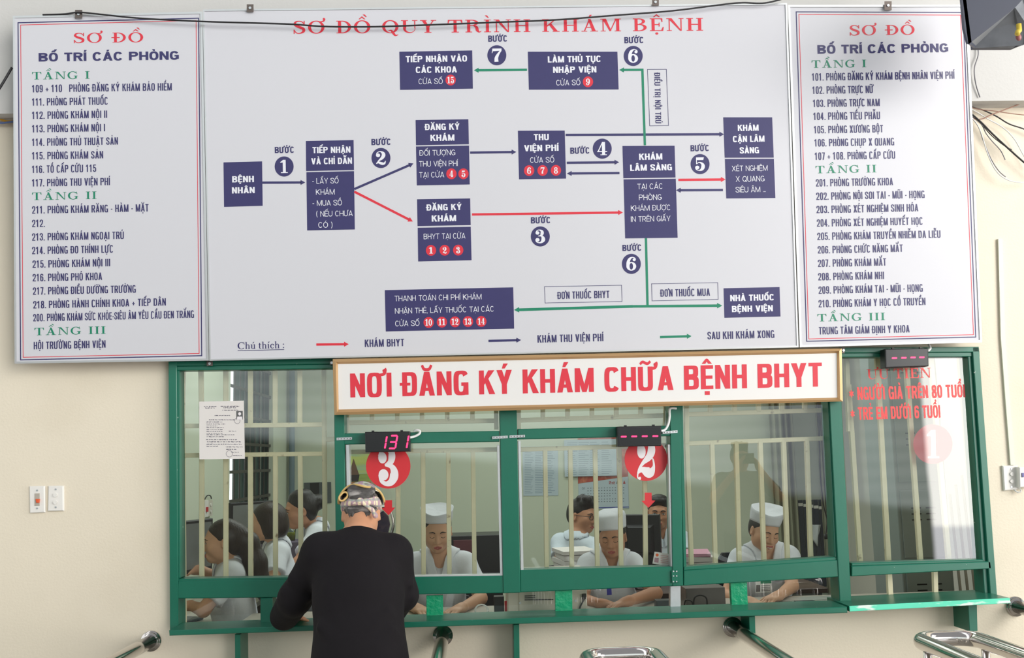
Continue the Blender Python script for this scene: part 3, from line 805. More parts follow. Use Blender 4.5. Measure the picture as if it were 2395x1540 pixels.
def fbox(quads, bold=(), thin=(), discs=()):
    mb_ = MB()
    for q in quads: mb_.add(pquad(BPL, q, 0.0005), [(0, 3, 2, 1)])
    b = mb_.build('flow_chart_box', NAVY, mbd)
    for s_, x0, x1, y0 in bold: bt(b, 'lettering', sans(s_, **BOLD), x0, x1, y0, 14.5, WHTP, lift=0.0011)
    for s_, x0, x1, y0 in thin: bt(b, 'lettering', sans(s_, **THIN), x0, x1, y0, 12.8, WHTP, lift=0.0011)
    for s_, cx, cy in discs:
        d = MB().add(pdisc(BPL, cx, cy, 12, 12.6, 0.001), [tuple(range(39, -1, -1))]).build('counter_number', REDP, b, label='red disc with a white number')
        v, f = numerals(s_); hw = 4.6 * (1 if len(s_) == 1 else 1.75)
        vv, ff = put(BPL, (v, f), cx - hw, cx + hw, cy + 7.6, 15, vs=0.02, lift=0.0016)
        me = d.data; n0 = len(me.vertices)
        # numeral joins the disc as one printed badge
        verts = [tuple(x.co) for x in me.vertices] + [tuple(Vector(p) - ORG[d]) for p in vv]
        faces = [tuple(p.vertices) for p in me.polygons] + [tuple(i + n0 for i in q) for q in ff]
        m2 = bpy.data.meshes.new('counter_number'); m2.from_pydata(verts, [], faces)
        m2.materials.append(REDP); m2.materials.append(WHTP)
        for k, p in enumerate(m2.polygons): p.material_index = 0 if k == 0 else 1
        d.data = m2; bpy.data.meshes.remove(me)
    return b


fbox([[(934, 121), (1104.5, 118), (1106, 207.5), (935.8, 210.5)]], [('TIẾP NHẬN VÀO', 949, 1092.5, 145.8), ('CÁC KHOA', 972.5, 1068.7, 170.8)], [('CỬA SỐ', 979, 1035.6, 197)], [('15', 1054, 187.3)])
fbox([[(1234.5, 121), (1444, 121), (1447, 209.5), (1237, 210)]], [('LÀM THỦ TỤC', 1281.4, 1405, 146.4), ('NHẬP VIỆN', 1293.7, 1395, 170.8)], [('CỬA SỐ', 1301, 1357.5, 200)], [('9', 1375.2, 191.5)])
fbox([[(522.7, 380), (613, 377.6), (614.4, 481.7), (524, 484.4)]], [('BỆNH', 543, 594, 427), ('NHÂN', 542.5, 595.8, 452.9)])
fbox([[(715.4, 330), (827, 327.7), (828, 398), (716, 400.5)], [(716.6, 403), (828, 400.5), (830, 537), (718.4, 539.4)]],
     [('TIẾP NHẬN', 731, 819.7, 358.7), ('VÀ CHỈ DẪN', 728, 823.4, 384.8)],
     [('- LẤY SỐ', 730.5, 792, 430), ('KHÁM', 739, 782.8, 456), ('- MUA SỔ', 731, 800, 481.7), ('( NẾU CHƯA', 740, 825, 507), ('CÓ )', 744.6, 777.6, 533)])
fbox([[(972, 281), (1095.5, 279), (1096.7, 337.6), (973, 340)], [(973, 342.8), (1097, 340.7), (1098.8, 431.7), (975, 434)]],
     [('ĐĂNG KÝ', 992.3, 1075, 304.6), ('KHÁM', 1006.8, 1063, 330)], [('ĐỐI TƯỢNG', 980.6, 1065, 364.4), ('THU VIỆN PHÍ', 980.6, 1072, 390), ('TẠI CỬA', 980.6, 1039, 415.8)],
     [('4', 1055.8, 406.8), ('5', 1084, 406.8)])
fbox([[(975.5, 466.4), (1099.7, 464.3), (1100.9, 526.8), (976.7, 529.2)], [(977, 533), (1101, 530.7), (1103, 609), (978, 612)]],
     [('ĐĂNG KÝ', 996, 1079.8, 493), ('KHÁM', 1009.8, 1067, 518.7)], [('BHYT TẠI CỬA', 991, 1088.5, 559.9)], [('1', 1008, 586), ('2', 1040, 585.7), ('3', 1071.7, 585.4)])
fbox([[(1211.3, 306), (1320.8, 305.5), (1324, 418), (1214, 419.7)]], [('THU', 1248.6, 1283.8, 328.3), ('VIỆN PHÍ', 1226, 1307.8, 354.2)], [('CỬA SỐ', 1240, 1296.4, 381)],
     [('6', 1237.5, 399.3), ('7', 1269, 399), ('8', 1300.3, 398.7)])
fbox([[(1455.8, 341.6), (1577.8, 341), (1580, 415.5), (1458, 417.3)], [(1458.5, 419.7), (1580.6, 418.2), (1585, 556.5), (1462.2, 558)]],
     [('KHÁM', 1494.9, 1549.3, 374.3), ('LÂM SÀNG', 1474, 1571.8, 400)],
     [('TẠI CÁC', 1490.7, 1549.3, 443), ('PHÒNG', 1494.5, 1547.7, 468.5), ('KHÁM ĐƯỢC', 1475.7, 1567.5, 493.6), ('IN TRÊN GIẤY', 1475.7, 1568.4, 519.3)])
fbox([[(1691.5, 274.5), (1806, 274.5), (1809.7, 369), (1695, 369.2)], [(1695.4, 372), (1810, 371.6), (1813.6, 463.5), (1698.7, 464.5)]],
     [('KHÁM', 1725.8, 1774.5, 306.7), ('CẬN LÂM', 1714.3, 1788.3, 332.8), ('SÀNG', 1730.3, 1775.4, 359.3)],
     [('XÉT NGHIỆM', 1712, 1795.5, 400.8), ('X QUANG', 1721, 1788.3, 425.4), ('SIÊU ÂM ...', 1720.6, 1791, 450.4)])
fbox([[(900, 679), (1200.4, 672.4), (1202.6, 769.2), (902.4, 775.8)]], [],
     [('THANH TOÁN CHI PHÍ KHÁM', 922.9, 1126.4, 705), ('NHẬN THẺ, LẤY THUỐC TẠI CÁC', 923.8, 1154.4, 734.3), ('CỬA SỐ', 924.4, 981.2, 763.7)],
     [('10', 1002.6, 754.7), ('11', 1033.5, 753.8), ('12', 1064.2, 753.2), ('13', 1094.6, 752.6), ('14', 1125.8, 752.3)])
fbox([[(1692.4, 674.6), (1823.3, 671.8), (1825.5, 740.7), (1694.3, 743.8)]], [('NHÀ THUỐC', 1708, 1810, 705), ('BỆNH VIỆN', 1712, 1807.7, 730.6)])

for dgt, x0, x1, y0, cx, cy in (('7', 1142, 1186, 97.7, 1162, 129.3), ('6', 1460.6, 1504.8, 101.3, 1481, 131), ('1', 642.7, 687.5, 358.4, 664.6, 389.7), ('2', 868.8, 913.6, 339.7, 891, 369.8),
                                ('4', 1334, 1378.5, 360, 1408.6, 347.9), ('5', 1615.4, 1658, 354.2, 1637.4, 384), ('3', 1242, 1287, 523, 1263.7, 553.4), ('6', 1456, 1500, 587.5, 1476.7, 617.6)):
    d = MB().add(pdisc(BPL, cx, cy, 22.2, 23.6, 0.0005), [tuple(range(39, -1, -1))]).build('step_badge', NAVY, mbd)
    text(BPL, d, 'numeral', numerals(dgt), cx - (8.5 if dgt == '1' else 11.5), cx + (8.5 if dgt == '1' else 11.5), cy + 15.5, 31, WHTP, vs=0.02, lift=0.0011)
    bt(d, 'lettering', sans('BƯỚC', **BOLD), x0, x1, y0, 14.5, NAVY)

for col, a, b in ((NAVY, (613.8, 427.5), (714, 427)), (NAVY, (828.8, 442.5), (967, 382.5)), (REDP, (828.8, 448.6), (965.6, 518.4)), (NAVY, (1099.4, 357.2), (1207.7, 355.7)),
                  (REDP, (1104, 502), (1457, 497.3)), (NAVY, (1323, 315.7), (1693.6, 314.2)), (NAVY, (1325.6, 381), (1448.3, 379.7)), (NAVY, (1449, 405), (1326, 406)),
                  (REDP, (1586.6, 421), (1697.2, 420)), (NAVY, (1691, 444.7), (1581, 445.3)), (GRNP, (1232.7, 163.3), (1108.4, 164.5)),
                  (REDP, (739.8, 806.4), (815.8, 805.5)), (NAVY, (1142.4, 798), (1218.9, 795.8)), (GRNP, (1543.7, 789), (1617.6, 786.7))):
    arrow_px(BPL, MB(), a, b).build('arrow', col, mbd, label={NAVY: 'navy arrow', REDP: 'red arrow', GRNP: 'green arrow'}[col])
a_ = arrow_px(BPL, MB(), (1508.4, 340), (1502.4, 161), 5.5, head=False, lift=0.0007); arrow_px(BPL, a_, (1505, 163.3), (1448.3, 163.7), 5.5)
a_.build('arrow', GRNP, mbd, label='green elbow arrow')
a_ = arrow_px(BPL, MB(), (1510.8, 557.5), (1514.6, 716.5), 5.5, head=False); arrow_px(BPL, a_, (1480, 717), (1202.3, 725.3), 6.5, 12, 13, 0.0007); arrow_px(BPL, a_, (1480, 717), (1689.3, 715.3), 6, 12, 13, 0.0007)
a_.build('arrow', GRNP, mbd, label='green two-headed arrow')
bt(mbd, 'legend_lettering', serif('Chú thích :', space=0.3), 555.8, 664.6, 817.3, 16, NAVY)
arrow_px(BPL, MB(), (555.8, 820.6), (664.6, 818.2), 1.4, head=False).build('underline', NAVY, mbd)
bt(mbd, 'legend_lettering', sans('KHÁM BHYT', **COND), 853.4, 945.4, 812.4, 17.5, NAVY)
bt(mbd, 'legend_lettering', sans('KHÁM THU VIỆN PHÍ', **COND), 1257.4, 1412.4, 802, 17.5, NAVY)
bt(mbd, 'legend_lettering', sans('SAU KHI KHÁM XONG', **COND), 1654.9, 1811.4, 794.2, 17.5, NAVY)
o1 = outline_px(BPL, MB(), [(1273, 670.2), (1454.4, 667), (1455.4, 706.2), (1274.3, 709.7)], 1.2, 0.0005).build('outlined_box', NAVY, mbd)
bt(o1, 'lettering', sans('ĐƠN THUỐC BHYT', **COND), 1303, 1425.6, 700, 17, NAVY)
o1 = outline_px(BPL, MB(), [(1523.3, 663.6), (1679.3, 661), (1680.5, 701.2), (1524.6, 704.7)], 1.2, 0.0005).build('outlined_box', NAVY, mbd)
bt(o1, 'lettering', sans('ĐƠN THUỐC MUA', **COND), 1543.7, 1660.8, 694.6, 17, NAVY)
o1 = outline_px(BPL, MB(), [(1513.8, 161.8), (1559, 161.5), (1564.3, 294.3), (1519, 295.2)], 1.2, 0.0005).build('outlined_box', NAVY, mbd)
v_, f_ = sans('ĐIỀU TRỊ NỘI TRÚ', **COND); lo_, hi_ = v_[:, 0].min(), v_[:, 0].max()
mesh('lettering', [BPL.at(1530.3 + gy * 13.5 + 0.024 * (gx - lo_) / (hi_ - lo_) * 120, 169 + (gx - lo_) / (hi_ - lo_) * 119.6, 0.0008 + lv * LSTEP) for gx, gy, lv in v_], f_, NAVY, o1)

# ------------------------------------------------------------------ the building: front wall with its counter opening
YW = 0.0
xl = W(404, 1150, 0).x; xr = W(2306, 1150, 0).x; xm = W(1980, 1400, 0).x
zt = W(1200, 842, 0).z; zb = W(1200, 1447.6, -0.205).z - 0.018; zbr = W(2150, 1410.2, -0.21).z - 0.018
zbeam = W(2340, 236, -0.10).z
wf = MB()
wf.box((-6.0, 0, 0), (xl, 0.18, 3.9)).box((xr, 0, 0), (6.5, 0.18, 3.9)).box((xl, 0, zt), (xr, 0.18, 3.9)).box((xl, 0, 0), (xm, 0.05, zb)).box((xm, 0, 0), (xr, 0.05, zbr))
wf.build('wall_front', WALL, kind='structure')
MB().box((-6.0, -0.10, zbeam), (6.5, 0.0, 3.9)).build('trim_1', BEAM, kind='structure', label='white painted beam above the cream wall')
MB().box((-6.0, -5.2, -0.1), (6.5, 0.0, 0)).box((-2.05, 0.0, -0.1), (3.6, 5.2, 0)).build('floor', FLOOR, kind='structure')
MB().box((-2.05, 0.18, 3.05), (3.6, 5.2, 3.15)).build('ceiling', CEIL, kind='structure')
YB = 5.0
MB().box((-2.05, YB, 0), (3.6, YB + 0.15, 3.05)).build('wall_back', INWALL, kind='structure')
XL = -1.85
wy0, wy1 = 2.74, 4.32
wz0 = W(545, 1206, 2.80).z; wz1 = 2.85
li = MB()
li.box((XL - 0.15, 0.18, 0), (XL, wy0, 3.05)).box((XL - 0.15, wy1, 0), (XL, YB, 3.05)).box((XL - 0.15, wy0, 0), (XL, wy1, wz0)).box((XL - 0.15, wy0, wz1), (XL, wy1, 3.05))
li.build('wall_left', INWALL, kind='structure')
MB().box((3.4, 0.18, 0), (3.6, YB, 3.05)).build('wall_right', INWALL2, kind='structure')


def member(q, parent, name='frame', yf=-0.05, yb=0.04, mt=None, bevel=0.003, label=None):
    return slab(MB(), q, yf, yb, bevel).build(name, mt or GREEN, parent, label=label)


def wbars(parent, vert, horiz, w=10.5, y=0.07):
    ca = W(vert[0][0], vert[0][1], y)
    g = bpy.data.objects.new('security_grille', None); COL.objects.link(g); g.parent = parent; ORG[g] = ORG[parent]
    for (x0, y0, x1, y1) in vert:
        slab(MB(), [(x0 - w / 2, y0), (x0 + w / 2, y0), (x1 + w / 2, y1), (x1 - w / 2, y1)], y, y + 0.02, 0.002).build('bar', CREAMB, g)
    for (x0, y0, x1, y1) in horiz:
        slab(MB(), [(x0, y0 - w / 2), (x1, y1 - w / 2), (x1, y1 + w / 2), (x0, y0 + w / 2)], y + 0.001, y + 0.0215, 0.002).build('bar', CREAMB, g)
    return g


def pane(q, parent, y=-0.006, mt=None, name='glass_pane'):
    return slab(MB(), q, y, y + 0.0008).build(name, mt or GLASS, parent)


def pane1(q, parent, y=-0.006, mt=None, name='glass_pane'):
    a = quad_px(q, y)
    return mesh(name, a, [(0, 3, 2, 1)], mt or GLASS, parent)


def wroot(name, px, py, label):
    return thing(name, W(px, py, 0), label, None, kind='structure')


# posts that the sashes share
for nm, q, lab in (('trim_2', [(393.5, 846), (413, 846), (417, 1470), (397, 1476)], 'green post at the outer edge of the counter window'),
                   ('trim_3', [(780, 850), (803, 850), (811, 1397), (786.5, 1398)], 'green post between the notice window and counter 3'),
                   ('trim_4', [(1166, 850), (1206, 850), (1217.5, 1387), (1177, 1388.5)], 'wide green post between counters 3 and 2'),
                   ('trim_5', [(1565, 850), (1590, 850), (1598, 1371), (1573.5, 1372)], 'green post between counter 2 and the next window'),
                   ('trim_6', [(1934, 830), (1963, 830), (1992, 1421), (1965, 1423)], 'green post where the counter window meets the priority window')):
    slab(MB(), q, -0.055, 0.06, 0.003).build(nm, GREEN, kind='structure', label=lab)

w1 = wroot('window_1', 600, 1460, 'green counter window with a paper notice on its glass')
member([(396, 845.5), (779.5, 838.5), (779.5, 852), (396, 857)], w1, 'top_rail')
member([(413, 857), (779.5, 852), (779.5, 862.5), (413, 867)], w1, 'glazing_bead', -0.044)
member([(413, 867), (418.5, 867), (421.5, 1352), (416.5, 1356)], w1, 'glazing_bead', -0.044)
member([(416.5, 1355), (788, 1349.5), (788, 1355), (416.5, 1360)], w1, 'glazing_bead', -0.044)
member([(416.5, 1360), (788, 1355), (788, 1397), (413, 1401)], w1, 'bottom_rail')
member([(609, 1400), (637, 1399.5), (637, 1458), (609, 1459)], w1, 'slot_divider', -0.05)
pane1([(413, 862), (785, 858), (790, 1355), (417, 1360)], w1)
pane1([(411, 1400), (612, 1399), (612, 1464), (412, 1468)], w1, 0.0, GLASSC)
wbars(w1, [(468.5, 864, 470.5, 995), (527, 864, 527, 995), (584.5, 864, 584.5, 995), (642.5, 864, 642.5, 995), (700.5, 864, 700.5, 995), (757, 862, 760, 1357),
           (470.5, 1064, 470.5, 1357), (527, 1064, 527, 1357), (584.5, 1064, 585.5, 1357), (643, 1064, 643.5, 1357), (701, 1064, 703.5, 1357), (424, 864, 429, 1460)],
      [(424, 997, 757, 993.5), (424, 1066, 757, 1062), (760, 1029, 788, 1027)])

w2 = wroot('window_2', 990, 1450, 'green counter window with the red number 3 sticker')
member([(804, 1014.5), (1168, 1008.5), (1168, 1033.5), (804, 1040)], w2, 'transom')
member([(808, 1352.5), (1178, 1347), (1178, 1388), (810, 1394)], w2, 'bottom_rail')
for q in ([(809, 1041), (816.5, 1041), (820.5, 1346), (814, 1346)], [(1162.5, 1042), (1168.5, 1042), (1176, 1345), (1170, 1345)], [(816, 1350), (1176, 1344.5), (1176, 1351.5), (816, 1357)]):
    member(q, w2, 'sliding_track', -0.047, 0.0, ALU, 0.001, label='bare aluminium sliding track')
pane1([(800, 850), (1170, 850), (1178, 1350), (806, 1355)], w2)
pane1([(815, 1394), (1180, 1387), (1180, 1449), (815, 1459)], w2, 0.0, GLASSC)
wbars(w2, [(811, 850, 812, 1012), (870, 850, 870, 988), (929, 850, 929, 987), (987, 850, 987, 986.5), (1046, 850, 1046, 986), (1105, 850, 1105, 985), (1159, 850, 1161, 1005),
           (872, 1056, 873, 1350), (930.5, 1056, 931, 1350), (989, 1055, 990.5, 1350), (1048, 1054, 1051, 1349), (1106, 1053, 1110, 1349)],
      [(811, 989, 1160, 984.5), (806, 1058, 1163, 1052)])

w3 = wroot('window_3', 1390, 1445, 'green counter window with the red number 2 sticker')
member([(1211, 1004), (1568, 996), (1568, 1020), (1211, 1028)], w3, 'transom')
member([(1216.5, 1334), (1575, 1326), (1575, 1371.5), (1217.5, 1386.5)], w3, 'bottom_rail')
for q in ([(1211.5, 1032), (1217.5, 1032), (1224.5, 1336), (1218, 1336)], [(1563, 1040), (1568, 1040), (1576, 1326), (1569.5, 1326)]):
    member(q, w3, 'sliding_track', -0.047, 0.0, ALU, 0.001, label='bare aluminium sliding track')
pane1([(1204, 850), (1568, 850), (1575, 1330), (1216, 1338)], w3)
pane1([(1180, 1387), (1572, 1371), (1572, 1428), (1180, 1449)], w3, 0.0, GLASSC)
wbars(w3, [(1212, 850, 1213.5, 1004), (1270, 850, 1270, 982), (1328, 850, 1328, 980.5), (1385, 850, 1385, 979), (1442, 850, 1442, 976.5), (1499, 850, 1499, 975), (1556, 850, 1558, 996),
           (1275, 1051, 1279, 1335), (1334, 1050, 1338, 1334), (1392, 1049, 1398, 1332), (1449, 1047, 1453.5, 1331), (1508, 1046, 1511, 1329)],
      [(1212, 983.5, 1556, 972), (1216, 1052, 1565, 1042)])

w4 = wroot('window_4', 1780, 1430, 'green counter window without a number sticker')
member([(1590, 880), (1596, 880), (1604, 1326), (1598, 1328)], w4, 'glazing_bead', -0.044)
member([(1934.5, 880), (1940, 880), (1958, 1303), (1952, 1305)], w4, 'glazing_bead', -0.044)
member([(1599, 1328), (1962, 1303), (1962, 1309.5), (1599, 1335.5)], w4, 'glazing_bead', -0.044)
member([(1599, 1335.5), (1967, 1309.5), (1967, 1350), (1599, 1371)], w4, 'bottom_rail')
pane1([(1588, 850), (1940, 850), (1966, 1310), (1597, 1335)], w4)
pane1([(1748, 1362), (1968, 1349), (1968, 1416), (1748, 1425)], w4, 0.0, GLASSC)
wbars(w4, [(1606, 880, 1607, 1038), (1607, 1038, 1618.6, 1330), (1662, 850, 1662, 967), (1719, 850, 1719, 965.5), (1775, 850, 1775, 964), (1830, 850, 1830, 962), (1884, 850, 1884, 960),
           (1666, 1036, 1674.5, 1325), (1723, 1034, 1730.3, 1322), (1779, 1032, 1788.4, 1318), (1834, 1030, 1843.5, 1314), (1888, 1028, 1898, 1310)],
      [(1607, 969.6, 1940, 959.5), (1607, 1038, 1942, 1025.5)])
# lower slot: thin steel upright and dividers wrapped in green film
st = member([(1568, 1372), (1592, 1371), (1592, 1424), (1568, 1426)], w4, 'slot_divider', -0.02, 0.02, ZINC, 0.001, label='bare grey steel slot divider')
GFILM = mat('shiny_green_film', rgb(20, 150, 105), 0.18, var=0.18, scale=25, bump=0.35, bscale=45, spec=0.6)
for wr, q in ((w2, [(997, 1394), (1036, 1393), (1036.5, 1452), (997.5, 1453)]), (w3, [(1298.5, 1382), (1338.5, 1380.5), (1339, 1443), (1299, 1444)]), (w4, [(1708.5, 1364.5), (1747, 1362), (1749.5, 1424), (1712, 1425.5)])):
    member(q, wr, 'slot_divider', -0.03, 0.0, GFILM, 0.001, label='slot divider wrapped in shiny green film')

w5 = wroot('window_5', 2150, 1415, 'green priority window with red lettering and a number 1 sticker')
member([(1964, 813.5), (2290, 811.5), (2291.5, 824), (1964, 826)], w5, 'top_rail', -0.045)
member([(1966, 826), (2291.5, 824), (2292, 834.5), (1966, 836)], w5, 'glazing_bead', -0.036)
member([(2274, 812), (2290, 812), (2333, 1397), (2317, 1398)], w5, 'side_post', -0.045, 0.06)
member([(2263.5, 830), (2275, 830), (2318, 1397), (2303, 1397)], w5, 'glazing_bead', -0.03, 0.06)
member([(1992, 1318), (2300, 1309.5), (2302, 1315), (1992, 1325)], w5, 'glazing_bead', -0.034)
member([(1992, 1325), (2317, 1314), (2319, 1331), (1992, 1349)], w5, 'bottom_rail', -0.045)
pane1([(1962, 830), (2266, 830), (2303, 1312), (1990, 1322)], w5, 0.0)
wbars(w5, [(1981, 832, 1988, 1010), (1986, 900, 2014, 1322), (2053, 832, 2083.6, 1398), (2120, 832, 2155, 1316), (2178, 832, 2221.5, 1314), (2188, 1330, 2190, 1396)],
      [], w=11)

# ledges with their brackets
lg = thing('counter_ledge', W(1190, 1470, -0.2), 'long dark green counter ledge under the four counter windows', 'ledge')
q = [(395, 1475.5), (1981.5, 1420.5), (1982.5, 1434.5), (396, 1488)]
slab(MB(), q, -0.205, 0.012, 0.003).build('shelf', GREEN, lg)
slab(MB(), [(413, 1462), (1968, 1411), (1968, 1417), (413, 1468)], -0.03, 0.012, 0.002).build('channel', GREEN, lg)
for q in ([(549, 1485), (562, 1485), (563, 1610), (550, 1610)], [(1201, 1462), (1214.5, 1461.5), (1216, 1590), (1202, 1590)], [(1752, 1443), (1766, 1442), (1768, 1505), (1754, 1506)]):
    slab(MB(), q, -0.15, 0.0, 0.002).build('bracket', GREEN, lg)
lg2 = thing('counter_ledge', W(2170, 1420, -0.2), 'short worn ledge with a sunlit mint front under the priority window', 'ledge')
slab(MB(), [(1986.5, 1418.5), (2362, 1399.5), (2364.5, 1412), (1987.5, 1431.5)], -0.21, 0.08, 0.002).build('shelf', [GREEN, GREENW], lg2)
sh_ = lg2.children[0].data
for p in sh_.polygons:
    if p.normal.y < -0.5: p.material_index = 1  # sunlit tone of the front face is painted in, along with worn patches
slab(MB(), [(2264, 1410), (2285, 1409), (2287, 1477), (2268, 1478)], -0.15, 0.0, 0.002).build('bracket', GREEN, lg2)

# ------------------------------------------------------------------ gold-framed sign over the counter
gs = thing('counter_sign', W(1370, 960, -0.14), 'white sign with big red capitals in a gold frame over the counter', 'sign')
GP = vplane(-0.150)
go = [(778, 840.6), (1968.6, 815.5), (1971.3, 939.5), (782, 971.5)]; gi = [(790.4, 852), (1957.5, 826.5), (1958.5, 930.5), (792.2, 958.5)]; gm = [(785, 847), (1963, 821.5), (1965, 935), (788, 965)]
MB().hexa(pquad(GP, gi, -0.014), pquad(GP, gi, -0.03)).build('panel', SIGNW, gs)
for i in range(4):
    j = (i + 1) % 4; F_ = MB(); L_ = []
    for a, b, c in ((go[i], gm[i], gi[i]), (go[j], gm[j], gi[j])):
        L_.append([GP.at(*a, -0.07), GP.at(*a, -0.006), GP.at(*b, 0.0), GP.at(*c, -0.013), GP.at(*c, -0.03), GP.at(*b, -0.07)])
    F_.hexa(L_[0], L_[1]).build('frame_rail', GOLD, gs)
text(GP, gs, 'lettering', sans('NƠI ĐĂNG KÝ KHÁM CHỮA BỆNH BHYT', **HEAVY), 819.6, 1923, 930.3, 56, REDP, y1=904.5, vs=0.018, lift=-0.0132)

# ------------------------------------------------------------------ small fittings
def clip(px, py, w, h, label, on=None, y=None):
    P_ = (lambda x, yy, l: BPL.at(x, yy, l)) if y is None else (lambda x, yy, l: W(x, yy, y - l))
    a = [P_(px - w / 2, py - h / 2, 0.012), P_(px + w / 2, py - h / 2, 0.012), P_(px + w / 2, py + h / 2, 0.012), P_(px - w / 2, py + h / 2, 0.012)]
    b = [P_(px - w / 2, py - h / 2, 0.001), P_(px + w / 2, py - h / 2, 0.001), P_(px + w / 2, py + h / 2, 0.001), P_(px - w / 2, py + h / 2, 0.001)]
    r = thing('mounting_clip', sum(b, Vector()) / 4, label, 'bracket', 'sign mounting clips')
    MB().hexa(a, b).build('plate', DARKMET, r)
    c = P_(px, py, 0.0125); n_ = BPL.n if y is None else Vector((0, -1, 0))
    MB().disc_prism(c, n_, 0.0065, 0.004, 10).build('screw', ZINC, r)
    return r


clip(184, 33, 17, 20, 'dark clip holding the top of the 109 + 110 directory sign')
clip(585, 19, 16, 18, 'dark clip on the top edge of the flow chart sign, above its red SƠ')
clip(1533, 5, 16, 16, 'dark clip on the top edge of the flow chart sign, above its red BỆNH')
clip(2077, 13, 17, 20, 'dark clip holding the top of the 101 directory sign')
clip(490.5, 851, 14, 11, 'small clip on the green rail below the seam of two signs', y=-0.055)
clip(776, 849, 9, 9, 'small clip on the green rail beside the gold frame', y=-0.055)
clip(1972.5, 820, 6, 13, 'small white-screwed clip at the upper corner of the gold frame', y=-0.055)


def plate(x0, x1, y0, y1, h, holes, label):
    r = thing('joining_plate', W((x0 + x1) / 2, (y0 + y1) / 2, -0.056), label, 'bracket', 'zinc joining plates on the green frame')
    slab(MB(), [(x0, y0 - h / 2), (x1, y1 - h / 2), (x1, y1 + h / 2), (x0, y0 + h / 2)], -0.0585, -0.0555, 0.001).build('strip', ZINC, r)
    for k in range(holes):
        t = (k + 0.6) / (holes + 0.2); c = W(x0 + (x1 - x0) * t, y0 + (y1 - y0) * t, -0.0587)
        MB().disc_prism(c, (0, -1, 0), 0.0026, 0.0012, 8).build('screw', DARKMET, r)
    return r


plate(787, 823.5, 1027.5, 1026, 6.5, 5, 'zinc plate joining post and transom at the notice window side of counter 3')
plate(1151, 1187.5, 1024.5, 1022.5, 6.5, 5, 'zinc plate across the wide post, on the counter 3 side')
plate(1191.5, 1228, 1022, 1020.5, 6.5, 5, 'zinc plate across the wide post, on the counter 2 side')
plate(1549.5, 1585, 1012.5, 1010, 6.5, 5, 'zinc plate joining the transom beside the dashed display')
hp = thing('hinge_plate', W(1579, 1349, -0.056), 'green six-screw plate on the post at counter 2', 'bracket')
slab(MB(), [(1570.5, 1335), (1587, 1334.5), (1587.5, 1363.5), (1571.5, 1364.5)], -0.0605, -0.0555, 0.001).build('plate', GREEN, hp)
for px in (1575, 1582.5):
    for py in (1337, 1348, 1361): MB().disc_prism(W(px, py, -0.0607), (0, -1, 0), 0.0035, 0.003, 8).build('screw', ZINC, hp)

# ---- LED number displays
LEDR = mat('lit_red_led', (1, 0.02, 0.08, 1), 0.4, emit=(1.0, 0.02, 0.10, 1), estr=3.2)
DISPF = mat('dark_display_face', rgb(20, 18, 20), 0.25, var=0.05)
SEG = {'1': 'bc', '3': 'abcdg', '-': 'g'}


def led(q, yf, yb, digits, label, dig_w, cable):
    c = W((q[0][0] + q[2][0]) / 2, (q[2][1] + q[3][1]) / 2, yf); r = thing('queue_display', c, label, 'display')
    slab(MB(), q, yf, yb, 0.003).build('housing', BLACKP, r)
    cx = sum(p[0] for p in q) / 4; cy = sum(p[1] for p in q) / 4
    s_ = [(cx + (x - cx) * 0.95, cy + (y - cy) * 0.88) for x, y in q]
    slab(MB(), s_, yf - 0.0012, yf + 0.001).build('face', DISPF, r)
    P_ = vplane(yf)
    for ch, x, y in digits:
        M_ = MB(); h = dig_w * 1.05 if ch != '-' else 0; w_ = dig_w * 0.5
        sl = lambda X, Y: P_.at(x + X - Y * 0.17, y + Y, 0.0022)
        segs = {'a': ((-w_, -2 * w_), (w_, -2 * w_)), 'g': ((-w_, 0), (w_, 0)), 'd': ((-w_, 2 * w_), (w_, 2 * w_)), 'b': ((w_, -2 * w_), (w_, 0)), 'c': ((w_, 0), (w_, 2 * w_))}
        for k in SEG[ch]:
            (ax, ay), (bx, by) = segs[k]; t = 1.9
            if ay == by: pts = [(ax + 1.2, ay - t), (bx - 1.2, by - t), (bx, by), (bx - 1.2, by + t), (ax + 1.2, ay + t), (ax, ay)]
            else: pts = [(ax - t, ay + 1.5), (ax, ay + 0.6), (ax + t, ay + 1.5), (bx + t, by - 1.5), (bx, by - 0.6), (bx - t, by - 1.5)]
            M_.add([sl(X, Y) for X, Y in pts], [tuple(range(6))])
        M_.build('digit', LEDR, r)
    if cable: MB().tube(smooth_path([W(x, y, d) for x, y, d in cable]), 0.006, 8).build('cable', WIREW, r, smooth=True)
    for t in (0.18, 0.82):
        p = W(q[0][0] + (q[1][0] - q[0][0]) * t, q[0][1] + (q[1][1] - q[0][1]) * t, (yf + yb) / 2)
        MB().box((p.x - 0.006, p.y - 0.006, p.z - 0.002), (p.x + 0.006, p.y + 0.006, p.z + 0.006)).build('mounting_lug', BLACKP, r)
    return r


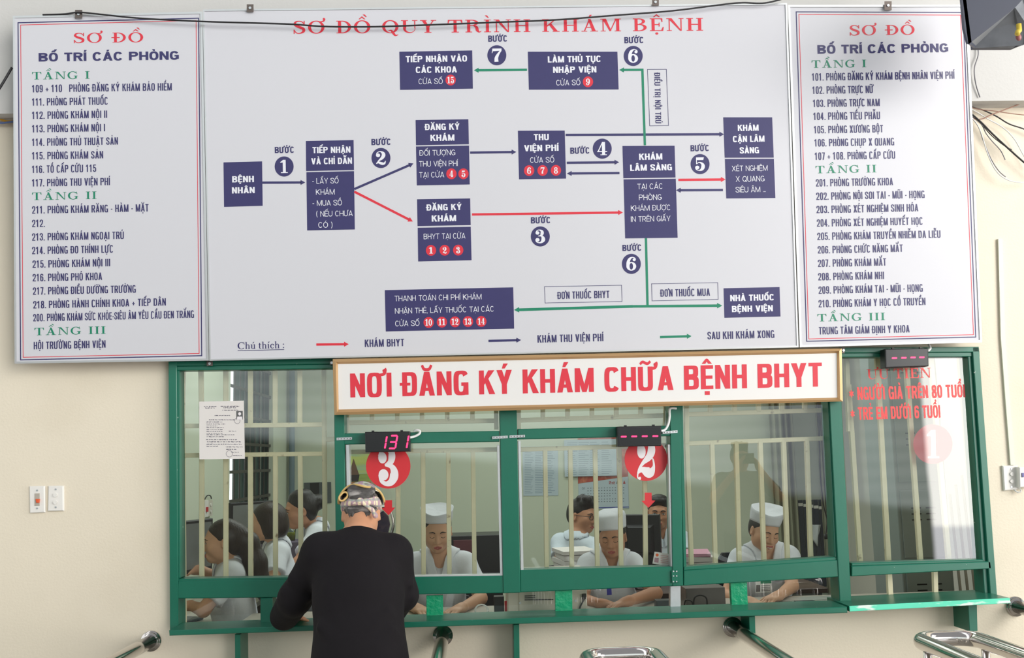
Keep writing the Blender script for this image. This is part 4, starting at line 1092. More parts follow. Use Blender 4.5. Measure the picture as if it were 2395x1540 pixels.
led([(853.5, 1011), (958.5, 1009.5), (960, 1056.5), (854.5, 1058.5)], -0.115, -0.057, [('1', 895, 1035.5), ('3', 919.5, 1034.5), ('1', 946, 1034)],
    'black queue display glowing red 131 above the number 3 sticker', 15, [(958, 1024, -0.09), (968, 1022, -0.075), (980, 1016, -0.07), (982, 1009, -0.068), (975, 1006.5, -0.066), (969, 1009, -0.06)])
led([(1444, 998.5), (1546.5, 996.3), (1547, 1043.5), (1445, 1045.2)], -0.115, -0.057, [('-', 1458.8, 1022), ('-', 1483.3, 1021.4), ('-', 1508, 1021), ('-', 1532.8, 1020.7)],
    'black queue display showing four red dashes above the number 2 sticker', 14, [(1546, 1009, -0.09), (1556, 1005, -0.08), (1563, 992, -0.075), (1566, 975, -0.07), (1567, 957, -0.075), (1582, 956, -0.07)])
led([(2070, 817), (2171, 815), (2172.5, 857), (2071, 860.5)], -0.105, -0.046, [('-', 2092, 838), ('-', 2114, 837.4), ('-', 2135.5, 836.8), ('-', 2156, 836.2)],
    'queue display with red dashes hanging at the top of the priority window', 13, [(2170, 822, -0.08), (2176, 815, -0.07), (2172, 806, -0.06)])

# ---- stickers on the inner face of the panes
REDS = mat('red_vinyl', rgb(205, 40, 48), 0.4, var=0.03, scale=20)
WHTS = mat('white_vinyl', rgb(232, 226, 228), 0.4, var=0.02, scale=20)


def sticker(cx, cy, r_, d, dw, dh, label, y):
    P_ = vplane(y); c = P_.at(cx, cy + r_)
    t = thing('number_sticker', c, label, 'sticker', 'counter number stickers')
    MB().add(pdisc(P_, cx, cy, r_, r_ * 1.01, 0, 64), [tuple(range(63, -1, -1))]).build('disc', REDS, t)
    if d == '1':
        v, f = numerals('1')
    elif d == '3':
        g = G(); g.disc(0.17, 0.75, 0.17, 0.17); g.disc(0.2, 0.24, 0.2, 0.17)
        g.stroke([(0.02, 0.8), (0.12, 0.97), (0.3, 1.03), (0.5, 0.96), (0.55, 0.78), (0.46, 0.6), (0.26, 0.53)], [0.05, 0.08, 0.12, 0.22, 0.28, 0.2, 0.06])
        g.stroke([(0.26, 0.53), (0.5, 0.5), (0.62, 0.36), (0.62, 0.2), (0.5, 0.03), (0.3, -0.03), (0.1, 0.06), (0.03, 0.24)], [0.06, 0.16, 0.28, 0.34, 0.24, 0.14, 0.12, 0.08]); v, f = np.array(g.v), g.f
    else:
        g = G(); g.disc(0.2, 0.72, 0.17, 0.2)
        g.stroke([(0.06, 0.76), (0.14, 0.98), (0.34, 1.04), (0.55, 0.95), (0.6, 0.76), (0.5, 0.58), (0.26, 0.4), (0.08, 0.2), (0.03, 0.0), (0.1, -0.06)], [0.06, 0.09, 0.1, 0.22, 0.3, 0.24, 0.12, 0.07, 0.05, 0.05])
        g.stroke([(0.03, 0.1), (0.2, 0.2), (0.42, 0.13), (0.58, 0.14), (0.68, 0.3), (0.66, 0.48), (0.62, 0.52)], [0.06, 0.16, 0.3, 0.26, 0.1, 0.06, 0.03]); g.disc(0.12, -0.04, 0.045); v, f = np.array(g.v), g.f
    lo, hi = v[:, 0].min(), v[:, 0].max()
    pts = [P_.at(cx - dw / 2 + (a - lo) / (hi - lo) * dw + 0.02 * (0.5 - b) * dh, cy - (b - 0.5) * dh, 0.0008 + _l * LSTEP) for a, b, _l in v]
    mesh('numeral', pts, f, WHTS, t, label='white numeral')
    return t


GLY = -0.0085
sticker(908, 1091, 52, '3', 47, 78, 'round red sticker with a white 3 on the counter glass', GLY)
sticker(1511, 1075, 50, '2', 44, 82, 'round red sticker with a white 2 on the counter glass', GLY)
sticker(2182, 1039.5, 46, '1', 28, 66, 'round red sticker with a white 1 on the priority window', 0.004)


def astick(pts, label):
    P_ = vplane(GLY)
    return mesh('arrow_sticker', [P_.at(x, y) for x, y in pts], [tuple(range(len(pts)))], REDS, label=label, cat='sticker', group='red arrow stickers')


astick([(899, 1171), (899, 1188.5), (891.5, 1188.5), (908.8, 1206), (924.5, 1188), (917, 1188), (917, 1170.5)], 'red down arrow sticker below the round number 3')
astick([(1508, 1153), (1508, 1171.5), (1500, 1172), (1516.7, 1188.5), (1533, 1171.5), (1524.5, 1171), (1524, 1153)], 'red down arrow sticker below the round number 2')
PV = vplane(-0.0012); REDL = mat('bright_red_vinyl', rgb(236, 58, 58), 0.4, var=0.03, scale=20)
pt = thing('priority_lettering', PV.at(2090, 985), 'red priority notice lettering on the glass of the end window', 'lettering')
for gl, x0, x1, y0, cap in ((serif('ƯU TIÊN', gap=0.12, space=0.35), 2028.5, 2178, 887.5, 23), (sans('* NGƯỜI GIÀ TRÊN 80 TUỔI', **BOLD), 1987, 2258, 936.5, 30), (sans('* TRẺ EM DƯỚI 6 TUỔI', **BOLD), 1990, 2200, 983, 29.5)):
    text(PV, pt, 'line', gl, x0, x1, y0, cap, REDL, vs=0.06, lift=0.0)

# ---- paper notice on the first pane
PAPER = mat('white_paper', rgb(222, 216, 212), 0.8, var=0.02, scale=8)
INK = mat('grey_ink', rgb(96, 92, 104), 0.7, var=0.2, scale=60)
PHOTO = mat('monochrome_photo', rgb(92, 92, 92), 0.6, var=0.4, scale=120)
PN = vplane(-0.0085)
nq = [(466, 940), (570.5, 937.5), (572.7, 1073.6), (466.5, 1075)]
pn = thing('paper_notice', PN.at(519, 1075), 'typed and handwritten paper notice taped to the first pane', 'paper')
mesh('sheet', pquad(PN, nq, 0), [(0, 3, 2, 1)], PAPER, pn)
ik = MB(); rnd = random.Random(3)


def scrib(x0, x1, y, h=1.6, gap=0.25):
    x = x0
    while x < x1:
        w_ = rnd.uniform(2.0, 7.0); e = min(x + w_, x1); dy = rnd.uniform(-0.5, 0.5); hh = h * rnd.uniform(0.6, 1.2)
        ik.add([PN.at(x, y + dy - hh / 2, 0.0005), PN.at(e, y - dy - hh / 2, 0.0005), PN.at(e, y - dy + hh / 2, 0.0005), PN.at(x, y + dy + hh / 2, 0.0005)], [(0, 3, 2, 1)]); x = e + rnd.uniform(0.8, 2.2)


for a in ((477, 508, 951.5), (480, 502, 955), (516, 560, 951), (522, 552, 954.5), (520, 558, 960), (502, 538, 972.5), (489, 550, 982.5), (483, 520, 987.5), (483, 527, 992.5), (483, 508, 997), (483, 523, 1001), (483, 521, 1005.5),
          (483, 520, 1009.5), (535, 552, 1009), (483, 521, 1014), (483, 548, 1017.5), (483, 525, 1022), (482, 554, 1029), (484, 563, 1034), (483, 565, 1039.5), (483, 510, 1044.5), (528, 567, 1046), (529, 553, 1051.5), (541, 558, 1058.5), (545, 567, 1066)): scrib(*a)
for k in range(24):
    a0, a1 = 2 * math.pi * k / 24, 2 * math.pi * (k + 0.8) / 24
    for cx, cy, rr in ((536.5, 1062, 8), (555, 985, 7)):
        ik.add([PN.at(cx + rr * math.cos(a0), cy + rr * math.sin(a0), 0.0006), PN.at(cx + rr * math.cos(a1), cy + rr * math.sin(a1), 0.0006), PN.at(cx + (rr - 1) * math.cos(a1), cy + (rr - 1) * math.sin(a1), 0.0006), PN.at(cx + (rr - 1) * math.cos(a0), cy + (rr - 1) * math.sin(a0), 0.0006)], [(0, 1, 2, 3)])
ik.build('handwriting', INK, pn)
ph = mesh('photo', pquad(PN, [(552.5, 962), (567.7, 961.7), (568, 982), (553, 982.3)], 0.0008), [(0, 3, 2, 1)], PHOTO, pn)
pm = MB(); pm.add(pdisc(PN, 560.5, 968.5, 3.4, 4, 0.0012, 16), [tuple(range(15, -1, -1))]); pm.add(pquad(PN, [(555, 975), (566, 975), (567, 982), (554, 982)], 0.0012), [(0, 3, 2, 1)]); pm.build('portrait', WHTS, ph)

# ---- switches on the cream wall
def swplate(q, label, kind):
    c = W(q[3][0], q[3][1], 0); r = thing('wall_switch', W((q[0][0] + q[1][0]) / 2, q[2][1], 0), label, 'switch')
    slab(MB(), q, -0.014, -0.0005, 0.004).build('cover_plate', WHITEPL, r)
    cx = sum(p[0] for p in q) / 4; cy = sum(p[1] for p in q) / 4; y = -0.0142
    if kind == 'breaker':
        slab(MB(), [(cx - 6, cy - 14), (cx + 6, cy - 14.5), (cx + 6, cy + 14.5), (cx - 6, cy + 15)], -0.0165, -0.012, 0.001).build('breaker_window', mat('grey_breaker', rgb(176, 168, 156), 0.4), r)
        slab(MB(), [(cx - 4, cy - 1), (cx + 5, cy - 1), (cx + 4, cy + 8), (cx - 2.5, cy + 8)], -0.026, -0.016, 0.002).build('lever', mat('orange_lever', rgb(222, 92, 48), 0.4), r, label='orange lever')
    else:
        for dx, dy in kind:
            MB().disc_prism(W(cx + dx, cy + dy, y), (0, -1, 0), 0.0095, 0.007, 18).build('button', WHITEPL, r)
    for s_ in (-1, 1): MB().disc_prism(W(cx + 0.5, cy + s_ * 21, y), (0, -1, 0), 0.0045, 0.002, 12).build('screw', ZINC, r)
    return r


swplate([(68, 1138), (104, 1137), (105, 1199.5), (69, 1201)], 'white wall plate with an orange breaker lever', 'breaker')
swplate([(112.5, 1137), (148, 1136.5), (148.5, 1195.5), (111, 1196.5)], 'white wall plate with two push buttons beside the orange breaker', [(0, -8), (0, 9)])
swplate([(2345, 1090), (2381, 1089), (2385, 1146), (2349, 1148.5)], 'white two-button wall plate under the conduit by the priority window', [(1, -9), (1, 8)])
br = thing('circuit_breaker', W(2390, 1150, 0), 'white breaker box at the edge beside the two-button wall plate', 'breaker')
slab(MB(), [(2383.5, 1093), (2412, 1092), (2414, 1140), (2385, 1141)], -0.05, -0.0005, 0.004).build('case', WHITEPL, br)
slab(MB(), [(2390.5, 1107), (2402, 1106.5), (2402.5, 1116), (2391, 1117)], -0.055, -0.048, 0.001).build('blue_label', mat('violet_label', rgb(110, 108, 160), 0.5), br)
MB().tube(smooth_path([W(2384, 1141, -0.02), W(2388, 1150, -0.025), W(2380, 1152, -0.02), W(2372, 1146, -0.012)]), 0.003, 6).build('wire', WIREW, br, smooth=True)
a_ = [W(2337, 560, 0), W(2343, 790, 0), W(2355, 950, 0), W(2366, 1088, 0)]
cd = MB()
for i in range(len(a_) - 1):
    p, q_ = a_[i], a_[i + 1]; cd.hexa([p + Vector((-0.011, -0.012, 0)), p + Vector((0.011, -0.012, 0)), p + Vector((0.011, -0.0005, 0)), p + Vector((-0.011, -0.0005, 0))],
                                      [q_ + Vector((-0.011, -0.012, 0)), q_ + Vector((0.011, -0.012, 0)), q_ + Vector((0.011, -0.0005, 0)), q_ + Vector((-0.011, -0.0005, 0))])
tag(cd.build('wall_conduit', mat('pale_conduit_plastic', rgb(214, 216, 200), 0.5)), 'pale plastic conduit running down to the two-button plate', 'conduit')

# ---- cables
def wire(pts, r_, mt, label, group=None, cat='cable', name='cable', n=8):
    return tag(MB().tube(smooth_path(pts, n), r_, 8).build(name, mt, None, True), label, cat, group)


wire([BPL.at(x, y, l) for x, y, l in ((100, 34.5, 0.004), (150, 33, 0.006), (184, 29, 0.02), (230, 33, 0.025), (330, 43, 0.03), (480, 50.5, 0.035), (600, 54, 0.035), (687, 57, 0.035), (760, 62, 0.03), (877, 62.5, 0.03), (1010, 58, 0.03), (1150, 52.6, 0.03), (1300, 46.5, 0.03), (1438, 36, 0.03), (1571, 25.5, 0.03), (1691, 10.5, 0.03), (1736, 6.5, 0.03), (1790, 7, 0.028), (1850, -8, 0.03))],
     0.0042, WIREB, 'black cable sagging across the title of the flow chart sign')
wire([W(28, 158, -0.2), W(0, 205, -0.2), W(-60, 300, -0.2)], 0.006, WIREB, 'black cable slanting down at the outer edge of the 109 + 110 sign')
rw = random.Random(5)
for k, (pts, mt, r_, lab) in enumerate((
        ([(2240, 238), (2281, 253), (2300, 258), (2330, 272), (2360, 290), (2395, 302), (2430, 318)], WIREB, 0.0035, 'black cable leaving the 101 sign highest of the fan'),
        ([(2240, 240), (2285, 255), (2320, 259), (2360, 265), (2395, 269), (2430, 270)], WIREBR, 0.0025, 'brown cable running almost level from the 101 sign'),
        ([(2240, 270), (2290, 279), (2320, 268), (2360, 253), (2395, 240), (2430, 228)], WIREBR, 0.003, 'brown cable climbing out of the fan beside the 101 sign'),
        ([(2240, 240), (2289, 281), (2320, 312), (2350, 340), (2380, 367), (2395, 380), (2430, 410)], WIREB, 0.0045, 'thick black cable slanting steeply down from the 101 sign'),
        ([(2240, 250), (2288, 284), (2320, 318), (2352, 343), (2366, 350)], WIREB, 0.0025, 'thin black cable end along the thick slanting one'),
        ([(2240, 250), (2290, 285), (2306, 312), (2320, 330), (2340, 352), (2351, 374)], WIREG, 0.0025, 'grey cable end hanging midway in the fan'),
        ([(2240, 240), (2284, 290), (2300, 330), (2318, 372), (2336, 400), (2352, 414)], WIREG, 0.0025, 'grey cable end hanging lowest in the fan'),
        ([(2240, 245), (2286, 292), (2310, 360), (2330, 400), (2355, 420), (2385, 427), (2420, 424)], WIREW, 0.0028, 'white cable looping lowest beside the 101 sign'),
        ([(2240, 240), (2284, 262), (2310, 278), (2345, 298), (2372, 325), (2392, 360), (2410, 390)], WIREW, 0.0028, 'white cable arching through the fan beside the 101 sign'))):
    wire([W(x, y, -0.03 - 0.006 * (k % 4)) for x, y in pts], r_, mt, lab, 'loose cables beside the 101 sign')
for k, (pts, mt, lab) in enumerate((([(-20, 268), (10, 275), (30, 277), (60, 280)], WIREB, 'black wire peeping out beside the 109 + 110 sign'),
                                    ([(-20, 272), (6, 281), (20, 284), (60, 283)], mat('yellow_wire', rgb(214, 160, 50), 0.5), 'yellow wire peeping out beside the 109 + 110 sign'),
                                    ([(-20, 286), (4, 288), (20, 286), (60, 281)], mat('blue_wire', rgb(90, 110, 160), 0.5), 'blue wire peeping out beside the 109 + 110 sign'))):
    wire([W(x, y, -0.02 - 0.006 * k) for x, y in pts], 0.005, mt, lab, 'wires beside the 109 + 110 sign')
wire([W(2285, 100, -0.11), W(2288, 128, -0.112), W(2279, 160, -0.115), W(2282, 195, -0.112), W(2292, 228, -0.108)], 0.003, WIREG, 'grey wire hanging on the beam under the black box')

# ---- dark metal box that hangs down at the upper corner
DARKBOX = mat('blue_black_sheet_metal', rgb(52, 56, 72), 0.5, var=0.1, scale=10)
DUSTYLIT = mat('dusty_lit_sheet_metal', rgb(112, 116, 122), 0.6, var=0.15, scale=12, col2=rgb(70, 74, 82), c2pos=(0.5, 0.7), c2scale=5)
kb = thing('hanging_metal_box', W(2330, 100, -0.75), 'dark hanging metal box with a dusty, lit grey underside over the 101 sign', 'box')
f0, f1, f2, f3 = W(2247, -60, -0.95), W(2254, 72, -0.95), W(2262, 108, -0.95), W(2395, 0, -0.95)
bk = [W(2249, -60, -0.5), W(2256, 60, -0.5), W(2265, 105, -0.5)]
# front (dark) plate, sloping; light on the underside is painted in as paler grey
A = W(2247, -40, -0.80); B = W(2256, 70, -0.80); C = W(2265, 104, -0.80); D = W(2372, 20, -0.80); E = W(2400, -10, -0.80); F2 = W(2400, -40, -0.80)
U1 = W(2276, 113, -0.62); U2 = W(2368, 113, -0.62); U3 = W(2379, 106, -0.64); U4 = W(2392, 106, -0.66); U5 = W(2420, 92, -0.70)
top = Vector((0, 0.0, 0.35))
fr_ = MB().hexa([A, B, C, D, E, F2], [v + Vector((0, 0.02, 0.012)) for v in (A, B, C, D, E, F2)]).build('front_plate', DARKBOX, kb)
un = MB().hexa([C, U1, U2, U3, U4, U5, E, D], [v + Vector((0, 0.004, 0.02)) for v in (C, U1, U2, U3, U4, U5, E, D)]).build('underside', DUSTYLIT, kb, label='dusty, lit grey underside')
bk_ = MB().hexa([U1, U2, U5, U5 + top, U1 + top], [v + Vector((0, 0.02, 0)) for v in (U1, U2, U5, U5 + top, U1 + top)]).build('back_plate', DARKBOX, kb)
MB().hexa([A, C, U1, U1 + top], [v + Vector((0.015, 0, 0)) for v in (A, C, U1, U1 + top)]).build('side_plate', DARKBOX, kb)
MB().hexa([A, F2, U5 + top, U1 + top], [v + Vector((0, 0, 0.02)) for v in (A, F2, U5 + top, U1 + top)]).build('top_plate', DARKBOX, kb)
cc = W(2384, 72, -0.80)
MB().tube([cc + Vector((0, 0, 0.03)), cc, cc + Vector((-0.012, -0.01, -0.008)), cc + Vector((-0.018, -0.012, -0.022))], 0.011, 8).build('cable_stub', mat('yellow_cable_end', rgb(214, 186, 70), 0.5), kb, True, label='yellow cable end')
MB().sphere(cc + Vector((0.0, 0.01, -0.025)), (0.012, 0.01, 0.016)).build('cable_stub', mat('dull_red_cable_end', rgb(150, 90, 90), 0.5), kb, True, label='dull red cable end')

# ------------------------------------------------------------------ stainless queue rails
def rail_flange(p, y, r_=0.034):
    return MB().disc_prism(Vector((p.x, y, p.z)), (0, -1, 0), r_ * 1.55, 0.008, 24).disc_prism(Vector((p.x, y - 0.008, p.z)), (0, -1, 0), r_ * 1.3, 0.012, 24)


def straight_rail(px, py, label, r_=0.030):
    p = W(px, py, 0); L_ = 1.35
    r = thing('queue_rail', (p.x, -L_ + 0.02, 0), label, 'railing', 'stainless queue rails')
    rail_flange(p, -0.001, r_).build('wall_flange', STEEL, r, True)
    e = Vector((p.x, -L_, p.z)); rr = 0.10
    arc_ = [Vector((p.x, -L_ - rr * math.sin(a), p.z - rr + rr * math.cos(a))) for a in [R(t) for t in range(0, 91, 15)]]
    MB().tube([Vector((p.x, -0.01, p.z))] + [Vector((p.x, -L_ * k / 6, p.z)) for k in range(1, 6)] + arc_ + [Vector((p.x, -L_ - rr, 0.0))], r_, 20).build('tube', STEEL, r, True)
    return r


straight_rail(354, 1500, 'stainless rail end fixed to the cream wall below the two switch plates')
straight_rail(1036, 1487, 'stainless rail running out from under the ledge beside the stooping visitor')
straight_rail(1713, 1467, 'stainless rail running out from under the ledge below the window without a number')
straight_rail(2374, 1419, 'stainless rail end fixed to the wall beyond the short worn ledge')


def loop_rail(c0, c1, zt_, yb_, label, r_=0.030, posts=6):
    """U-shaped queue rail: bend nearest the wall, two arms towards the camera"""
    xa, xb = c0, c1
    r = thing('queue_rail', ((xa + xb) / 2, yb_ - 0.4, 0), label, 'railing', 'stainless queue rails')
    rr = 0.075; pts = [Vector((xa, yb_ - 1.7, zt_)), Vector((xa, yb_ - 1.0, zt_)), Vector((xa, yb_ - rr, zt_))]
    pts += [Vector((xa + rr - rr * math.cos(a), yb_ - rr + rr * math.sin(a), zt_)) for a in [R(t) for t in range(15, 91, 15)]]
    pts += [Vector((xb - rr + rr * math.sin(a), yb_ - rr + rr * math.cos(a), zt_)) for a in [R(t) for t in range(0, 91, 15)]]
    pts += [Vector((xb, yb_ - 1.0, zt_)), Vector((xb, yb_ - 1.7, zt_))]
    MB().tube(pts, r_, 20).build('top_tube', STEEL, r, True)
    for x in (xa, xb):
        for k in range(posts):
            y = yb_ - rr - 0.03 - k * 0.30
            MB().tube([Vector((x, y, zt_ - 0.012)), Vector((x, y, 0.0))], 0.016, 14).build('baluster', STEEL, r, True)
    return r


yl = -0.9
loop_rail(W(1368, 1533, yl).x, W(1530, 1530, yl).x, W(1450, 1533, yl).z, yl, 'U-shaped stainless queue rail whose bend peeps up below counter 2')
yl = -0.85
loop_rail(W(2140, 1500, yl).x, W(2272, 1492, yl).x, W(2205, 1494, yl).z, yl, 'U-shaped stainless queue rail with balusters below the priority window')

# ------------------------------------------------------------------ office behind the windows
WOODL = mat('pale_laminate', rgb(178, 172, 160), 0.45, var=0.06, scale=20, stretch=(1, 6, 6))
WOODD = mat('dark_brown_laminate', rgb(74, 56, 50), 0.4, var=0.15, scale=20, stretch=(1, 6, 6))
MAROON = mat('maroon_panel', rgb(92, 44, 52), 0.5, var=0.1, scale=20)
BEIGEM = mat('beige_computer_plastic', rgb(206, 198, 184), 0.45, var=0.03)
GREYM = mat('grey_green_locker_steel', rgb(136, 146, 142), 0.4, var=0.06, scale=8, metal=0.1)
GREYD = mat('dark_grey_panel', rgb(84, 90, 92), 0.5, var=0.06, scale=12)
BLUEP = mat('pale_printed_paper', rgb(190, 204, 212), 0.7, var=0.03, scale=6)
DESKZ = 0.83

dk = thing('counter_desk', (0.9, 0.33, 0), 'long laminate desk just inside the counter windows', 'desk')
MB().bbox((-1.20, 0.055, DESKZ - 0.03), (3.35, 0.64, DESKZ), 0.004).build('top', WOODL, dk)
for x in (-1.16, 0.1, 1.2, 2.2, 3.3): MB().box((x - 0.015, 0.20, 0.001), (x + 0.015, 0.60, DESKZ - 0.03)).build('side_panel', WOODL, dk)
cdk = thing('computer_desk', (XL + 0.24, 1.7, 0), 'narrow desk along the end wall in front of the three clerks in profile', 'desk')
MB().bbox((XL + 0.005, 0.66, 0.73), (XL + 0.46, 3.1, 0.76), 0.004).build('top', WOODL, cdk)
for y in (0.70, 1.9, 3.05): MB().box((XL + 0.02, y - 0.015, 0.001), (XL + 0.44, y + 0.015, 0.73)).build('side_panel', WOODL, cdk)
wdk = thing('work_desk', (1.0, 1.75, 0), 'second desk behind the nurses, loaded with paper', 'desk')
MB().bbox((0.30, 1.42, 0.73), (2.15, 2.05, 0.76), 0.004).build('top', WOODD, wdk)
for x in (0.34, 2.11): MB().box((x - 0.015, 1.46, 0.001), (x + 0.015, 2.0, 0.73)).build('side_panel', WOODD, wdk)

# window of the end wall with its steel bars and outside light
w6 = thing('window_6', (XL - 0.07, (wy0 + wy1) / 2, wz0), 'barred window in the end wall of the office', None, kind='structure')
DGRN = mat('dark_green_window_paint', rgb(34, 66, 60), 0.45, var=0.1)
for y in (wy0, wy0 + 0.52, wy1 - 0.52, wy1):
    MB().box((XL - 0.10, y - 0.03, wz0), (XL - 0.04, y + 0.03, wz1)).build('upright', DGRN, w6)
MB().box((XL - 0.10, wy0, wz0), (XL - 0.04, wy1, wz0 + 0.07)).build('sill_rail', DGRN, w6); MB().box((XL - 0.10, wy0, wz1 - 0.06), (XL - 0.04, wy1, wz1)).build('head_rail', DGRN, w6)
# shutter leaf folded halfway
MB().box((XL - 0.16, wy0 + 0.80, wz0 + 0.05), (XL - 0.12, wy1 - 0.02, wz1 - 0.06)).build('shutter', mat('dusky_green_shutter', rgb(58, 82, 80), 0.5, var=0.1), w6)
gg = bpy.data.objects.new('security_grille', None); COL.objects.link(gg); gg.parent = w6; ORG[gg] = ORG[w6]
BARD = mat('dark_window_bar', rgb(70, 68, 64), 0.5, metal=0.4, var=0.15)
for k in range(9):
    y = wy0 + 0.08 + (wy1 - wy0 - 0.16) * k / 8
    MB().tube([Vector((XL - 0.03, y, wz0)), Vector((XL - 0.03, y, wz1))], 0.006, 6).build('bar', BARD, gg)
for k in range(8):
    z = wz0 + 0.10 + k * 0.22
    MB().box((XL - 0.037, wy0, z - 0.012), (XL - 0.023, wy1, z + 0.012)).build('bar', BARD, gg)

pp = MB().tube([Vector((XL + 0.05, YB - 0.05, 0.001)), Vector((XL + 0.05, YB - 0.05, 3.04))], 0.028, 12).build('wall_pipe', mat('blue_grey_pipe', rgb(110, 128, 138), 0.5), None, True)
tag(pp, 'blue-grey pipe standing in the corner of the office', 'pipe')


def onleft(y, z): return Vector((XL, y, z))


def wallbox(name, Yp, q, th, mt, label, cat, group=None):   # thin thing hung on the back wall
    r = thing(name, W((q[0][0] + q[1][0]) / 2, q[2][1], Yp), label, cat, group)
    slab(MB(), q, Yp - th, Yp - 0.002, 0.001).build('sheet' if th < 0.01 else 'panel', mt, r); return r


BKY = YB
def lines(parent, q, n, mt, Yp, seed, x0=0.06, x1=0.94, cols=1, h=0.9):
    rr = random.Random(seed); mb = MB()
    for i in range(n):
        v = 0.08 + 0.86 * i / max(n - 1, 1)
        for c in range(cols):
            a = x0 + (x1 - x0) * c / cols; b = a + (x1 - x0) / cols * rr.uniform(0.55, 0.92)
            P = lambda u, dv: W(q[0][0] + (q[1][0] - q[0][0]) * u, q[0][1] + (q[3][1] - q[0][1]) * v + (q[1][1] - q[0][1]) * u + dv, Yp)
            mb.add([P(a, -h / 2), P(a, h / 2), P(b, h / 2), P(b, -h / 2)], [(0, 1, 2, 3)])
    return mb.build('printed_rows', mt, parent)


INKB = mat('faint_blue_ink', rgb(132, 150, 166), 0.7, var=0.1)
q = [(1222, 1046), (1305, 1044), (1306, 1160), (1224, 1161)]
wp = wallbox('wall_list', BKY, q, 0.004, BLUEP, 'pale printed list on the office wall next to the wide green post', 'paper'); lines(wp, q, 26, INKB, BKY - 0.0045, 1, cols=3)
q = [(1319, 1030), (1441, 1027), (1443, 1113), (1321, 1116)]
wp = wallbox('wall_list', BKY - 0.02, q, 0.004, BLUEP, 'landscape printed sheet hanging over the calendar', 'paper'); lines(wp, q, 16, INKB, BKY - 0.0245, 2, cols=4)
ca = thing('wall_calendar', W(1410, 1190, BKY), 'wall calendar with an orange-red top and months 01 and 02 below', 'calendar')
slab(MB(), [(1352, 1118), (1469, 1115), (1471, 1190), (1354, 1193)], BKY - 0.006, BKY - 0.002, 0.001).build('month_sheet', BLUEP, ca)
slab(MB(), [(1351, 1026), (1466, 1023), (1469, 1115), (1352, 1132)], BKY - 0.0075, BKY - 0.0062, 0.0005).build('picture_sheet', mat('orange_red_print', rgb(176, 84, 70), 0.5, var=0.25, scale=14, col2=rgb(220, 150, 110), c2pos=(0.5, 0.7), c2scale=10), ca)
slab(MB(), [(1354, 1188.5), (1471, 1185.5), (1471, 1187.5), (1354, 1190.5)], BKY - 0.0075, BKY - 0.0062).build('blue_line', mat('blue_line_print', rgb(80, 90, 160), 0.5), ca)
CP = vplane(BKY - 0.0065); GI = mat('grey_calendar_ink', rgb(110, 116, 124), 0.7); RI = mat('red_calendar_ink', rgb(176, 76, 76), 0.7)
text(CP, ca, 'lettering', sans('01', **THIN), 1361, 1368, 1146, 5.5, GI, vs=0.02); text(CP, ca, 'lettering', sans('02', **THIN), 1361, 1369, 1161, 5.5, GI, vs=0.02)
cm = MB()
for k, y in enumerate((1142, 1148, 1155, 1161, 1168, 1174)):
    for i in range(14 if k != 3 else 9):
        x = 1374 + i * 6.4; cm.add([CP.at(x, y - i * 0.15, 0.0004), CP.at(x, y + 1.6 - i * 0.15, 0.0004), CP.at(x + 2.6, y + 1.6 - i * 0.15, 0.0004), CP.at(x + 2.6, y - i * 0.15, 0.0004)], [(0, 1, 2, 3)])
cm.build('day_rows', GI, ca)
for x0, x1, hh in ((1424, 1429, 7), (1430, 1434, 5), (1434, 1438, 6)): text(CP, ca, 'red_mark', numerals('2'), x0, x1, 1133, hh, RI)
for k, x in enumerate((1444, 1452, 1460)): cm = MB().add([CP.at(x - 3, 1132, 0.0004), CP.at(x + 3, 1132, 0.0004), CP.at(x, 1124, 0.0004)], [(0, 1, 2)]).build('emblem', (GI, GRNP, RI)[k], ca)

# sailing-boat picture on a little shelf
pc = thing('framed_picture', W(842, 1130, 3.4), 'small picture of a dark sailing boat at sunset standing on a narrow shelf', 'picture')
q = [(812, 1062), (872, 1060), (873, 1128), (813, 1130)]
PQ = vplane(3.4)
slab(MB(), q, 3.4, 3.42, 0.001).build('canvas', mat('sunset_sky_paint', rgb(186, 196, 110), 0.6, var=0.25, scale=5, col2=rgb(120, 168, 186), c2pos=(0.45, 0.6), c2scale=4, stretch=(0.3, 1, 2)), pc)
mesh('sea', pquad(PQ, [(813, 1110), (872.5, 1108), (873, 1127), (813, 1129)], 0.001), [(0, 3, 2, 1)], mat('green_sea_paint', rgb(140, 160, 84), 0.6, var=0.3, scale=14, stretch=(0.3, 1, 3)), pc)
mesh('hull', [PQ.at(x, y, 0.002) for x, y in ((815, 1112), (841, 1111), (838, 1127), (818, 1127.5))], [(0, 3, 2, 1)], mat('dark_hull_paint', rgb(44, 38, 38), 0.6), pc)
mesh('sail', [PQ.at(x, y, 0.002) for x, y in ((827, 1073), (840, 1111), (816, 1112))], [(0, 2, 1)], mat('brown_sail_paint', rgb(104, 78, 62), 0.6, var=0.2), pc)
shf = slab(MB(), [(800, 1129), (880, 1127), (880, 1133), (800, 1135)], 3.36, 3.62, 0.002).build('narrow_shelf', mat('orange_wood_shelf', rgb(160, 104, 72), 0.5, var=0.15))
tag(shf, 'narrow orange-brown shelf under the sailing-boat picture', 'shelf')
cbb = thing('wall_cupboard', W(842, 1230, 3.45), 'pale cupboard that carries the narrow shelf and its picture', 'cupboard')
slab(MB(), [(800, 1136), (884, 1134), (888, 1480), (804, 1482)], 3.40, 3.64, 0.003).build('body', mat('pale_blue_cupboard', rgb(176, 192, 196), 0.5, var=0.05), cbb)
for q in ([(803, 1139), (841, 1138), (843, 1470), (807, 1471)], [(844, 1138), (881, 1137), (884, 1469), (847, 1470)]):
    slab(MB(), q, 3.385, 3.40, 0.002).build('door', mat('pale_blue_door', rgb(184, 200, 204), 0.5, var=0.05), cbb)

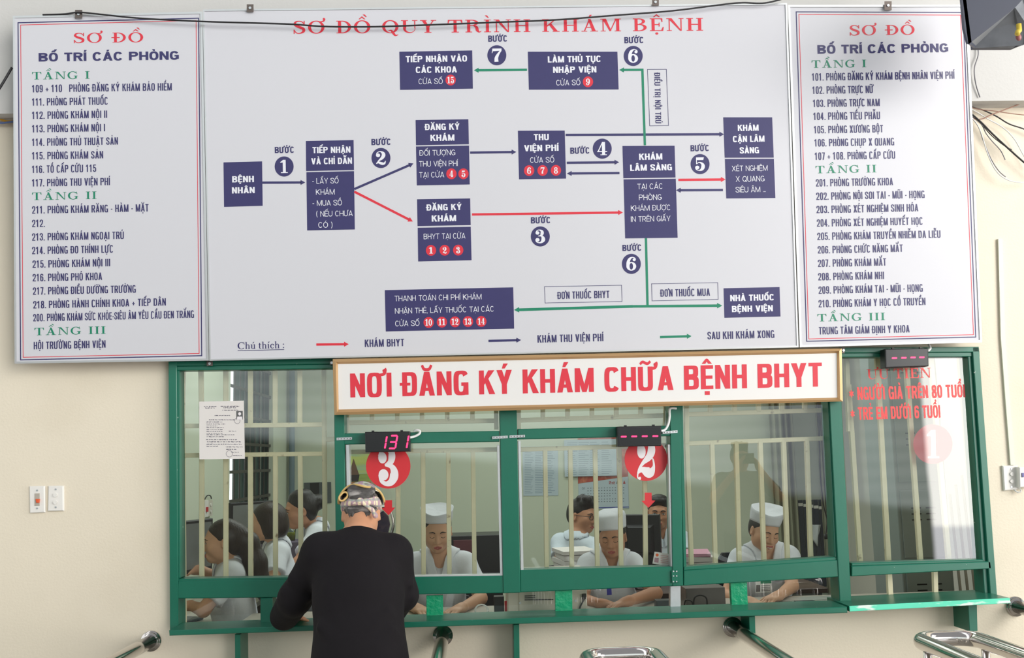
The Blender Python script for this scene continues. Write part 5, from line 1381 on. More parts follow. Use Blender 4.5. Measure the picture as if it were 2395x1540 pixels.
# dark panel picture on the wall of the first window
nb = wallbox('notice_board', BKY, [(711, 1130), (774, 1128), (775, 1177), (713, 1179)], 0.012, GREYD, 'dark grey notice board on the office wall above the pinned-up hair', 'board')
slab(MB(), [(725, 1131), (746, 1130), (747, 1177), (727, 1178)], BKY - 0.016, BKY - 0.012).build('dark_sheet', BLACKP, nb)
# switches inside
iw = thing('wall_switch', onleft(2.1, W(490, 1209, 2.1).z) + Vector((0.01, 0, 0)), 'old double switch box inside the office above the ponytailed clerk', 'switch')
zc = W(490, 1189, 2.1).z
MB().box((XL + 0.001, 1.97, zc - 0.055), (XL + 0.03, 2.06, zc + 0.055)).build('breaker_case', WHITEPL, iw); MB().box((XL + 0.001, 2.09, zc - 0.055), (XL + 0.02, 2.20, zc + 0.05)).build('switch_plate', BEIGEM, iw)
MB().box((XL + 0.028, 1.995, zc - 0.02), (XL + 0.04, 2.02, zc + 0.01)).build('lever', REDS, iw, label='red lever')
for z in (-0.025, 0.02): MB().disc_prism((XL + 0.02, 2.145, zc + z), (1, 0, 0), 0.011, 0.006, 12).build('button', WHITEPL, iw)
MB().tube(smooth_path([(XL + 0.01, 2.02, zc + 0.055), (XL + 0.02, 2.06, zc + 0.085), (XL + 0.02, 2.14, zc + 0.08), (XL + 0.01, 2.2, zc + 0.06)]), 0.004, 6).build('wire', WIREB, iw, True)


def monitor(c, fd, w, h, label, tilt=0):
    """flat screen; c centre of the screen, fd where it faces"""
    fd = Vector(fd).normalized(); sx_ = Vector((-fd.y, fd.x, 0)); M = Matrix((sx_, -fd, Vector((0, 0, 1)))).transposed().to_4x4(); M.translation = Vector(c)
    base = DESKZB; r = thing('monitor', (c[0] - fd.x * 0.06, c[1] - fd.y * 0.06, base), label, 'monitor', 'monitors in the office')
    MB().bbox((-w / 2, -0.012, -h / 2), (w / 2, 0.03, h / 2), 0.005, M).build('housing', BLACKP, r)
    MB().box((-w / 2 + 0.018, -0.0135, -h / 2 + 0.025), (w / 2 - 0.018, -0.011, h / 2 - 0.018), M).build('screen', mat('dim_screen', rgb(120, 124, 122), 0.2, var=0.2, scale=8), r)
    MB().loft([[M @ Vector((x * k, y, z * k)) for x, z in ((-w * 0.35, -h * 0.3), (w * 0.35, -h * 0.3), (w * 0.35, h * 0.3), (-w * 0.35, h * 0.3))] for k, y in ((1, 0.029), (0.8, 0.06))], True).build('rear_shell', BLACKP, r)
    zb_ = base - Vector(c).z
    MB().box((-0.03, 0.035, zb_ + 0.01), (0.03, 0.06, -h * 0.25), M).build('stand', BLACKP, r)
    MB().bbox((-0.11, -0.03, zb_ + 0.001), (0.11, 0.13, zb_ + 0.016), 0.004, M).build('base', BLACKP, r)
    return r


DESKZB = 0.761
monitor(W(440, 1281, 0.85), (0.80, -0.30, 0), 0.42, 0.29, 'black monitor at the edge of the notice window in front of the ponytailed clerk')
monitor(W(590, 1225, 2.05), (0.75, -0.5, 0), 0.40, 0.29, 'dark monitor seen between the bobbed hair and the barred window')
monitor(W(1500, 1262, 1.72), (0.35, 0.9, 0), 0.26, 0.32, 'black monitor seen from behind, beside the round white cap')

# dark cabinet and chair things behind the first nurse
cx0, cx1, cz = W(1054, 1255, 2.6).x, W(1173, 1255, 2.6).x, W(1110, 1253, 2.6).z
cb = thing('low_cabinet', ((cx0 + cx1) / 2, 2.75, 0), 'dark low cabinet with a maroon panel behind the first nurse', 'cabinet')
MB().bbox((cx0, 2.60, 0.001), (cx1, 2.95, cz), 0.004).build('body', BLACKP, cb)
MB().bbox((cx0 + 0.02, 2.588, cz - 0.30), (cx0 + 0.17, 2.602, cz - 0.03), 0.002).build('door', MAROON, cb, label='maroon panel')
fc = thing('folding_chair', W(905, 1330, 2.3), 'folded chair with a navy back and chrome loop behind the stooping visitor', 'chair')
pts = [W(868, 1300, 2.3), W(870, 1230, 2.3), W(878, 1196, 2.3), W(896, 1186, 2.3), W(912, 1195, 2.3), W(920, 1222, 2.3), W(916, 1248, 2.3), W(906, 1290, 2.3), W(902, 1470, 2.3)]
MB().tube(smooth_path(pts, 6), 0.010, 10).build('frame_tube', STEEL, fc, True)
bk_ = [W(874, 1225, 2.29), W(880, 1202, 2.29), W(896, 1196, 2.29), W(908, 1208, 2.29), W(912, 1228, 2.29), W(906, 1254, 2.29), W(894, 1264, 2.29), W(878, 1262, 2.29)]
MB().hexa(bk_, [v + Vector((0, 0.03, 0)) for v in bk_]).build('backrest', mat('navy_vinyl', rgb(36, 38, 66), 0.4), fc)
st_ = [W(872, 1300, 2.2), W(906, 1299, 2.2), W(908, 1306, 2.2), W(872, 1307, 2.2)]
MB().hexa(st_, [v + Vector((0, 0.3, 0)) for v in st_]).build('seat', mat('navy_vinyl_seat', rgb(36, 38, 66), 0.4), fc)
MB().tube([W(870, 1300, 2.3), W(866, 1470, 2.3)], 0.010, 10).build('leg', STEEL, fc, True)
for x in (868, 904): MB().tube([W(x, 1305, 2.3), W(x, 1468, 2.05)], 0.010, 10).build('leg', STEEL, fc, True)
STRIPE = mat('striped_mesh_fabric', rgb(66, 66, 68), 0.8, var=0.5, scale=4, stretch=(0.1, 0.1, 60))

# paper stacks on the second desk
rs = random.Random(2)
for n_, (px, py, Y, w_, d_, k, lab, ang) in enumerate(((1352, 1340, 1.5, 0.22, 0.30, 10, 'loose stack of white papers beside the round white cap', 8), (1625, 1338, 1.6, 0.26, 0.3, 8, 'stack of papers and pink folders between the post and the smiling nurse', -5), (1670, 1345, 1.55, 0.24, 0.3, 5, 'lower heap of papers next to the pink folders', 12))):
    p = W(px, py, Y); r = thing('paper_stack', (p.x, Y + 0.1, 0.761), lab, 'papers', 'paper stacks on the second desk'); z = 0.761
    for i in range(k):
        M = Matrix.Translation((p.x + rs.uniform(-0.01, 0.01), Y + 0.12 + rs.uniform(-0.01, 0.01), z)) @ Matrix.Rotation(R(ang + rs.uniform(-5, 5)), 4, 'Z') @ Matrix.Rotation(R(rs.uniform(0, 1.2)), 4, 'X')
        h_ = rs.uniform(0.012, 0.03); pink = n_ == 1 and i in (4, 7)
        MB().box((-w_ / 2, -d_ / 2, 0), (w_ / 2, d_ / 2, h_), M).build('sheaf', mat('pink_folder', rgb(206, 150, 170), 0.6) if pink else PAPER, r); z += h_ + 0.004

# things lying on the counter desk behind the slot
pcx = thing('desktop_computer', W(1280, 1440, 0.25), 'beige desktop computer case lying behind the green-filmed divider of counter 2', 'computer')
q = [(1186, 1346), (1372, 1339), (1374, 1441), (1187, 1447)]
slab(MB(), q, 0.20, 0.52, 0.006).build('case', BEIGEM, pcx)
slab(MB(), [(1213, 1350), (1372, 1345), (1373, 1437), (1214, 1442)], 0.192, 0.201, 0.003).build('front_panel', BEIGEM, pcx)
for x0, x1, y in ((1227, 1252, 1395), (1227, 1252, 1399.5), (1227, 1294, 1404)):
    slab(MB(), [(x0, y - 1), (x1, y - 1.8), (x1, y + 0.2), (x0, y + 1)], 0.190, 0.193).build('vent_slot', BLACKP, pcx)
for x, y in ((1216.5, 1411), (1346, 1406)): MB().disc_prism(W(x, y, 0.192), (0, -1, 0), 0.006, 0.004, 10).build('screw', ZINC, pcx)
MB().tube(smooth_path([W(1353, 1436, 0.185), W(1358, 1418, 0.18), (W(1366, 1402, 0.18)), W(1367, 1394, 0.185)]), 0.004, 6).build('power_cable', WIREB, pcx, True)
slab(MB(), [(1362, 1391), (1371, 1390), (1371, 1402), (1362, 1403)], 0.17, 0.192, 0.003).build('plug', BLACKP, pcx)
co_ = []
for k in range(40):
    a = 2 * math.pi * k / 16; co_.append(W(1126 + (14 + k * 0.06) * math.cos(a), 1429 + (13 + 0.05 * k) * math.sin(a), 0.20 + 0.001 * k))
co_ += [W(1150, 1440, 0.2), W(1158, 1436, 0.2), W(1152, 1432, 0.2)]
tag(MB().tube(co_, 0.0035, 6).build('cable_coil', WIREW, None, True), 'white cable coil standing behind the slot glass of counter 3', 'cable')


def deskbox(name, px, py, w_, d_, h_, mt, label, cat, yaw=0, group=None, z0=None):
    z = (DESKZ if z0 is None else z0) + 0.0008; p = WZ(px, py, z); M = Matrix.Translation((p.x, p.y, z)) @ Matrix.Rotation(R(yaw), 4, 'Z')
    return tag(MB().bbox((-w_ / 2, 0, 0), (w_ / 2, d_, h_), min(0.003, h_ * 0.3), M).build(name, mt), label, cat, group)


deskbox('paper_form', 1045, 1446, 0.14, 0.16, 0.002, PAPER, 'white form lying under the hands of the first nurse', 'paper', 8)
deskbox('paper_form', 990, 1449, 0.10, 0.12, 0.004, PAPER, 'small white paper pad left of the green-filmed divider of counter 3', 'paper', -14)
deskbox('stamp_box', 1168, 1440, 0.05, 0.06, 0.09, BLACKP, 'black stamp holder next to the beige computer case', 'stamp')
deskbox('glue_stick', 1185, 1441, 0.018, 0.018, 0.07, REDS, 'red glue stick between stamp holder and computer case', 'glue')
deskbox('adaptor_box', 1557, 1427, 0.09, 0.07, 0.045, BLACKP, 'black adaptor box beside the bare steel slot divider', 'adaptor')
deskbox('telephone_set', 1652, 1424, 0.20, 0.14, 0.10, mat('dark_grey_device', rgb(96, 92, 90), 0.4, var=0.05), 'dark grey device between the steel divider and the last green-filmed divider', 'device')
tag(MB().tube(smooth_path([W(1600, 1424, 0.25), W(1604, 1405, 0.22), W(1618, 1408, 0.2), W(1622, 1424, 0.2), W(1624, 1400, 0.2), W(1638, 1393, 0.2), W(1652, 1400, 0.2), W(1654, 1420, 0.2)]), 0.004, 6).build('looped_cable', WIREB, None, True), 'black cable looping in front of the dark grey device', 'cable')
deskbox('ink_pad', 1890, 1414, 0.10, 0.06, 0.012, BLACKP, 'black ink pad near the smiling nurse', 'ink pad', 5)
deskbox('desk_mat', 1895, 1405, 0.30, 0.12, 0.002, mat('clear_grey_mat', rgb(176, 180, 176), 0.25), 'clear grey desk mat behind the last slot pane', 'mat', 4)
idc = thing('identity_card', W(1549, 1325, 0.02), 'small laminated identity card standing in the corner of counter 2', 'card')
IP = vplane(0.012)
slab(MB(), [(1531, 1291), (1568, 1297), (1566, 1325), (1526, 1319)], 0.013, 0.015, 0.0003).build('card', PAPER, idc)
mesh('portrait_photo', pquad(IP, [(1531.5, 1305), (1541, 1306), (1540, 1317), (1530, 1315.5)], 0.0), [(0, 3, 2, 1)], mat('tinted_photo', rgb(170, 130, 140), 0.6, var=0.4, scale=300), idc)
mesh('round_emblem', pdisc(IP, 1537, 1299, 3.6, 3.6, 0.0, 16), [tuple(range(15, -1, -1))], mat('orange_emblem', rgb(226, 96, 40), 0.6), idc)
im = MB()
for y in (1299, 1303, 1307, 1311, 1315): im.add(pquad(IP, [(1545, y), (1563, y + 2.6), (1563, y + 3.8), (1545, y + 1.2)], 0.0), [(0, 3, 2, 1)])
im.build('printed_rows', mat('pale_red_ink', rgb(206, 140, 140), 0.6), idc)
fbx = MB().bbox((-1.62, 2.74, 0.7608), (-1.26, 3.04, 1.034), 0.004).build('file_box', mat('dusky_violet_cardboard', rgb(92, 82, 100), 0.7, var=0.1))
tag(fbx, 'dusky violet file box that carries the glass of tea', 'box')
dg = thing('drinking_glass', Vector((-1.42, 2.89, 1.0345)), 'small glass of yellow-green tea behind the bobbed hair', 'glass')
p = Vector((-1.42, 2.89, 1.0345)); gm_ = MB(); gm_.tube([p, p + Vector((0, 0, 0.10))], [0.030, 0.036], 16).build('cup', GLASSC, dg, True)
MB().tube([p + Vector((0, 0, 0.003)), p + Vector((0, 0, 0.06))], [0.027, 0.031], 16).build('tea', mat('yellow_green_tea', rgb(150, 156, 40), 0.2), dg, True)

# lockers and cloths behind the priority window
lk = thing('steel_locker', (2.75, 1.35, 0), 'tall grey-green steel locker with vent slots behind the priority window', 'locker')
MB().bbox((2.53, 1.20, 0.001), (2.84, 1.62, 2.25), 0.004).build('body', GREYM, lk)
for z0 in (0.05, 0.50, 0.95, 1.40, 1.84):
    d_ = MB().bbox((2.55, 1.19, z0), (2.82, 1.203, z0 + 0.40), 0.002).build('door', GREYM, lk)
    for x in (2.61, 2.70):
        for k in range(3): MB().box((x, 1.1885, z0 + 0.22 + k * 0.035), (x + 0.06, 1.1905, z0 + 0.228 + k * 0.035)).build('vent_slot', BLACKP, d_)
    MB().sphere((2.80, 1.18, z0 + 0.2), 0.012).build('knob', ZINC, d_, True)
for k in range(6):
    x = 2.98 + 0.025 * k; a = Vector((2.92 + 0.045 * k, 1.25, 0.001)); b = Vector((3.06 + 0.045 * k, 1.62, 1.30 + 0.06 * (k % 3)))
    tag(MB().tube([a, b], 0.009, 8).build('wooden_stick', mat('pale_stick_wood', rgb(150, 146, 132), 0.7, var=0.1), None, True), 'thin pale stick leaning in the corner beside the steel locker', 'stick', 'sticks beside the steel locker')
cur = []
for z in (0.02, 2.6):
    cur.append([Vector((1.95 + 0.78 * i / 60, 4.80 + 0.05 * math.sin(i * 0.9), z)) for i in range(61)] + [Vector((2.73 - 0.78 * i / 60, 4.82 + 0.05 * math.sin((60 - i) * 0.9), z)) for i in range(61)])
def curtain(x0, x1, y, z0, z1, label, mt, n=60):
    A = [[Vector((x0 + (x1 - x0) * i / n, y + 0.035 * math.sin(i * 0.75 + 0.3 * math.sin(z * 2)), z)) for i in range(n + 1)] + [Vector((x1 - (x1 - x0) * i / n, y + 0.012 + 0.035 * math.sin((n - i) * 0.75 + 0.3 * math.sin(z * 2)), z)) for i in range(n + 1)] for z in np.linspace(z0, z1, 8)]
    return tag(MB().loft(A, True).build('curtain', mt, None, True), label, 'curtain', 'curtains at the end of the office')
CURT = mat('grey_green_curtain', rgb(150, 150, 128), 0.9, var=0.05)
curtain(W(1812, 1200, 4.85).x, W(1868, 1200, 4.85).x, 4.85, 0.02, 2.7, 'grey-green curtain next to the smiling nurse', CURT, 34)
curtain(W(1925, 1200, 4.85).x, 3.38, 4.85, 0.02, 2.7, 'grey-green curtain reaching into the end corner', CURT, 14)
for k in range(5):
    x0 = W(1868 + 12 * k, 1200, 4.9).x; x1 = W(1879 + 12 * k, 1200, 4.9).x
    sl = thing('blind_slat', ((x0 + x1) / 2, 4.9, 0.3), 'dark blue-grey slat of the vertical blind between the grey-green curtains', 'blind', 'vertical blind slats')
    MB().box((x0, 4.90, 0.3), (x1, 4.905, W(1890, 1170, 4.9).z)).build('slat', mat('dark_blue_slat', rgb(52, 58, 70), 0.6, var=0.1), sl)
    MB().box((x0, 4.896, W(1890, 1184 + 2.2 * k, 4.9).z), (x1, 4.8985, W(1890, 1177 + 2.2 * k, 4.9).z)).build('white_tab', WHITEPL, sl)
cl = []
for j in range(9):
    t = j / 8; row = []
    for i in range(9):
        u = i / 8; row.append(W(1898 + 26 * u - 9 * abs(u - 0.5) * t + 4 * math.sin(5 * u), 1228 + 54 * t * (1 - 1.1 * abs(u - 0.45)), 4.87 + 0.012 * math.sin(7 * u + 3 * t)))
    cl.append(row)
cm = MB(); cm.loft([r_ + [v + Vector((0, 0.006, 0)) for v in reversed(r_)] for r_ in cl], True)
tag(cm.build('hanging_cloth', mat('white_rag', rgb(206, 210, 212), 0.9), None, True), 'white rag hanging in front of the dark vertical blind', 'cloth')
tag(MB().tube(smooth_path([Vector((W(1912, 960, 1.4).x, 1.4, 3.045)), W(1914, 960, 1.4), W(1918, 1100, 1.4), W(1926, 1180, 1.4), W(1934, 1215, 1.4), W(1933, 1240, 1.4), W(1931, 1252, 1.4)]), 0.004, 6).tube([W(1931, 1250, 1.4), W(1932, 1262, 1.4)], 0.011, 8).build('hanging_plug', WIREB, None, True), 'black cable with a plug hanging beside the white rag', 'cable')

# ------------------------------------------------------------------ people: bodies grown as one continuous surface from blended limbs
def npv(v): return np.array(tuple(v), dtype=np.float64)


class SDF:
    def __init__(s): s.p = []

    def cone(s, a, b, ra, rb, k=0.02, sub=False, cut=None): s.p.append(('c', npv(a), npv(b), ra, rb, k, sub, cut)); return s

    def ell(s, c, r, M=None, k=0.02, sub=False, cut=None):
        A = np.eye(3) if M is None else np.array(M.to_3x3())
        s.p.append(('e', npv(c), np.array(r, dtype=np.float64), A, None, k, sub, cut)); return s

    def one(s, q, P):
        if q[0] == 'c':
            a, b, ra, rb = q[1:5]; ba = b - a; pa = P - a
            t = np.clip(pa @ ba / (ba @ ba + 1e-12), 0, 1)
            d = np.linalg.norm(pa - t[:, None] * ba, axis=1) - (ra + (rb - ra) * t)
        else:
            L = (P - q[1]) @ q[3]; r = q[2]
            k0 = np.linalg.norm(L / r, axis=1); k1 = np.linalg.norm(L / (r * r), axis=1) + 1e-9
            d = k0 * (k0 - 1) / k1
            d = np.where(k0 < 1e-4, -r.min(), d)
        if q[7] is not None:
            for pt, n in (q[7] if isinstance(q[7], list) else [q[7]]): d = np.maximum(d, (P - npv(pt)) @ npv(n))
        return d

    def __call__(s, P):
        d = np.full(len(P), 1e3)
        for q in s.p:
            e = s.one(q, P); k = q[5]
            if q[6]:
                e = -e; h = np.clip(0.5 - 0.5 * (e - d) / k, 0, 1); h = 1 - h
                d = d * (1 - h) + e * h + k * h * (1 - h)
            else:
                h = np.clip(0.5 + 0.5 * (e - d) / k, 0, 1)
                d = e * (1 - h) + d * h - k * h * (1 - h)
        return d

    def bounds(s):
        lo = np.full(3, 1e9); hi = -lo
        for q in s.p:
            if q[6]: continue
            if q[0] == 'c':
                r = max(q[3], q[4]); lo = np.minimum(lo, np.minimum(q[1], q[2]) - r); hi = np.maximum(hi, np.maximum(q[1], q[2]) + r)
            else:
                e = np.sqrt((q[3] ** 2) @ (q[2] ** 2)); lo = np.minimum(lo, q[1] - e); hi = np.maximum(hi, q[1] + e)
        return lo, hi


def surf(fn, lo, hi, h):
    lo = np.asarray(lo) - 3 * h; hi = np.asarray(hi) + 3 * h; B = 4
    n = (np.ceil((hi - lo) / h / B).astype(int)) * B
    nb = n // B
    g = [lo[i] + (np.arange(nb[i]) + 0.5) * B * h for i in range(3)]
    C = np.stack(np.meshgrid(*g, indexing='ij'), -1).reshape(-1, 3)
    dc = fn(C); near = np.abs(dc) < B * h * 1.7
    D = np.repeat(np.repeat(np.repeat(dc.reshape(nb), B, 0), B, 1), B, 2)
    ni = np.argwhere(near.reshape(nb))
    o = np.stack(np.meshgrid(*[np.arange(B)] * 3, indexing='ij'), -1).reshape(-1, 3)
    I = (ni[:, None, :] * B + o[None]).reshape(-1, 3)
    P = lo + (I + 0.5) * h
    vals = np.concatenate([fn(P[i:i + 60000]) for i in range(0, len(P), 60000)]) if len(P) else np.zeros(0)
    D[I[:, 0], I[:, 1], I[:, 2]] = vals
    S = D < 0
    c = np.zeros(np.array(D.shape) - 1, dtype=np.int8)
    for dx in (0, 1):
        for dy in (0, 1):
            for dz in (0, 1): c += S[dx:D.shape[0] - 1 + dx, dy:D.shape[1] - 1 + dy, dz:D.shape[2] - 1 + dz]
    A = np.argwhere((c > 0) & (c < 8)); idx = np.full(c.shape, -1, dtype=np.int64); idx[A[:, 0], A[:, 1], A[:, 2]] = np.arange(len(A))
    acc = np.zeros((len(A), 3)); cnt = np.zeros(len(A))
    cor = [(x, y, z) for x in (0, 1) for y in (0, 1) for z in (0, 1)]
    for i, a in enumerate(cor):
        for b in cor[i + 1:]:
            if sum(abs(a[k] - b[k]) for k in range(3)) != 1: continue
            va = D[A[:, 0] + a[0], A[:, 1] + a[1], A[:, 2] + a[2]]; vb = D[A[:, 0] + b[0], A[:, 1] + b[1], A[:, 2] + b[2]]
            m_ = (va < 0) != (vb < 0); t = np.where(m_, va / np.where(m_, va - vb, 1), 0)
            acc += m_[:, None] * (np.array(a) + t[:, None] * (np.array(b) - np.array(a))); cnt += m_
    V = lo + (A + 0.5 + acc / np.maximum(cnt, 1)[:, None]) * h
    F = []
    for ax in range(3):
        u, w = (ax + 1) % 3, (ax + 2) % 3
        a = [slice(None)] * 3; b = [slice(None)] * 3
        a[ax] = slice(0, -1); b[ax] = slice(1, None)
        s0, s1 = S[tuple(a)], S[tuple(b)]
        E = np.argwhere(s0 != s1); E = E[(E[:, u] > 0) & (E[:, w] > 0)]
        if not len(E): continue
        E = E[(E[:, u] < c.shape[u]) & (E[:, w] < c.shape[w])]
        q = []
        for du, dw in ((1, 1), (0, 1), (0, 0), (1, 0)):
            k = E.copy(); k[:, u] -= du; k[:, w] -= dw; q.append(idx[k[:, 0], k[:, 1], k[:, 2]])
        q = np.stack(q, 1); fl = s0[E[:, 0], E[:, 1], E[:, 2]]
        q = np.where(fl[:, None], q, q[:, ::-1]); F.append(q[(q >= 0).all(1)])
    F = np.concatenate(F) if F else np.zeros((0, 4), int)
    # one gentle relaxation
    for _ in range(2):
        s_ = np.zeros_like(V); k_ = np.zeros(len(V))
        for i in range(4):
            a, b = F[:, i], F[:, (i + 1) % 4]
            np.add.at(s_, a, V[b]); np.add.at(s_, b, V[a]); np.add.at(k_, a, 1); np.add.at(k_, b, 1)
        V = 0.55 * V + 0.45 * s_ / np.maximum(k_, 1)[:, None]
    return V, F


def skin_mat(name, col): return mat(name, col, 0.5, var=0.06, scale=25, spec=0.35, sss=0.06)


SK_F = skin_mat('fair_skin', rgb(212, 164, 134)); SK_T = skin_mat('tan_skin', rgb(190, 138, 108)); SK_O = skin_mat('old_warm_skin', rgb(206, 150, 116))
HAIRB = mat('black_hair', rgb(26, 22, 22), 0.42, var=0.35, scale=60, bump=0.3, bscale=120, stretch=(1, 1, 0.12))
HAIRBR = mat('dark_brown_hair', rgb(42, 29, 22), 0.42, var=0.3, scale=60, bump=0.3, bscale=120, stretch=(1, 1, 0.12))
HAIRG = mat('greying_hair', rgb(70, 66, 64), 0.45, var=0.6, scale=90, bump=0.4, bscale=160, stretch=(0.25, 1, 1), col2=rgb(168, 162, 158), c2pos=(0.52, 0.7), c2scale=40)
CLOTHW = mat('white_uniform_cotton', rgb(222, 224, 232), 0.8, var=0.03, scale=10, bump=0.5, bscale=14)
CLOTHP = mat('pale_shirt_cotton', rgb(206, 216, 226), 0.8, var=0.03, scale=10, bump=0.5, bscale=14)
CLOTHK = mat('black_jacket_cloth', rgb(27, 24, 27), 0.85, var=0.12, scale=9, bump=0.55, bscale=9, spec=0.2)
TROU = mat('dark_trouser_cloth', rgb(38, 38, 46), 0.85, var=0.1, scale=9, bump=0.3, bscale=12)
LIP = mat('lip_skin', rgb(166, 84, 78), 0.45, var=0.05)
BROW = mat('eyebrow_hair', rgb(44, 34, 30), 0.7, var=0.2)
EYEW = mat('eye_white', rgb(214, 208, 202), 0.3)
IRIS = mat('dark_iris', rgb(24, 18, 16), 0.2)
TEETH = mat('teeth', rgb(226, 222, 212), 0.4)


def rot3(yaw, pitch, roll): return (Matrix.Rotation(R(yaw), 4, 'Z') @ Matrix.Rotation(R(pitch), 4, 'X') @ Matrix.Rotation(R(roll), 4, 'Y'))


def head_prims(S, T, s, male=False, neck=None, hair_only=False):
    """T: head-local -> world (face looks along local -y)"""
    X = lambda x, y, z: T @ Vector((x * s, y * s, z * s)); q = lambda *r: [v * s for v in r]
    e = lambda x, y, z, r, k=0.02, sub=False: S.ell(X(x, y, z), q(*r), T, k * s, sub)
    e(0, 0.014, 0.034, (0.074, 0.092, 0.080))
    e(0, -0.022, -0.012, (0.063, 0.068, 0.085), 0.03)
    j = 0.036 if male else 0.030
    e(0, -0.052, -0.083, (j, 0.034, 0.026), 0.035)
    for sd in (-1, 1):
        e(sd * 0.040, -0.054, -0.026, (0.026, 0.026, 0.026), 0.025)
        e(sd * 0.046, -0.005, -0.055, (0.020, 0.034, 0.034), 0.035)
    S.cone(X(-0.032, -0.079, 0.022), X(0.032, -0.079, 0.022), 0.010 * s, 0.010 * s, 0.02 * s)
    for sd in (-1, 1):
        e(sd * 0.031, -0.094, 0.004, (0.017, 0.014, 0.011), 0.014, True)
        e(sd * 0.031, -0.072, 0.002, (0.0155, 0.0145, 0.0115), 0.006)
    S.cone(X(0, -0.080, 0.010), X(0, -0.106, -0.030), 0.0085 * s, 0.0122 * s, 0.010 * s)
    for sd in (-1, 1): e(sd * 0.012, -0.092, -0.033, (0.0085, 0.010, 0.0075), 0.008)
    S.cone(X(-0.017, -0.083, -0.061), X(0.017, -0.083, -0.061), 0.0068 * s, 0.0068 * s, 0.010 * s)
    S.cone(X(-0.014, -0.082, -0.071), X(0.014, -0.082, -0.071), 0.0072 * s, 0.0072 * s, 0.010 * s)
    for sd in (-1, 1):
        Rm = T.to_3x3().to_4x4() @ Matrix.Rotation(R(sd * 18), 4, 'Z')
        S.ell(X(sd * 0.079, 0.012, -0.008), q(0.008, 0.019, 0.031), Rm, 0.008 * s)
        S.ell(X(sd * 0.086, 0.006, -0.004), q(0.006, 0.010, 0.018), Rm, 0.005 * s, True)


def face_parts(root, S, T, s, eyes='down', smile=False, brow=BROW, male=False):
    X = lambda x, y, z: T @ Vector((x * s, y * s, z * s)); d = (T.to_3x3() @ Vector((0, 1, 0))).normalized()
    def hit(x, z):
        ts = np.linspace(-0.17, 0.0, 171) * s; o = T @ Vector((x * s, 0, z * s)); P = np.array([tuple(o + d * t) for t in ts])
        v = S(P); k = np.argmax(v < 0); return o + d * ts[k]
    for sd in (-1, 1):
        b = [hit(sd * x, z) for x, z in ((0.014, 0.021), (0.026, 0.0265), (0.038, 0.025), (0.048, 0.018))]
        MB().tube(smooth_path(b, 4), [v * s for v in np.interp(np.linspace(0, 1, 13), [0, 0.4, 1], [0.0028, 0.0036, 0.0012] if not male else [0.0034, 0.0044, 0.0016])], 6).build('eyebrow', brow, root, True)
        if eyes == 'down':
            b = [hit(sd * x, z) - d * 0.0006 for x, z in ((0.018, -0.003), (0.026, -0.008), (0.034, -0.009), (0.043, -0.004))]
            MB().tube(smooth_path(b, 4), 0.0017 * s, 6).build('eyelashes', brow, root, True)
        else:
            c = hit(sd * 0.031, 0.001) + d * 0.004 * s
            ey = MB().sphere(c, (0.0115 * s, 0.0065 * s, 0.0048 * s), 12, 8, T.to_3x3().to_4x4()).build('eye', EYEW, root, True)
            MB().sphere(c - d * 0.0042 * s, (0.0046 * s, 0.003 * s, 0.0046 * s), 10, 8, T.to_3x3().to_4x4()).build('iris', IRIS, ey, True)
            b = [hit(sd * x, z) - d * 0.0012 for x, z in ((0.019, 0.002), (0.026, 0.0065), (0.034, 0.0068), (0.044, 0.002))]
            MB().tube(smooth_path(b, 4), 0.0016 * s, 6).build('eyelashes', brow, root, True)
    w = 0.023 if smile else 0.019; up = 0.006 if smile else 0.0
    L = SDF()
    for (xa, za), (xb, zb), r_ in (((-w, -0.064 + up), (-0.004, -0.0605), 0.0040), ((-0.004, -0.0605), (0.004, -0.0605), 0.0046), ((0.004, -0.0605), (w, -0.064 + up), 0.0040),
                                   ((-w * 0.9, -0.066 + up), (0, -0.0725), 0.0045), ((0, -0.0725), (w * 0.9, -0.066 + up), 0.0045)):
        a, b = hit(xa, za), hit(xb, zb); L.cone(a + d * 0.0015, b + d * 0.0015, r_ * s, r_ * s, 0.003)
    if smile:
        a, b = hit(-0.014, -0.0655), hit(0.014, -0.0655); MB().tube([a - d * 0.003, hit(0, -0.067) - d * 0.003, b - d * 0.003], 0.0026 * s, 8).build('teeth', TEETH, root, True)
    V, F = surf(L, *L.bounds(), 0.0016); mesh('lips', V, F, LIP, root, True)


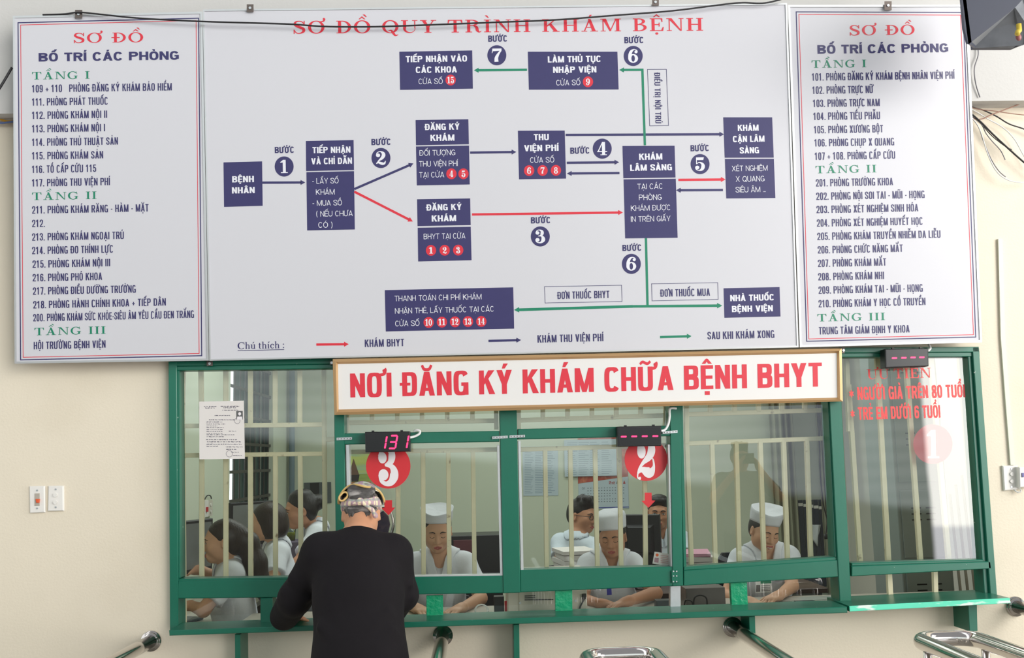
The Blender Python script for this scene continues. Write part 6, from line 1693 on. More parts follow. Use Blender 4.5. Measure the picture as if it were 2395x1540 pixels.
def add_hand(S, w, f, n, side, s=1.0, curl=(18, 28), spread=0.0, h=0.008):
    """w wrist, f finger direction, n direction the palm faces, side thumb side"""
    f = Vector(f).normalized(); n = (Vector(n) - f * Vector(n).dot(f)).normalized(); t = f.cross(n); t = t if t.dot(Vector(side)) > 0 else -t
    M = Matrix((t, f, n)).transposed().to_4x4()
    S.cone(w, w + f * 0.03 * s, 0.024 * s, 0.026 * s, 0.02)
    S.ell(w + f * 0.052 * s, (0.040 * s, 0.050 * s, 0.016 * s), M, 0.018)
    for i, (o, l) in enumerate(((0.030, 0.068), (0.010, 0.077), (-0.011, 0.071), (-0.030, 0.054))):
        a = w + f * (0.092 - abs(o) * 0.25) * s + t * o * s
        c1 = R(curl[0] + 4 * i); c2 = c1 + R(curl[1] + 5 * i); d0 = (f + t * o * (spread + 1.2)).normalized()
        d1 = d0 * math.cos(c1) + n * math.sin(c1); d2 = d0 * math.cos(c2) + n * math.sin(c2)
        b = a + d1 * l * 0.55 * s; c = b + d2 * l * 0.48 * s
        S.cone(a - f * 0.012 * s, b, 0.0092 * s, 0.0084 * s, 0.005).cone(b, c, 0.0084 * s, 0.0070 * s, 0.004)
    a = w + f * 0.028 * s + t * 0.030 * s; d1 = (f * 0.62 + t * 0.70 + n * 0.25).normalized(); b = a + d1 * 0.042 * s; d2 = (f * 0.9 + t * 0.25 + n * 0.25).normalized()
    S.cone(a - d1 * 0.015 * s, b, 0.0135 * s, 0.0105 * s, 0.010).cone(b, b + d2 * 0.036 * s, 0.0105 * s, 0.0080 * s, 0.005)


def lerp(a, b, t): return Vector(a) * (1 - t) + Vector(b) * t


def frame(a, b, fwd):       # torso frame from the shoulder line
    x = (Vector(b) - Vector(a)).normalized(); y = (Vector(fwd) - x * Vector(fwd).dot(x)); y.z *= 0.2; y.normalize(); z = x.cross(-y)
    return x, y, z


def make_person(label, head, yaw, pitch, roll, s, shl, shr, elbl, elbr, wrl, wrr, face_dir, skin=SK_F, cloth=CLOTHW, hair=HAIRB, hairkind='tied', cap=None,
                eyes='down', smile=False, male=False, handl=None, handr=None, sleeve=0.55, collar='flat', pelvis=None, knees=True, neck_v=0.10, group=None, cloth_r=1.0):
    """seated office worker; shl/shr, elbl.. are the picture-left and picture-right joints in the room"""
    T = Matrix.Translation(head) @ rot3(yaw, pitch, roll); X = lambda x, y, z: T @ Vector((x * s, y * s, z * s))
    fd = Vector(face_dir).normalized(); mid = lerp(shl, shr, 0.5)
    pel = Vector(pelvis) if pelvis is not None else Vector((mid.x - fd.x * 0.06, mid.y - fd.y * 0.06, 0.52))
    root = thing('person', (pel.x, pel.y, 0.0), label, 'person', group)
    # skin: one continuous surface from head to hips and fingertips
    S = SDF(); head_prims(S, T, s, male)
    nk = mid + Vector((0, 0, 0.045))
    S.cone(X(0, 0.022, -0.055), nk, (0.053 if male else 0.046) * s, (0.062 if male else 0.052) * s, 0.03)
    S.cone(nk, lerp(shl, mid, 0.25), 0.05, 0.042, 0.05).cone(nk, lerp(shr, mid, 0.25), 0.05, 0.042, 0.05)
    up_ = (mid - pel).normalized(); tx = (Vector(shr) - Vector(shl)).normalized(); ty = tx.cross(up_).normalized(); TM = Matrix((tx, ty, up_)).transposed().to_4x4()
    hw = (Vector(shr) - Vector(shl)).length / 2
    chest = lerp(mid, pel, 0.30); belly = lerp(mid, pel, 0.68)
    S.ell(chest, (hw * 0.80, 0.085, 0.17), TM, 0.04).ell(belly, (hw * 0.72, 0.085, 0.18), TM, 0.05)
    for sh, el, wr, hd in ((shl, elbl, wrl, handl), (shr, elbr, wrr, handr)):
        S.cone(sh, el, 0.043, 0.036, 0.04).cone(el, wr, 0.037, 0.024, 0.012)
        f = (Vector(wr) - Vector(el)).normalized(); hd = hd or {}
        add_hand(S, Vector(wr), hd.get('f', f), hd.get('n', (0, 0, -1)), hd.get('side', mid - Vector(sh)), 0.98 * s, hd.get('curl', (14, 26)))
    V, F = surf(S, *S.bounds(), 0.0052); mesh('body', V, F, skin, root, True)
    face_parts(root, S, T, s, eyes, smile, HAIRB if male else BROW, male)
    # shirt
    C = SDF(); q = cloth_r
    C.ell(chest, (hw * 0.92 * q, 0.112 * q, 0.20), TM, 0.05).ell(belly, (hw * 0.86 * q, 0.118 * q, 0.22), TM, 0.07).cone(lerp(shl, mid, 0.1), lerp(shr, mid, 0.1), 0.062, 0.062, 0.06)
    C.cone(lerp(shl, mid, 0.3), nk - Vector((0, 0, 0.005)), 0.06, 0.060, 0.05).cone(lerp(shr, mid, 0.3), nk - Vector((0, 0, 0.005)), 0.06, 0.060, 0.05)
    if not male: C.ell(chest - fd * -0.055 + tx * 0.07 - up_ * 0.03, (0.065, 0.06, 0.065), TM, 0.05).ell(chest + fd * 0.055 - tx * 0.07 - up_ * 0.03, (0.065, 0.06, 0.065), TM, 0.05)
    for sh, el in ((shl, elbl), (shr, elbr)):
        e = lerp(sh, el, sleeve + 0.12); d_ = (Vector(el) - Vector(sh)).normalized()
        C.cone(sh, e, 0.060 * q, 0.066 * q, 0.035, cut=(lerp(sh, el, sleeve), d_))
    nc = X(0, 0.020, -0.11) * 0.35 + nk * 0.65
    C.cone(nk + Vector((0, 0, -0.02)) + fd * 0.012, nk + Vector((0, 0, 0.16)) - fd * 0.01, 0.053, 0.060, 0.012, True)
    C.cone(nk + fd * 0.055 + Vector((0, 0, 0.03)), nk + fd * 0.12 - Vector((0, 0, neck_v)), 0.058 if collar == 'flat' else 0.040, 0.004, 0.01, True)
    if sleeve <= 1.0: C.p.append(('c', npv(pel - up_ * 0.30), npv(pel - up_ * 0.22), 0.4, 0.2, 0.01, True, None))
    V, F = surf(C, *C.bounds(), 0.0075); mesh('shirt', V, F, cloth, root, True)
    # collar: a raised band of the same cloth around the neckline
    base = C; lowz = 0.075 if collar == 'flat' else 0.035
    def colfn(P):
        d0 = base(P); sh_ = np.abs(d0 - 0.006) - 0.0045
        a = npv(nk + Vector((0, 0, 0.02))); b = npv(nk + fd * 0.10 - Vector((0, 0, neck_v * 0.8)))
        ba = b - a; t = np.clip((P - a) @ ba / (ba @ ba), 0, 1); dist = np.linalg.norm(P - (a + t[:, None] * ba), axis=1)
        rad = (0.082 + lowz * 0.45) * (1 - t) + (0.030 + lowz * 0.35) * t
        inn = (0.066 if collar == 'flat' else 0.050) * (1 - t) + 0.004 * t
        back = (P - npv(nk - Vector((0, 0, 0.07)))) @ np.array([0, 0, -1.0]) - (0.0 if collar != 'flat' else 0.05)
        gap = 0.006 - np.abs((P - npv(nk)) @ npv(tx)) ; gap = np.where((P - npv(nk)) @ npv(fd) > 0.03, gap, -1)
        return np.maximum.reduce([sh_, dist - rad, inn - dist, gap])
    if collar:
        lo_, hi_ = npv(nk) - np.array([0.17, 0.17, 0.19]), npv(nk) + np.array([0.17, 0.17, 0.11])
        V, F = surf(colfn, lo_, hi_, 0.005)
        if len(F): mesh('collar', V, F, cloth, root, True)
    hair_part(root, T, s, hairkind, hair, bool(cap))
    if cap: cap_part(root, T, s, cap)
    # trousers and shoes below the desk
    if knees:
        K = SDF(); K.ell(pel - Vector((0, 0, 0.02)), (0.17, 0.14, 0.13), None, 0.04); sx_ = Vector((-fd.y, fd.x, 0)); ft = []
        for sd in (-1, 1):
            hp = pel + sx_ * 0.085 * sd; kn = hp + fd * 0.40 + sx_ * 0.03 * sd; kn.z = 0.50; an = kn - fd * 0.03; an.z = 0.09
            K.cone(hp, kn, 0.085, 0.062, 0.05).cone(kn, an, 0.060, 0.045, 0.02); ft.append(an)
        V, F = surf(K, *K.bounds(), 0.014); mesh('trousers', V, F, TROU, root, True)
        for a in ft:
            Z = SDF(); Z.ell(Vector((a.x, a.y, 0.045)) + fd * 0.07, (0.045, 0.045, 0.04), None, 0.03).cone(Vector((a.x, a.y, 0.045)), Vector((a.x, a.y, 0.045)) + fd * 0.16, 0.042, 0.036, 0.02)
            V, F = surf(Z, *Z.bounds(), 0.012); V[:, 2] = np.maximum(V[:, 2], 0.001); mesh('shoe', V, F, BLACKP, root, True)
    return root, S, T


def hair_part(root, T, s, kind, mt, flat=False):
    X = lambda x, y, z: T @ Vector((x * s, y * s, z * s)); q = lambda *r: [v * s for v in r]
    Hh = SDF()
    Hh.ell(X(0, 0.020, 0.040), q(0.0805, 0.097, 0.070 if flat else 0.085), T, 0.02)
    if kind in ('short', 'crop'):
        Hh.ell(X(0, 0.050, -0.005), q(0.076, 0.066, 0.072), T, 0.03)
        Hh.ell(X(0, -0.028, 0.095), q(0.070, 0.068, 0.040), T, 0.03)
        if kind == 'short':
            rr = random.Random(4)
            for i in range(26):
                hx, hy = rr.uniform(-0.066, 0.066), rr.uniform(-0.075, 0.05); Hh.ell(X(hx, hy, 0.122 - 2.2 * hx * hx - 1.5 * (hy + 0.01) ** 2 + rr.uniform(0, 0.014)), q(0.014, 0.018, 0.020), T, 0.010)
        Hh.ell(X(0, -0.115, -0.015), q(0.073, 0.075, 0.088), T, 0.015, True)
        for sd in (-1, 1): Hh.ell(X(sd * 0.085, -0.002, -0.035), q(0.03, 0.040, 0.050), T, 0.012, True)
        Hh.ell(X(0, 0.07, -0.14), q(0.12, 0.09, 0.075), T, 0.01, True)
    elif kind == 'tied':
        Hh.ell(X(0, 0.045, -0.005), q(0.076, 0.068, 0.076), T, 0.03); Hh.ell(X(0, 0.115, 0.005), q(0.042, 0.034, 0.042), T, 0.02)
        Hh.ell(X(0, -0.112, -0.022), q(0.078, 0.090, 0.100), T, 0.015, True)
        for sd in (-1, 1): Hh.ell(X(sd * 0.086, 0.005, -0.045), q(0.028, 0.034, 0.046), T, 0.012, True)
    elif kind == 'bun':
        Hh.ell(X(0, 0.045, -0.005), q(0.077, 0.070, 0.080), T, 0.03); Hh.ell(X(0, 0.128, 0.030), q(0.055, 0.048, 0.052), T, 0.02); Hh.ell(X(0, 0.02, 0.10), q(0.06, 0.07, 0.035), T, 0.03)
        Hh.ell(X(0, -0.112, -0.025), q(0.085, 0.098, 0.098), T, 0.015, True)
        for sd in (-1, 1): Hh.ell(X(sd * 0.086, -0.005, -0.045), q(0.028, 0.040, 0.050), T, 0.012, True)
    elif kind == 'bob':
        Hh.ell(X(0, 0.040, 0.0), q(0.098, 0.100, 0.105), T, 0.03); Hh.ell(X(0, 0.045, -0.050), q(0.096, 0.090, 0.070), T, 0.03)
        Hh.ell(X(0, -0.122, -0.022), q(0.072, 0.080, 0.100), T, 0.015, True)
        Hh.ell(X(0, 0.05, -0.17), q(0.13, 0.13, 0.07), T, 0.01, True)
    elif kind == 'ponytail':
        Hh.ell(X(0, 0.045, 0.0), q(0.080, 0.075, 0.082), T, 0.03)
        Hh.cone(X(0, 0.09, 0.03), X(0, 0.135, -0.02), 0.05 * s, 0.055 * s, 0.03).cone(X(0, 0.135, -0.02), X(0, 0.165, -0.13), 0.055 * s, 0.062 * s, 0.03).cone(X(0, 0.165, -0.13), X(0.01, 0.20, -0.28), 0.062 * s, 0.045 * s, 0.03).cone(X(0.01, 0.20, -0.28), X(0.015, 0.22, -0.40), 0.045 * s, 0.012 * s, 0.02)
        Hh.ell(X(0, -0.112, -0.030), q(0.088, 0.102, 0.098), T, 0.015, True)
        for sd in (-1, 1): Hh.ell(X(sd * 0.086, -0.002, -0.050), q(0.032, 0.040, 0.060), T, 0.012, True)
    V, F = surf(Hh, *Hh.bounds(), 0.0065); return mesh('hair', V, F, mt, root, True)


def cap_part(root, T, s, kind):
    X = lambda x, y, z: T @ Vector((x * s, y * s, z * s)); L = []; n = 40
    prof = {'flare': [(0.060, 0.97), (0.072, 1.0), (0.09, 1.03), (0.112, 1.07), (0.124, 1.10), (0.123, 1.07), (0.116, 0.80), (0.115, 0.03)],
            'toque': [(0.052, 1.0), (0.064, 1.03), (0.09, 1.06), (0.120, 1.08), (0.140, 1.03), (0.148, 0.88), (0.151, 0.6), (0.152, 0.03)],
            'lean': [(0.052, 1.0), (0.066, 1.04), (0.09, 1.08), (0.115, 1.11), (0.130, 1.12), (0.131, 1.06), (0.119, 0.80), (0.118, 0.03)]}[kind]
    for z, k in prof:
        l = []
        for i in range(n):
            a = 2 * math.pi * i / n; ca, sa = math.cos(a), math.sin(a)
            x = 0.086 * k * ca; y = 0.020 + 0.102 * ((0.5 + 0.5 * k) if k > 0.9 else k) * sa
            dz = 0.010 * ca * ca if (kind in ('flare', 'lean') and z > 0.1) else 0
            dz *= min(1, k * k); dz += 0.018 * (sa if z < 0.1 else 0) * -0.6 + (0.012 * ca * k if kind == 'lean' and z > 0.1 else 0) + (0.002 * math.sin(5 * a + z * 60) if k > 0.7 else 0)
            l.append(X(x, y, z + dz))
        L.append(l)
    return MB().loft(L, True).build('nurse_cap', CLOTHW, root, True)



DZ = 0.83      # desk height
def D(px, py, up=0.025): return WZ(px, py, DZ + up)


CHAIRC = mat('dark_chair_fabric', rgb(46, 46, 52), 0.85, var=0.15, scale=80, bump=0.2, bscale=150)


def office_chair(pos, fd, label, zs=0.40, back=0.88, mt=None):
    r = thing('office_chair', (pos[0], pos[1], 0), label, 'chair', 'office chairs behind the counter'); fd = Vector(fd).normalized(); sx_ = Vector((-fd.y, fd.x, 0))
    M = Matrix((sx_, fd, Vector((0, 0, 1)))).transposed().to_4x4(); M.translation = Vector((pos[0], pos[1], 0))
    MB().bbox((-0.22, -0.22, zs - 0.06), (0.22, 0.22, zs), 0.02, M).build('seat', mt or CHAIRC, r)
    L_ = []
    for z, y in ((zs + 0.08, -0.235), (zs + 0.25, -0.25), (back - 0.06, -0.265), (back, -0.27)):
        w = 0.20 if z < back - 0.01 else 0.15
        L_.append([M @ Vector((x, y - d + 0.04 * (x / 0.2) ** 2, z)) for x, d in ((-w, 0), (0, 0), (w, 0), (w, 0.035), (0, 0.035), (-w, 0.035))])
    MB().loft(L_, True).build('backrest', mt or CHAIRC, r)
    MB().box((-0.03, -0.27, zs - 0.05), (0.03, -0.20, zs + 0.12), M).build('back_support', BLACKP, r)
    MB().tube([M @ Vector((0, 0, zs - 0.05)), M @ Vector((0, 0, 0.07))], 0.028, 12).build('post', STEEL, r, True)
    for k in range(5):
        a = 2 * math.pi * k / 5 + 0.3
        MB().tube([M @ Vector((0, 0, 0.08)), M @ Vector((0.26 * math.cos(a), 0.26 * math.sin(a), 0.028))], [0.024, 0.016], 8).tube([M @ Vector((0.26 * math.cos(a) - 0.02, 0.26 * math.sin(a), 0.027)), M @ Vector((0.26 * math.cos(a) + 0.02, 0.26 * math.sin(a), 0.027))], 0.026, 10).build('leg', BLACKP, r)
    return r


# nurse behind the number 3
make_person('person in a white nurse uniform and flared white cap reading behind the number 3 window', W(1023, 1243, 0.84), 3, 17, 0, 0.98,
            W(968, 1322, 0.92), W(1090, 1320, 0.92), W(934, 1404, 0.76), W(1124, 1400, 0.76), D(974, 1424), D(1082, 1422), (0, -1, 0), skin=SK_F, cap='flare', neck_v=0.13,
            handl={'f': (0.5, -0.85, -0.05), 'side': (1, 0, 0)}, handr={'f': (-0.55, -0.8, -0.05), 'side': (-1, 0, 0)})
office_chair((W(1030, 1320, 0.92).x, 1.02), (0, -1, 0), 'dark office chair under the nurse behind the number 3', back=0.80)
# nurse behind the number 2
n2_, _s, _t = make_person('person in a nurse uniform and round white cap with folded hands at number 2', W(1432, 1257, 0.80), -16, 12, -3, 0.93,
            W(1376, 1324, 0.86), W(1480, 1322, 0.86), W(1362, 1404, 0.66), W(1533, 1388, 0.62), D(1404, 1413, 0.02), D(1472, 1406, 0.045), (0, -1, 0), skin=SK_T, cap='toque', neck_v=0.12,
            handl={'f': (0.93, -0.35, -0.05), 'side': (0, 1, 0.2), 'curl': (5, 10)}, handr={'f': (-0.95, -0.2, -0.2), 'side': (0, 1, 0.1), 'curl': (12, 24)})
office_chair((W(1430, 1320, 0.86).x, 0.96), (0, -1, 0), 'dark office chair under the nurse with folded hands', back=0.80)
# nurse in the window without a number
n1_, _s, _t = make_person('person in a nurse uniform and leaning white cap smiling down beside the last post', W(1788, 1243, 0.90), 12, 20, 8, 0.95,
            W(1730, 1310, 0.97), W(1846, 1304, 0.97), W(1700, 1395, 0.84), W(1852, 1372, 0.76), D(1752, 1408), D(1822, 1394, 0.03), (0, -1, 0), skin=SK_F, cap='lean', smile=True, neck_v=0.14,
            handl={'f': (0.4, -0.9, -0.05), 'side': (1, 0, 0)}, handr={'f': (-0.75, -0.55, -0.1), 'side': (-1, 0, 0.2), 'curl': (24, 34)})
office_chair((W(1786, 1310, 0.97).x, 1.07), (0, -1, 0), 'dark office chair under the smiling nurse', back=1.0)
# clerks at the back of window 3
rt, S_, T_ = make_person('person with glasses in a pale shirt leaning in behind the nurse with folded hands', W(1362, 1208, 2.45), 50, 6, 4, 1.04,
            W(1308, 1270, 2.5), W(1392, 1282, 2.35), W(1310, 1330, 2.3), W(1400, 1330, 2.15), W(1335, 1352, 2.1), W(1420, 1345, 2.0), (0.7, -0.7, 0), skin=SK_T, cloth=CLOTHP, hairkind='short', eyes='open', male=True, collar='shirt', neck_v=0.06)
office_chair((W(1340, 1270, 2.5).x - 0.02, 2.52), (0.7, -0.7, 0), 'dark office chair under the clerk with glasses', back=0.8)
gl_ = MB(); X_ = lambda x, y, z: T_ @ (Vector((x, y, z)) * 1.04)
for sd in (-1, 1):
    lp = [X_(sd * 0.034 + 0.022 * math.copysign(abs(math.cos(a)) ** 0.6, math.cos(a)), -0.104 + 0.006 * abs(sd * 0.034) / 0.034, 0.0 + 0.015 * math.copysign(abs(math.sin(a)) ** 0.6, math.sin(a))) for a in np.linspace(0, 2 * math.pi, 25)]
    gl_.tube(lp, 0.0022, 6, False); gl_.tube([X_(sd * 0.056, -0.102, 0.006), X_(sd * 0.077, -0.06, 0.006), X_(sd * 0.081, 0.01, 0.004)], 0.002, 6)
gl_.tube([X_(-0.012, -0.106, 0.004), X_(0.012, -0.106, 0.004)], 0.002, 6)
gl_.build('glasses', BLACKP, rt, True, label='dark-rimmed glasses')
make_person('person in a white shirt half hidden by the red arrow of counter 2', W(1541, 1200, 2.6), -10, 4, 3, 1.02,
            W(1496, 1268, 2.66), W(1596, 1262, 2.66), W(1486, 1330, 2.45), W(1606, 1325, 2.45), W(1520, 1345, 2.2), W(1575, 1345, 2.2), (0, -1, 0), skin=SK_T, cloth=CLOTHP, hairkind='crop', eyes='open', male=True, collar='shirt', neck_v=0.06)
office_chair((W(1546, 1268, 2.66).x, 2.74), (0, -1, 0), 'dark office chair under the clerk behind the post', back=0.8)
# the row of clerks in profile at the notice window
make_person('person with a long dark ponytail in a white blouse facing a monitor', W(520, 1268, 0.72), -78, 4, 0, 0.99,
            W(538, 1340, 0.98), W(540, 1345, 0.60), W(506, 1352, 0.98), W(476, 1428, 0.50), W(468, 1333, 0.90), W(446, 1417, 0.60), (-1, 0, 0), handl={'f': (-1, 0, -0.12)}, handr={'f': (-1, 0.1, -0.1)}, skin=SK_F, hairkind='ponytail', hair=HAIRBR, eyes='open', collar='shirt', sleeve=0.75, neck_v=0.07)
office_chair((W(556, 1340, 0.8).x, 0.80), (-1, 0, 0), 'dark office chair under the ponytailed clerk', back=0.7)
make_person('person with bobbed brown hair in a white blouse seated behind the ponytailed clerk', W(622, 1222, 1.55), -80, 6, 0, 1.0,
            W(646, 1290, 1.82), W(650, 1296, 1.42), W(612, 1340, 1.80), W(640, 1355, 1.30), W(560, 1325, 1.70), W(590, 1360, 1.35), (-1, 0, 0), skin=SK_F, hairkind='bob', hair=HAIRBR, eyes='open', collar='shirt', sleeve=0.8, neck_v=0.07)
office_chair((W(665, 1290, 1.62).x, 1.62), (-1, 0, 0), 'dark office chair under the clerk with bobbed hair', back=0.8)
make_person('person with pinned-up black hair in a white shirt, last of three in profile', W(702, 1195, 1.95), -72, 10, 0, 1.02,
            W(738, 1244, 2.28), W(742, 1252, 1.86), W(716, 1310, 2.15), W(696, 1318, 1.70), W(690, 1315, 2.0), W(665, 1322, 1.80), (-1, 0, 0), skin=SK_T, hairkind='bun', eyes='open', collar='shirt', sleeve=0.72, neck_v=0.06)
office_chair((W(756, 1250, 2.06).x, 2.06), (-1, 0, 0), 'dark office chair under the clerk with pinned-up hair', back=0.8)

# name badges of two nurses
BADGE = mat('white_badge_card', rgb(222, 226, 226), 0.5); BLUEB = mat('blue_lanyard', rgb(60, 64, 170), 0.6)
bq = [(1768, 1359), (1805, 1358), (1804, 1386), (1767, 1388)]
bd = slab(MB(), bq, 0.66, 0.663, 0.0005).build('name_badge', BADGE, n1_)
mesh('badge_photo', quad_px([(1769, 1369), (1778, 1369), (1778, 1385), (1768, 1385.5)], 0.659), [(0, 3, 2, 1)], PHOTO, bd)
mesh('green_stripe', quad_px([(1779, 1360), (1804, 1359), (1804, 1365), (1779, 1366)], 0.659), [(0, 3, 2, 1)], GRNP, bd)
bm_ = MB()
for y in (1370, 1374, 1378, 1382): bm_.add(quad_px([(1781, y), (1801, y - 0.5), (1801, y + 0.8), (1781, y + 1.3)], 0.659), [(0, 3, 2, 1)])
bm_.build('printed_rows', INK, bd)
slab(MB(), [(1419, 1377), (1430, 1376.5), (1431, 1392), (1420, 1393)], 0.66, 0.664, 0.0005).build('name_badge', BLUEB, n2_, label='blue badge')

# ------------------------------------------------------------------ the visitor stooping at counter 3
def visitor():
    hc = W(845, 1204, -0.36); T = Matrix.Translation(hc) @ rot3(182, 30, 0); s = 1.0
    X = lambda x, y, z: T @ Vector((x * s, y * s, z * s))
    shl, shr = W(748, 1292, -0.52), W(922, 1296, -0.50); mid = lerp(shl, shr, 0.5)
    pel = Vector((W(842, 1500, -0.66).x, -0.66, 0.80)); root = thing('person', (pel.x, pel.y, 0), 'person in a black jacket and patterned headscarf leaning on the ledge, back turned', 'person')
    elbl, elbr = W(692, 1396, -0.42), W(940, 1392, -0.44)
    wrl = Vector((W(668, 1440, -0.16).x, -0.16, 0.925)); wrr = Vector((W(918, 1430, -0.14).x, -0.14, 0.925))
    S = SDF(); head_prims(S, T, s)
    nk = mid + Vector((0, 0.03, 0.055))
    S.cone(X(0, 0.030, -0.045), nk, 0.056, 0.060, 0.03).cone(nk, lerp(shl, mid, 0.3), 0.05, 0.045, 0.05).cone(nk, lerp(shr, mid, 0.3), 0.05, 0.045, 0.05)
    S.ell(lerp(mid, pel, 0.35), (0.15, 0.10, 0.2), None, 0.05).ell(lerp(mid, pel, 0.8), (0.14, 0.10, 0.2), None, 0.05)
    for sh, el, wr, sd in ((shl, elbl, wrl, 1), (shr, elbr, wrr, -1)):
        S.cone(sh, el, 0.045, 0.038, 0.04).cone(el, wr, 0.037, 0.025, 0.012)
        add_hand(S, wr, (sd * 0.35, 0.9, -0.12), (0, 0, -1), (sd, 0, 0), 0.95)
    for sd in (-1, 1):
        hp = pel + Vector((sd * 0.09, 0, -0.02)); kn = hp + Vector((sd * 0.01, 0.04, -0.36)); an = Vector((kn.x, kn.y - 0.05, 0.08))
        S.cone(hp, kn, 0.075, 0.05, 0.05).cone(kn, an, 0.05, 0.035, 0.02).ell(Vector((an.x, an.y + 0.07, 0.04)), (0.035, 0.10, 0.03), None, 0.02)
    V, F = surf(S, *S.bounds(), 0.0062); mesh('body', V, F, SK_O, root, True)
    face_parts(root, S, T, s, 'down', False, BROW)
    # jacket
    C = SDF(); up_ = (mid - pel).normalized()
    C.cone(lerp(shl, mid, 0.05), lerp(shr, mid, 0.05), 0.072, 0.072, 0.06)
    C.ell(lerp(mid, pel, 0.28), (0.185, 0.135, 0.21), None, 0.07).ell(lerp(mid, pel, 0.62), (0.178, 0.13, 0.22), None, 0.08)
    C.ell(pel + Vector((0.0, 0.0, -0.02)), (0.198, 0.150, 0.22), None, 0.08).ell(pel + Vector((0.0, 0, -0.20)), (0.208, 0.155, 0.16), None, 0.06)
    C.cone(lerp(shl, mid, 0.45), nk + Vector((0, -0.01, -0.015)), 0.065, 0.060, 0.05).cone(lerp(shr, mid, 0.45), nk + Vector((0, -0.01, -0.015)), 0.065, 0.060, 0.05)
    for sh, el, wr in ((shl, elbl, wrl), (shr, elbr, wrr)):
        C.cone(sh, el, 0.070, 0.066, 0.05).cone(el, lerp(el, wr, 1.0), 0.066, 0.058, 0.03, cut=(lerp(el, wr, 0.92), (wr - el).normalized()))
    C.cone(elbl + Vector((-0.01, 0.02, -0.02)), lerp(elbl, wrl, 0.9) + Vector((-0.01, -0.04, -0.005)), 0.058, 0.052, 0.04)
    # folds down the back and at the elbows
    rr = random.Random(11)
    for a, b in (((-0.10, 0.30), (-0.05, 0.62)), ((0.13, 0.52), (0.06, 0.66)), ((0.14, 0.68), (0.08, 0.80)), ((-0.14, 0.62), (-0.06, 0.74))):
        C.cone(lerp(mid, pel, a[1]) + Vector((a[0], -0.105, 0)), lerp(mid, pel, b[1]) + Vector((b[0], -0.118, 0)), 0.006, 0.004, 0.045)
    for el, sh in ((elbl, shl), (elbr, shr)):
        for t in (0.6, 0.9): C.cone(lerp(sh, el, t) + Vector((-0.05, -0.04, 0.01)), lerp(sh, el, t) + Vector((0.05, -0.045, -0.02)), 0.010, 0.006, 0.035)
    C.cone(nk + Vector((0, 0.035, -0.03)), nk + Vector((0, 0.06, 0.16)), 0.064, 0.095, 0.012, True)
    C.cone(Vector((pel.x, pel.y, pel.z - 0.50)), Vector((pel.x, pel.y, pel.z - 0.42)), 0.5, 0.18, 0.01, True)
    V, F = surf(C, *C.bounds(), 0.007); mesh('jacket', V, F, CLOTHK, root, True)
    # trousers and shoes
    K = SDF(); K.ell(pel, (0.18, 0.13, 0.16), None, 0.05)
    for sd in (-1, 1):
        hp = pel + Vector((sd * 0.09, 0, -0.02)); kn = hp + Vector((sd * 0.01, 0.04, -0.36)); an = Vector((kn.x, kn.y - 0.05, 0.09)); K.cone(hp, kn, 0.095, 0.08, 0.05).cone(kn, an, 0.08, 0.075, 0.03)
        Z = SDF(); Z.cone(Vector((an.x, an.y - 0.02, 0.035)), Vector((an.x, an.y + 0.15, 0.03)), 0.042, 0.035, 0.02); V, F = surf(Z, *Z.bounds(), 0.01); V[:, 2] = np.maximum(V[:, 2], 0.001); mesh('shoe', V, F, BLACKP, root, True)
    V, F = surf(K, *K.bounds(), 0.012); mesh('trousers', V, F, TROU, root, True)
    # greying hair gathered in a low bun, wisps at the nape
    Hh = SDF(); Hh.ell(X(0, 0.018, 0.038), (0.080, 0.096, 0.083), T, 0.02).ell(X(0, 0.050, 0.006), (0.062, 0.058, 0.046), T, 0.02).ell(X(0.022, 0.108, 0.055), (0.034, 0.022, 0.036), T, 0.022).ell(X(-0.026, 0.104, 0.060), (0.042, 0.020, 0.034), T, 0.02)
    for x, l in ((-0.045, 0.03), (-0.03, 0.045), (0.03, 0.05), (0.045, 0.038), (0.01, 0.03)): Hh.cone(X(x, 0.086, -0.018), X(x * 0.95, 0.079, -0.026 - l * 0.75), 0.010, 0.0025, 0.010)
    Hh.ell(X(0, -0.115, -0.02), (0.075, 0.075, 0.09), T, 0.015, True)
    for sd in (-1, 1): Hh.ell(X(sd * 0.086, 0.0, -0.03), (0.028, 0.05, 0.042), T, 0.01, True)
    V, F = surf(Hh, *Hh.bounds(), 0.0055); mesh('hair', V, F, HAIRG, root, True)
    # headscarf: knotted band round the head and a turned-up, rolled flap over the crown
    SCARF = plaid('plaid_scarf_cotton', rgb(236, 220, 186), rgb(176, 140, 160), rgb(150, 162, 156), 14)
    SCARFG = plaid('green_grey_scarf_cotton', rgb(178, 190, 172), rgb(170, 136, 160), rgb(236, 224, 194), 6)
    HEM = mat('yellow_scarf_hem', rgb(214, 178, 112), 0.8, var=0.08, scale=60)
    n = 56; band = []
    for z, k in ((-0.012, 1.03), (-0.004, 1.09), (0.010, 1.11), (0.024, 1.09), (0.034, 1.04), (0.030, 1.0), (0.0, 0.99)):
        l = []
        for i in range(n):
            a = 2 * math.pi * i / n; ca, sa = math.cos(a), math.sin(a)
            zz = z * (1 - 0.45 * max(0, sa) ** 6) + 0.016 - 0.022 * max(0, sa) ** 3 + 0.010 * (1 - sa) * 0.5 + 0.002 * math.sin(7 * a + z * 90)
            l.append(X(0.081 * k * ca, 0.016 + 0.096 * k * sa, zz))
        band.append(l)
    MB().loft(band, True).build('headscarf_band', SCARF, root, True)
    kn = SDF(); kn.ell(X(-0.004, 0.118, 0.004), (0.014, 0.012, 0.013), T, 0.01)
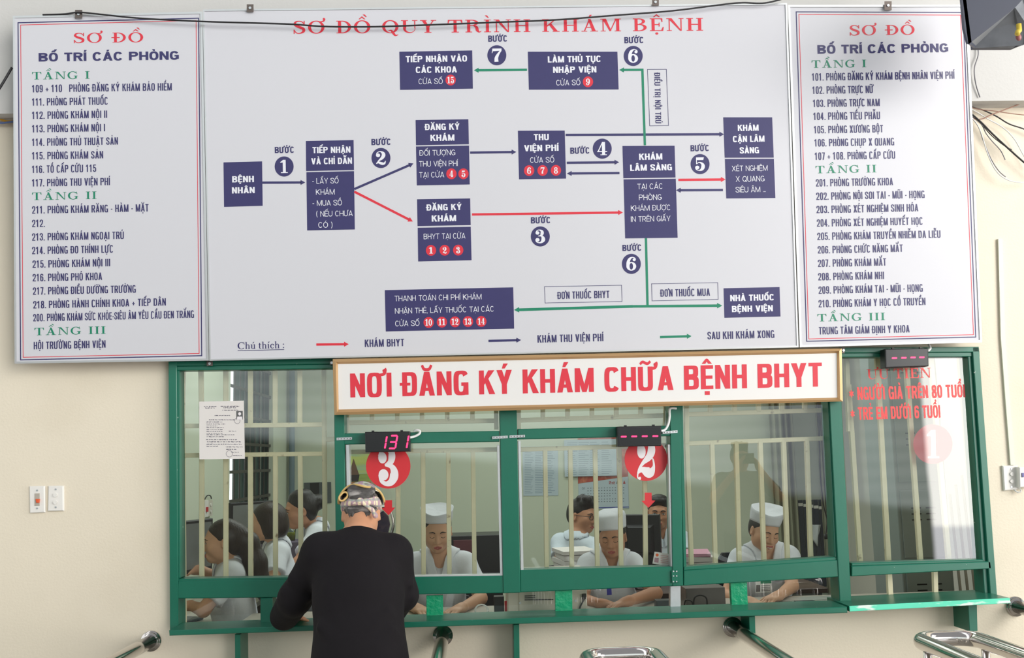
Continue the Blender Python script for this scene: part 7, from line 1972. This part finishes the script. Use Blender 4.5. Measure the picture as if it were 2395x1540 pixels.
    kn.cone(X(-0.006, 0.118, 0.002), X(-0.055, 0.102, -0.032), 0.010, 0.008, 0.01).cone(X(-0.055, 0.102, -0.032), X(-0.068, 0.083, -0.052), 0.008, 0.012, 0.01).cone(X(0, 0.118, 0.004), X(0.03, 0.112, -0.006), 0.010, 0.005, 0.01)
    V, F = surf(kn, *kn.bounds(), 0.004); mesh('headscarf_knot', V, F, SCARF, root, True)
    # the flap hugs the crown and ends in a wavy hem over the back of the head
    rows = []; m_ = 64; nv = 18
    for j in range(nv + 1):
        v = j / nv; row = []
        for i in range(m_ + 1):
            u = i / m_; th = R(-84 + 168 * u)
            end = 66 + 9 * math.cos(u * math.pi * 4 + 0.9) + 14 * abs(2 * u - 1) ** 2
            ph = R(-72 + (72 + end) * v); k = 1.17 - 0.05 * v + 0.03 * v ** 2 * math.sin(u * math.pi * 5 + 0.8) + 0.08 * max(0, v - 0.85) / 0.15
            row.append(X(0.083 * k * math.sin(th), 0.018 + 0.098 * k * math.cos(th) * math.sin(ph), 0.038 + 0.086 * k * (0.25 + 0.75 * math.cos(th)) * math.cos(ph)))
        rows.append(row)
    fl = MB(); fl.loft([r_ + [lerp(p, X(0, 0.018, 0.038), 0.035) for p in reversed(r_)] for r_ in rows], True)
    fl.build('headscarf_flap', SCARFG, root, True)
    MB().tube(rows[-1], 0.0048, 8).build('headscarf_hem', HEM, root, True)
    # rolled corner that stands off at the temple
    L_ = []
    for k in range(15):
        t = k / 14; c = lerp(W(803, 1162, -0.44), W(812, 1160, -0.33), t)
        L_.append([c + Vector((math.cos(a), 0.2 * math.sin(a), math.sin(a))) * ((0.017 + 0.004 * math.sin(a * 2)) * (1 - 0.25 * t)) for a in [2 * math.pi * q_ / 20 for q_ in range(20)]])
    rl = MB(); rl.loft(L_, False); rl.build('headscarf_roll', SCARF, root, True)
    MB().tube(L_[0] + [L_[0][0]], 0.0042, 8, False).build('headscarf_hem', HEM, root, True)


visitor()


# ------------------------------------------------------------------ someone photographing the counter from the yard, met only as a reflection in the last big pane
def onlooker():
    o = Vector((2.40, -4.25, 0)); P = lambda x, y, z: o + Vector((x, y, z))
    root = thing('person', o, 'person holding up a camera, mirrored in the pane beside the last post', 'person')
    T = Matrix.Translation(P(0, 0, 1.56)) @ rot3(180, 0, 0); S = SDF(); head_prims(S, T, 1.0, True)
    S.cone(P(0, -0.02, 1.50), P(0, -0.03, 1.40), 0.055, 0.06, 0.03).cone(P(-0.17, -0.02, 1.36), P(0.17, -0.02, 1.36), 0.055, 0.055, 0.05)
    S.ell(P(0, 0, 1.18), (0.16, 0.10, 0.24), None, 0.05).ell(P(0, 0, 0.92), (0.15, 0.11, 0.16), None, 0.05)
    for sd in (-1, 1):
        S.cone(P(sd * 0.19, -0.01, 1.36), P(sd * 0.30, 0.16, 1.20), 0.048, 0.040, 0.04).cone(P(sd * 0.30, 0.16, 1.20), P(sd * 0.09, 0.26, 1.47), 0.040, 0.027, 0.012)
        add_hand(S, P(sd * 0.09, 0.26, 1.47), (-sd * 0.35, 0.1, 0.95), (-sd * 0.9, 0, -0.2), (0, -1, 0), 0.95, (20, 40))
        S.cone(P(sd * 0.09, 0, 0.86), P(sd * 0.11, 0.01, 0.48), 0.08, 0.055, 0.05).cone(P(sd * 0.11, 0.01, 0.48), P(sd * 0.12, -0.02, 0.09), 0.055, 0.04, 0.02)
    V, F = surf(S, *S.bounds(), 0.009); mesh('body', V, F, SK_T, root, True); face_parts(root, S, T, 1.0, 'open', False, HAIRB, True); hair_part(root, T, 1.0, 'short', HAIRB)
    C = SDF(); C.cone(P(-0.16, -0.02, 1.36), P(0.16, -0.02, 1.36), 0.072, 0.072, 0.05).ell(P(0, 0, 1.18), (0.19, 0.13, 0.26), None, 0.05).ell(P(0, 0, 0.93), (0.185, 0.14, 0.18), None, 0.05)
    for sd in (-1, 1): C.cone(P(sd * 0.19, -0.01, 1.36), P(sd * 0.30, 0.16, 1.20), 0.066, 0.064, 0.04, cut=(P(sd * 0.27, 0.12, 1.24), Vector((sd * 0.45, 0.7, -0.6)).normalized()))
    V, F = surf(C, *C.bounds(), 0.012); mesh('shirt', V, F, mat('grey_shirt_cotton', rgb(120, 120, 112), 0.85, var=0.05), root, True)
    K = SDF(); K.ell(P(0, 0, 0.88), (0.17, 0.13, 0.13), None, 0.05)
    for sd in (-1, 1):
        K.cone(P(sd * 0.09, 0, 0.84), P(sd * 0.11, 0.01, 0.48), 0.095, 0.075, 0.05).cone(P(sd * 0.11, 0.01, 0.48), P(sd * 0.12, -0.02, 0.10), 0.075, 0.07, 0.02)
        Z = SDF(); Z.cone(P(sd * 0.12, -0.05, 0.045), P(sd * 0.125, 0.14, 0.04), 0.044, 0.038, 0.02); V, F = surf(Z, *Z.bounds(), 0.012); V[:, 2] = np.maximum(V[:, 2], 0.001); mesh('shoe', V, F, BLACKP, root, True)
    V, F = surf(K, *K.bounds(), 0.014); mesh('trousers', V, F, TROU, root, True)
    c = thing('camera', P(0, 0.22, 1.50), 'black camera held up by the person mirrored in the pane', 'camera')
    MB().bbox((o.x - 0.065, o.y + 0.17, 1.505), (o.x + 0.065, o.y + 0.235, 1.60), 0.006).build('camera_body', BLACKP, c); MB().tube([P(0, 0.235, 1.55), P(0, 0.33, 1.55)], 0.036, 20).build('lens', BLACKP, c, True)


onlooker()
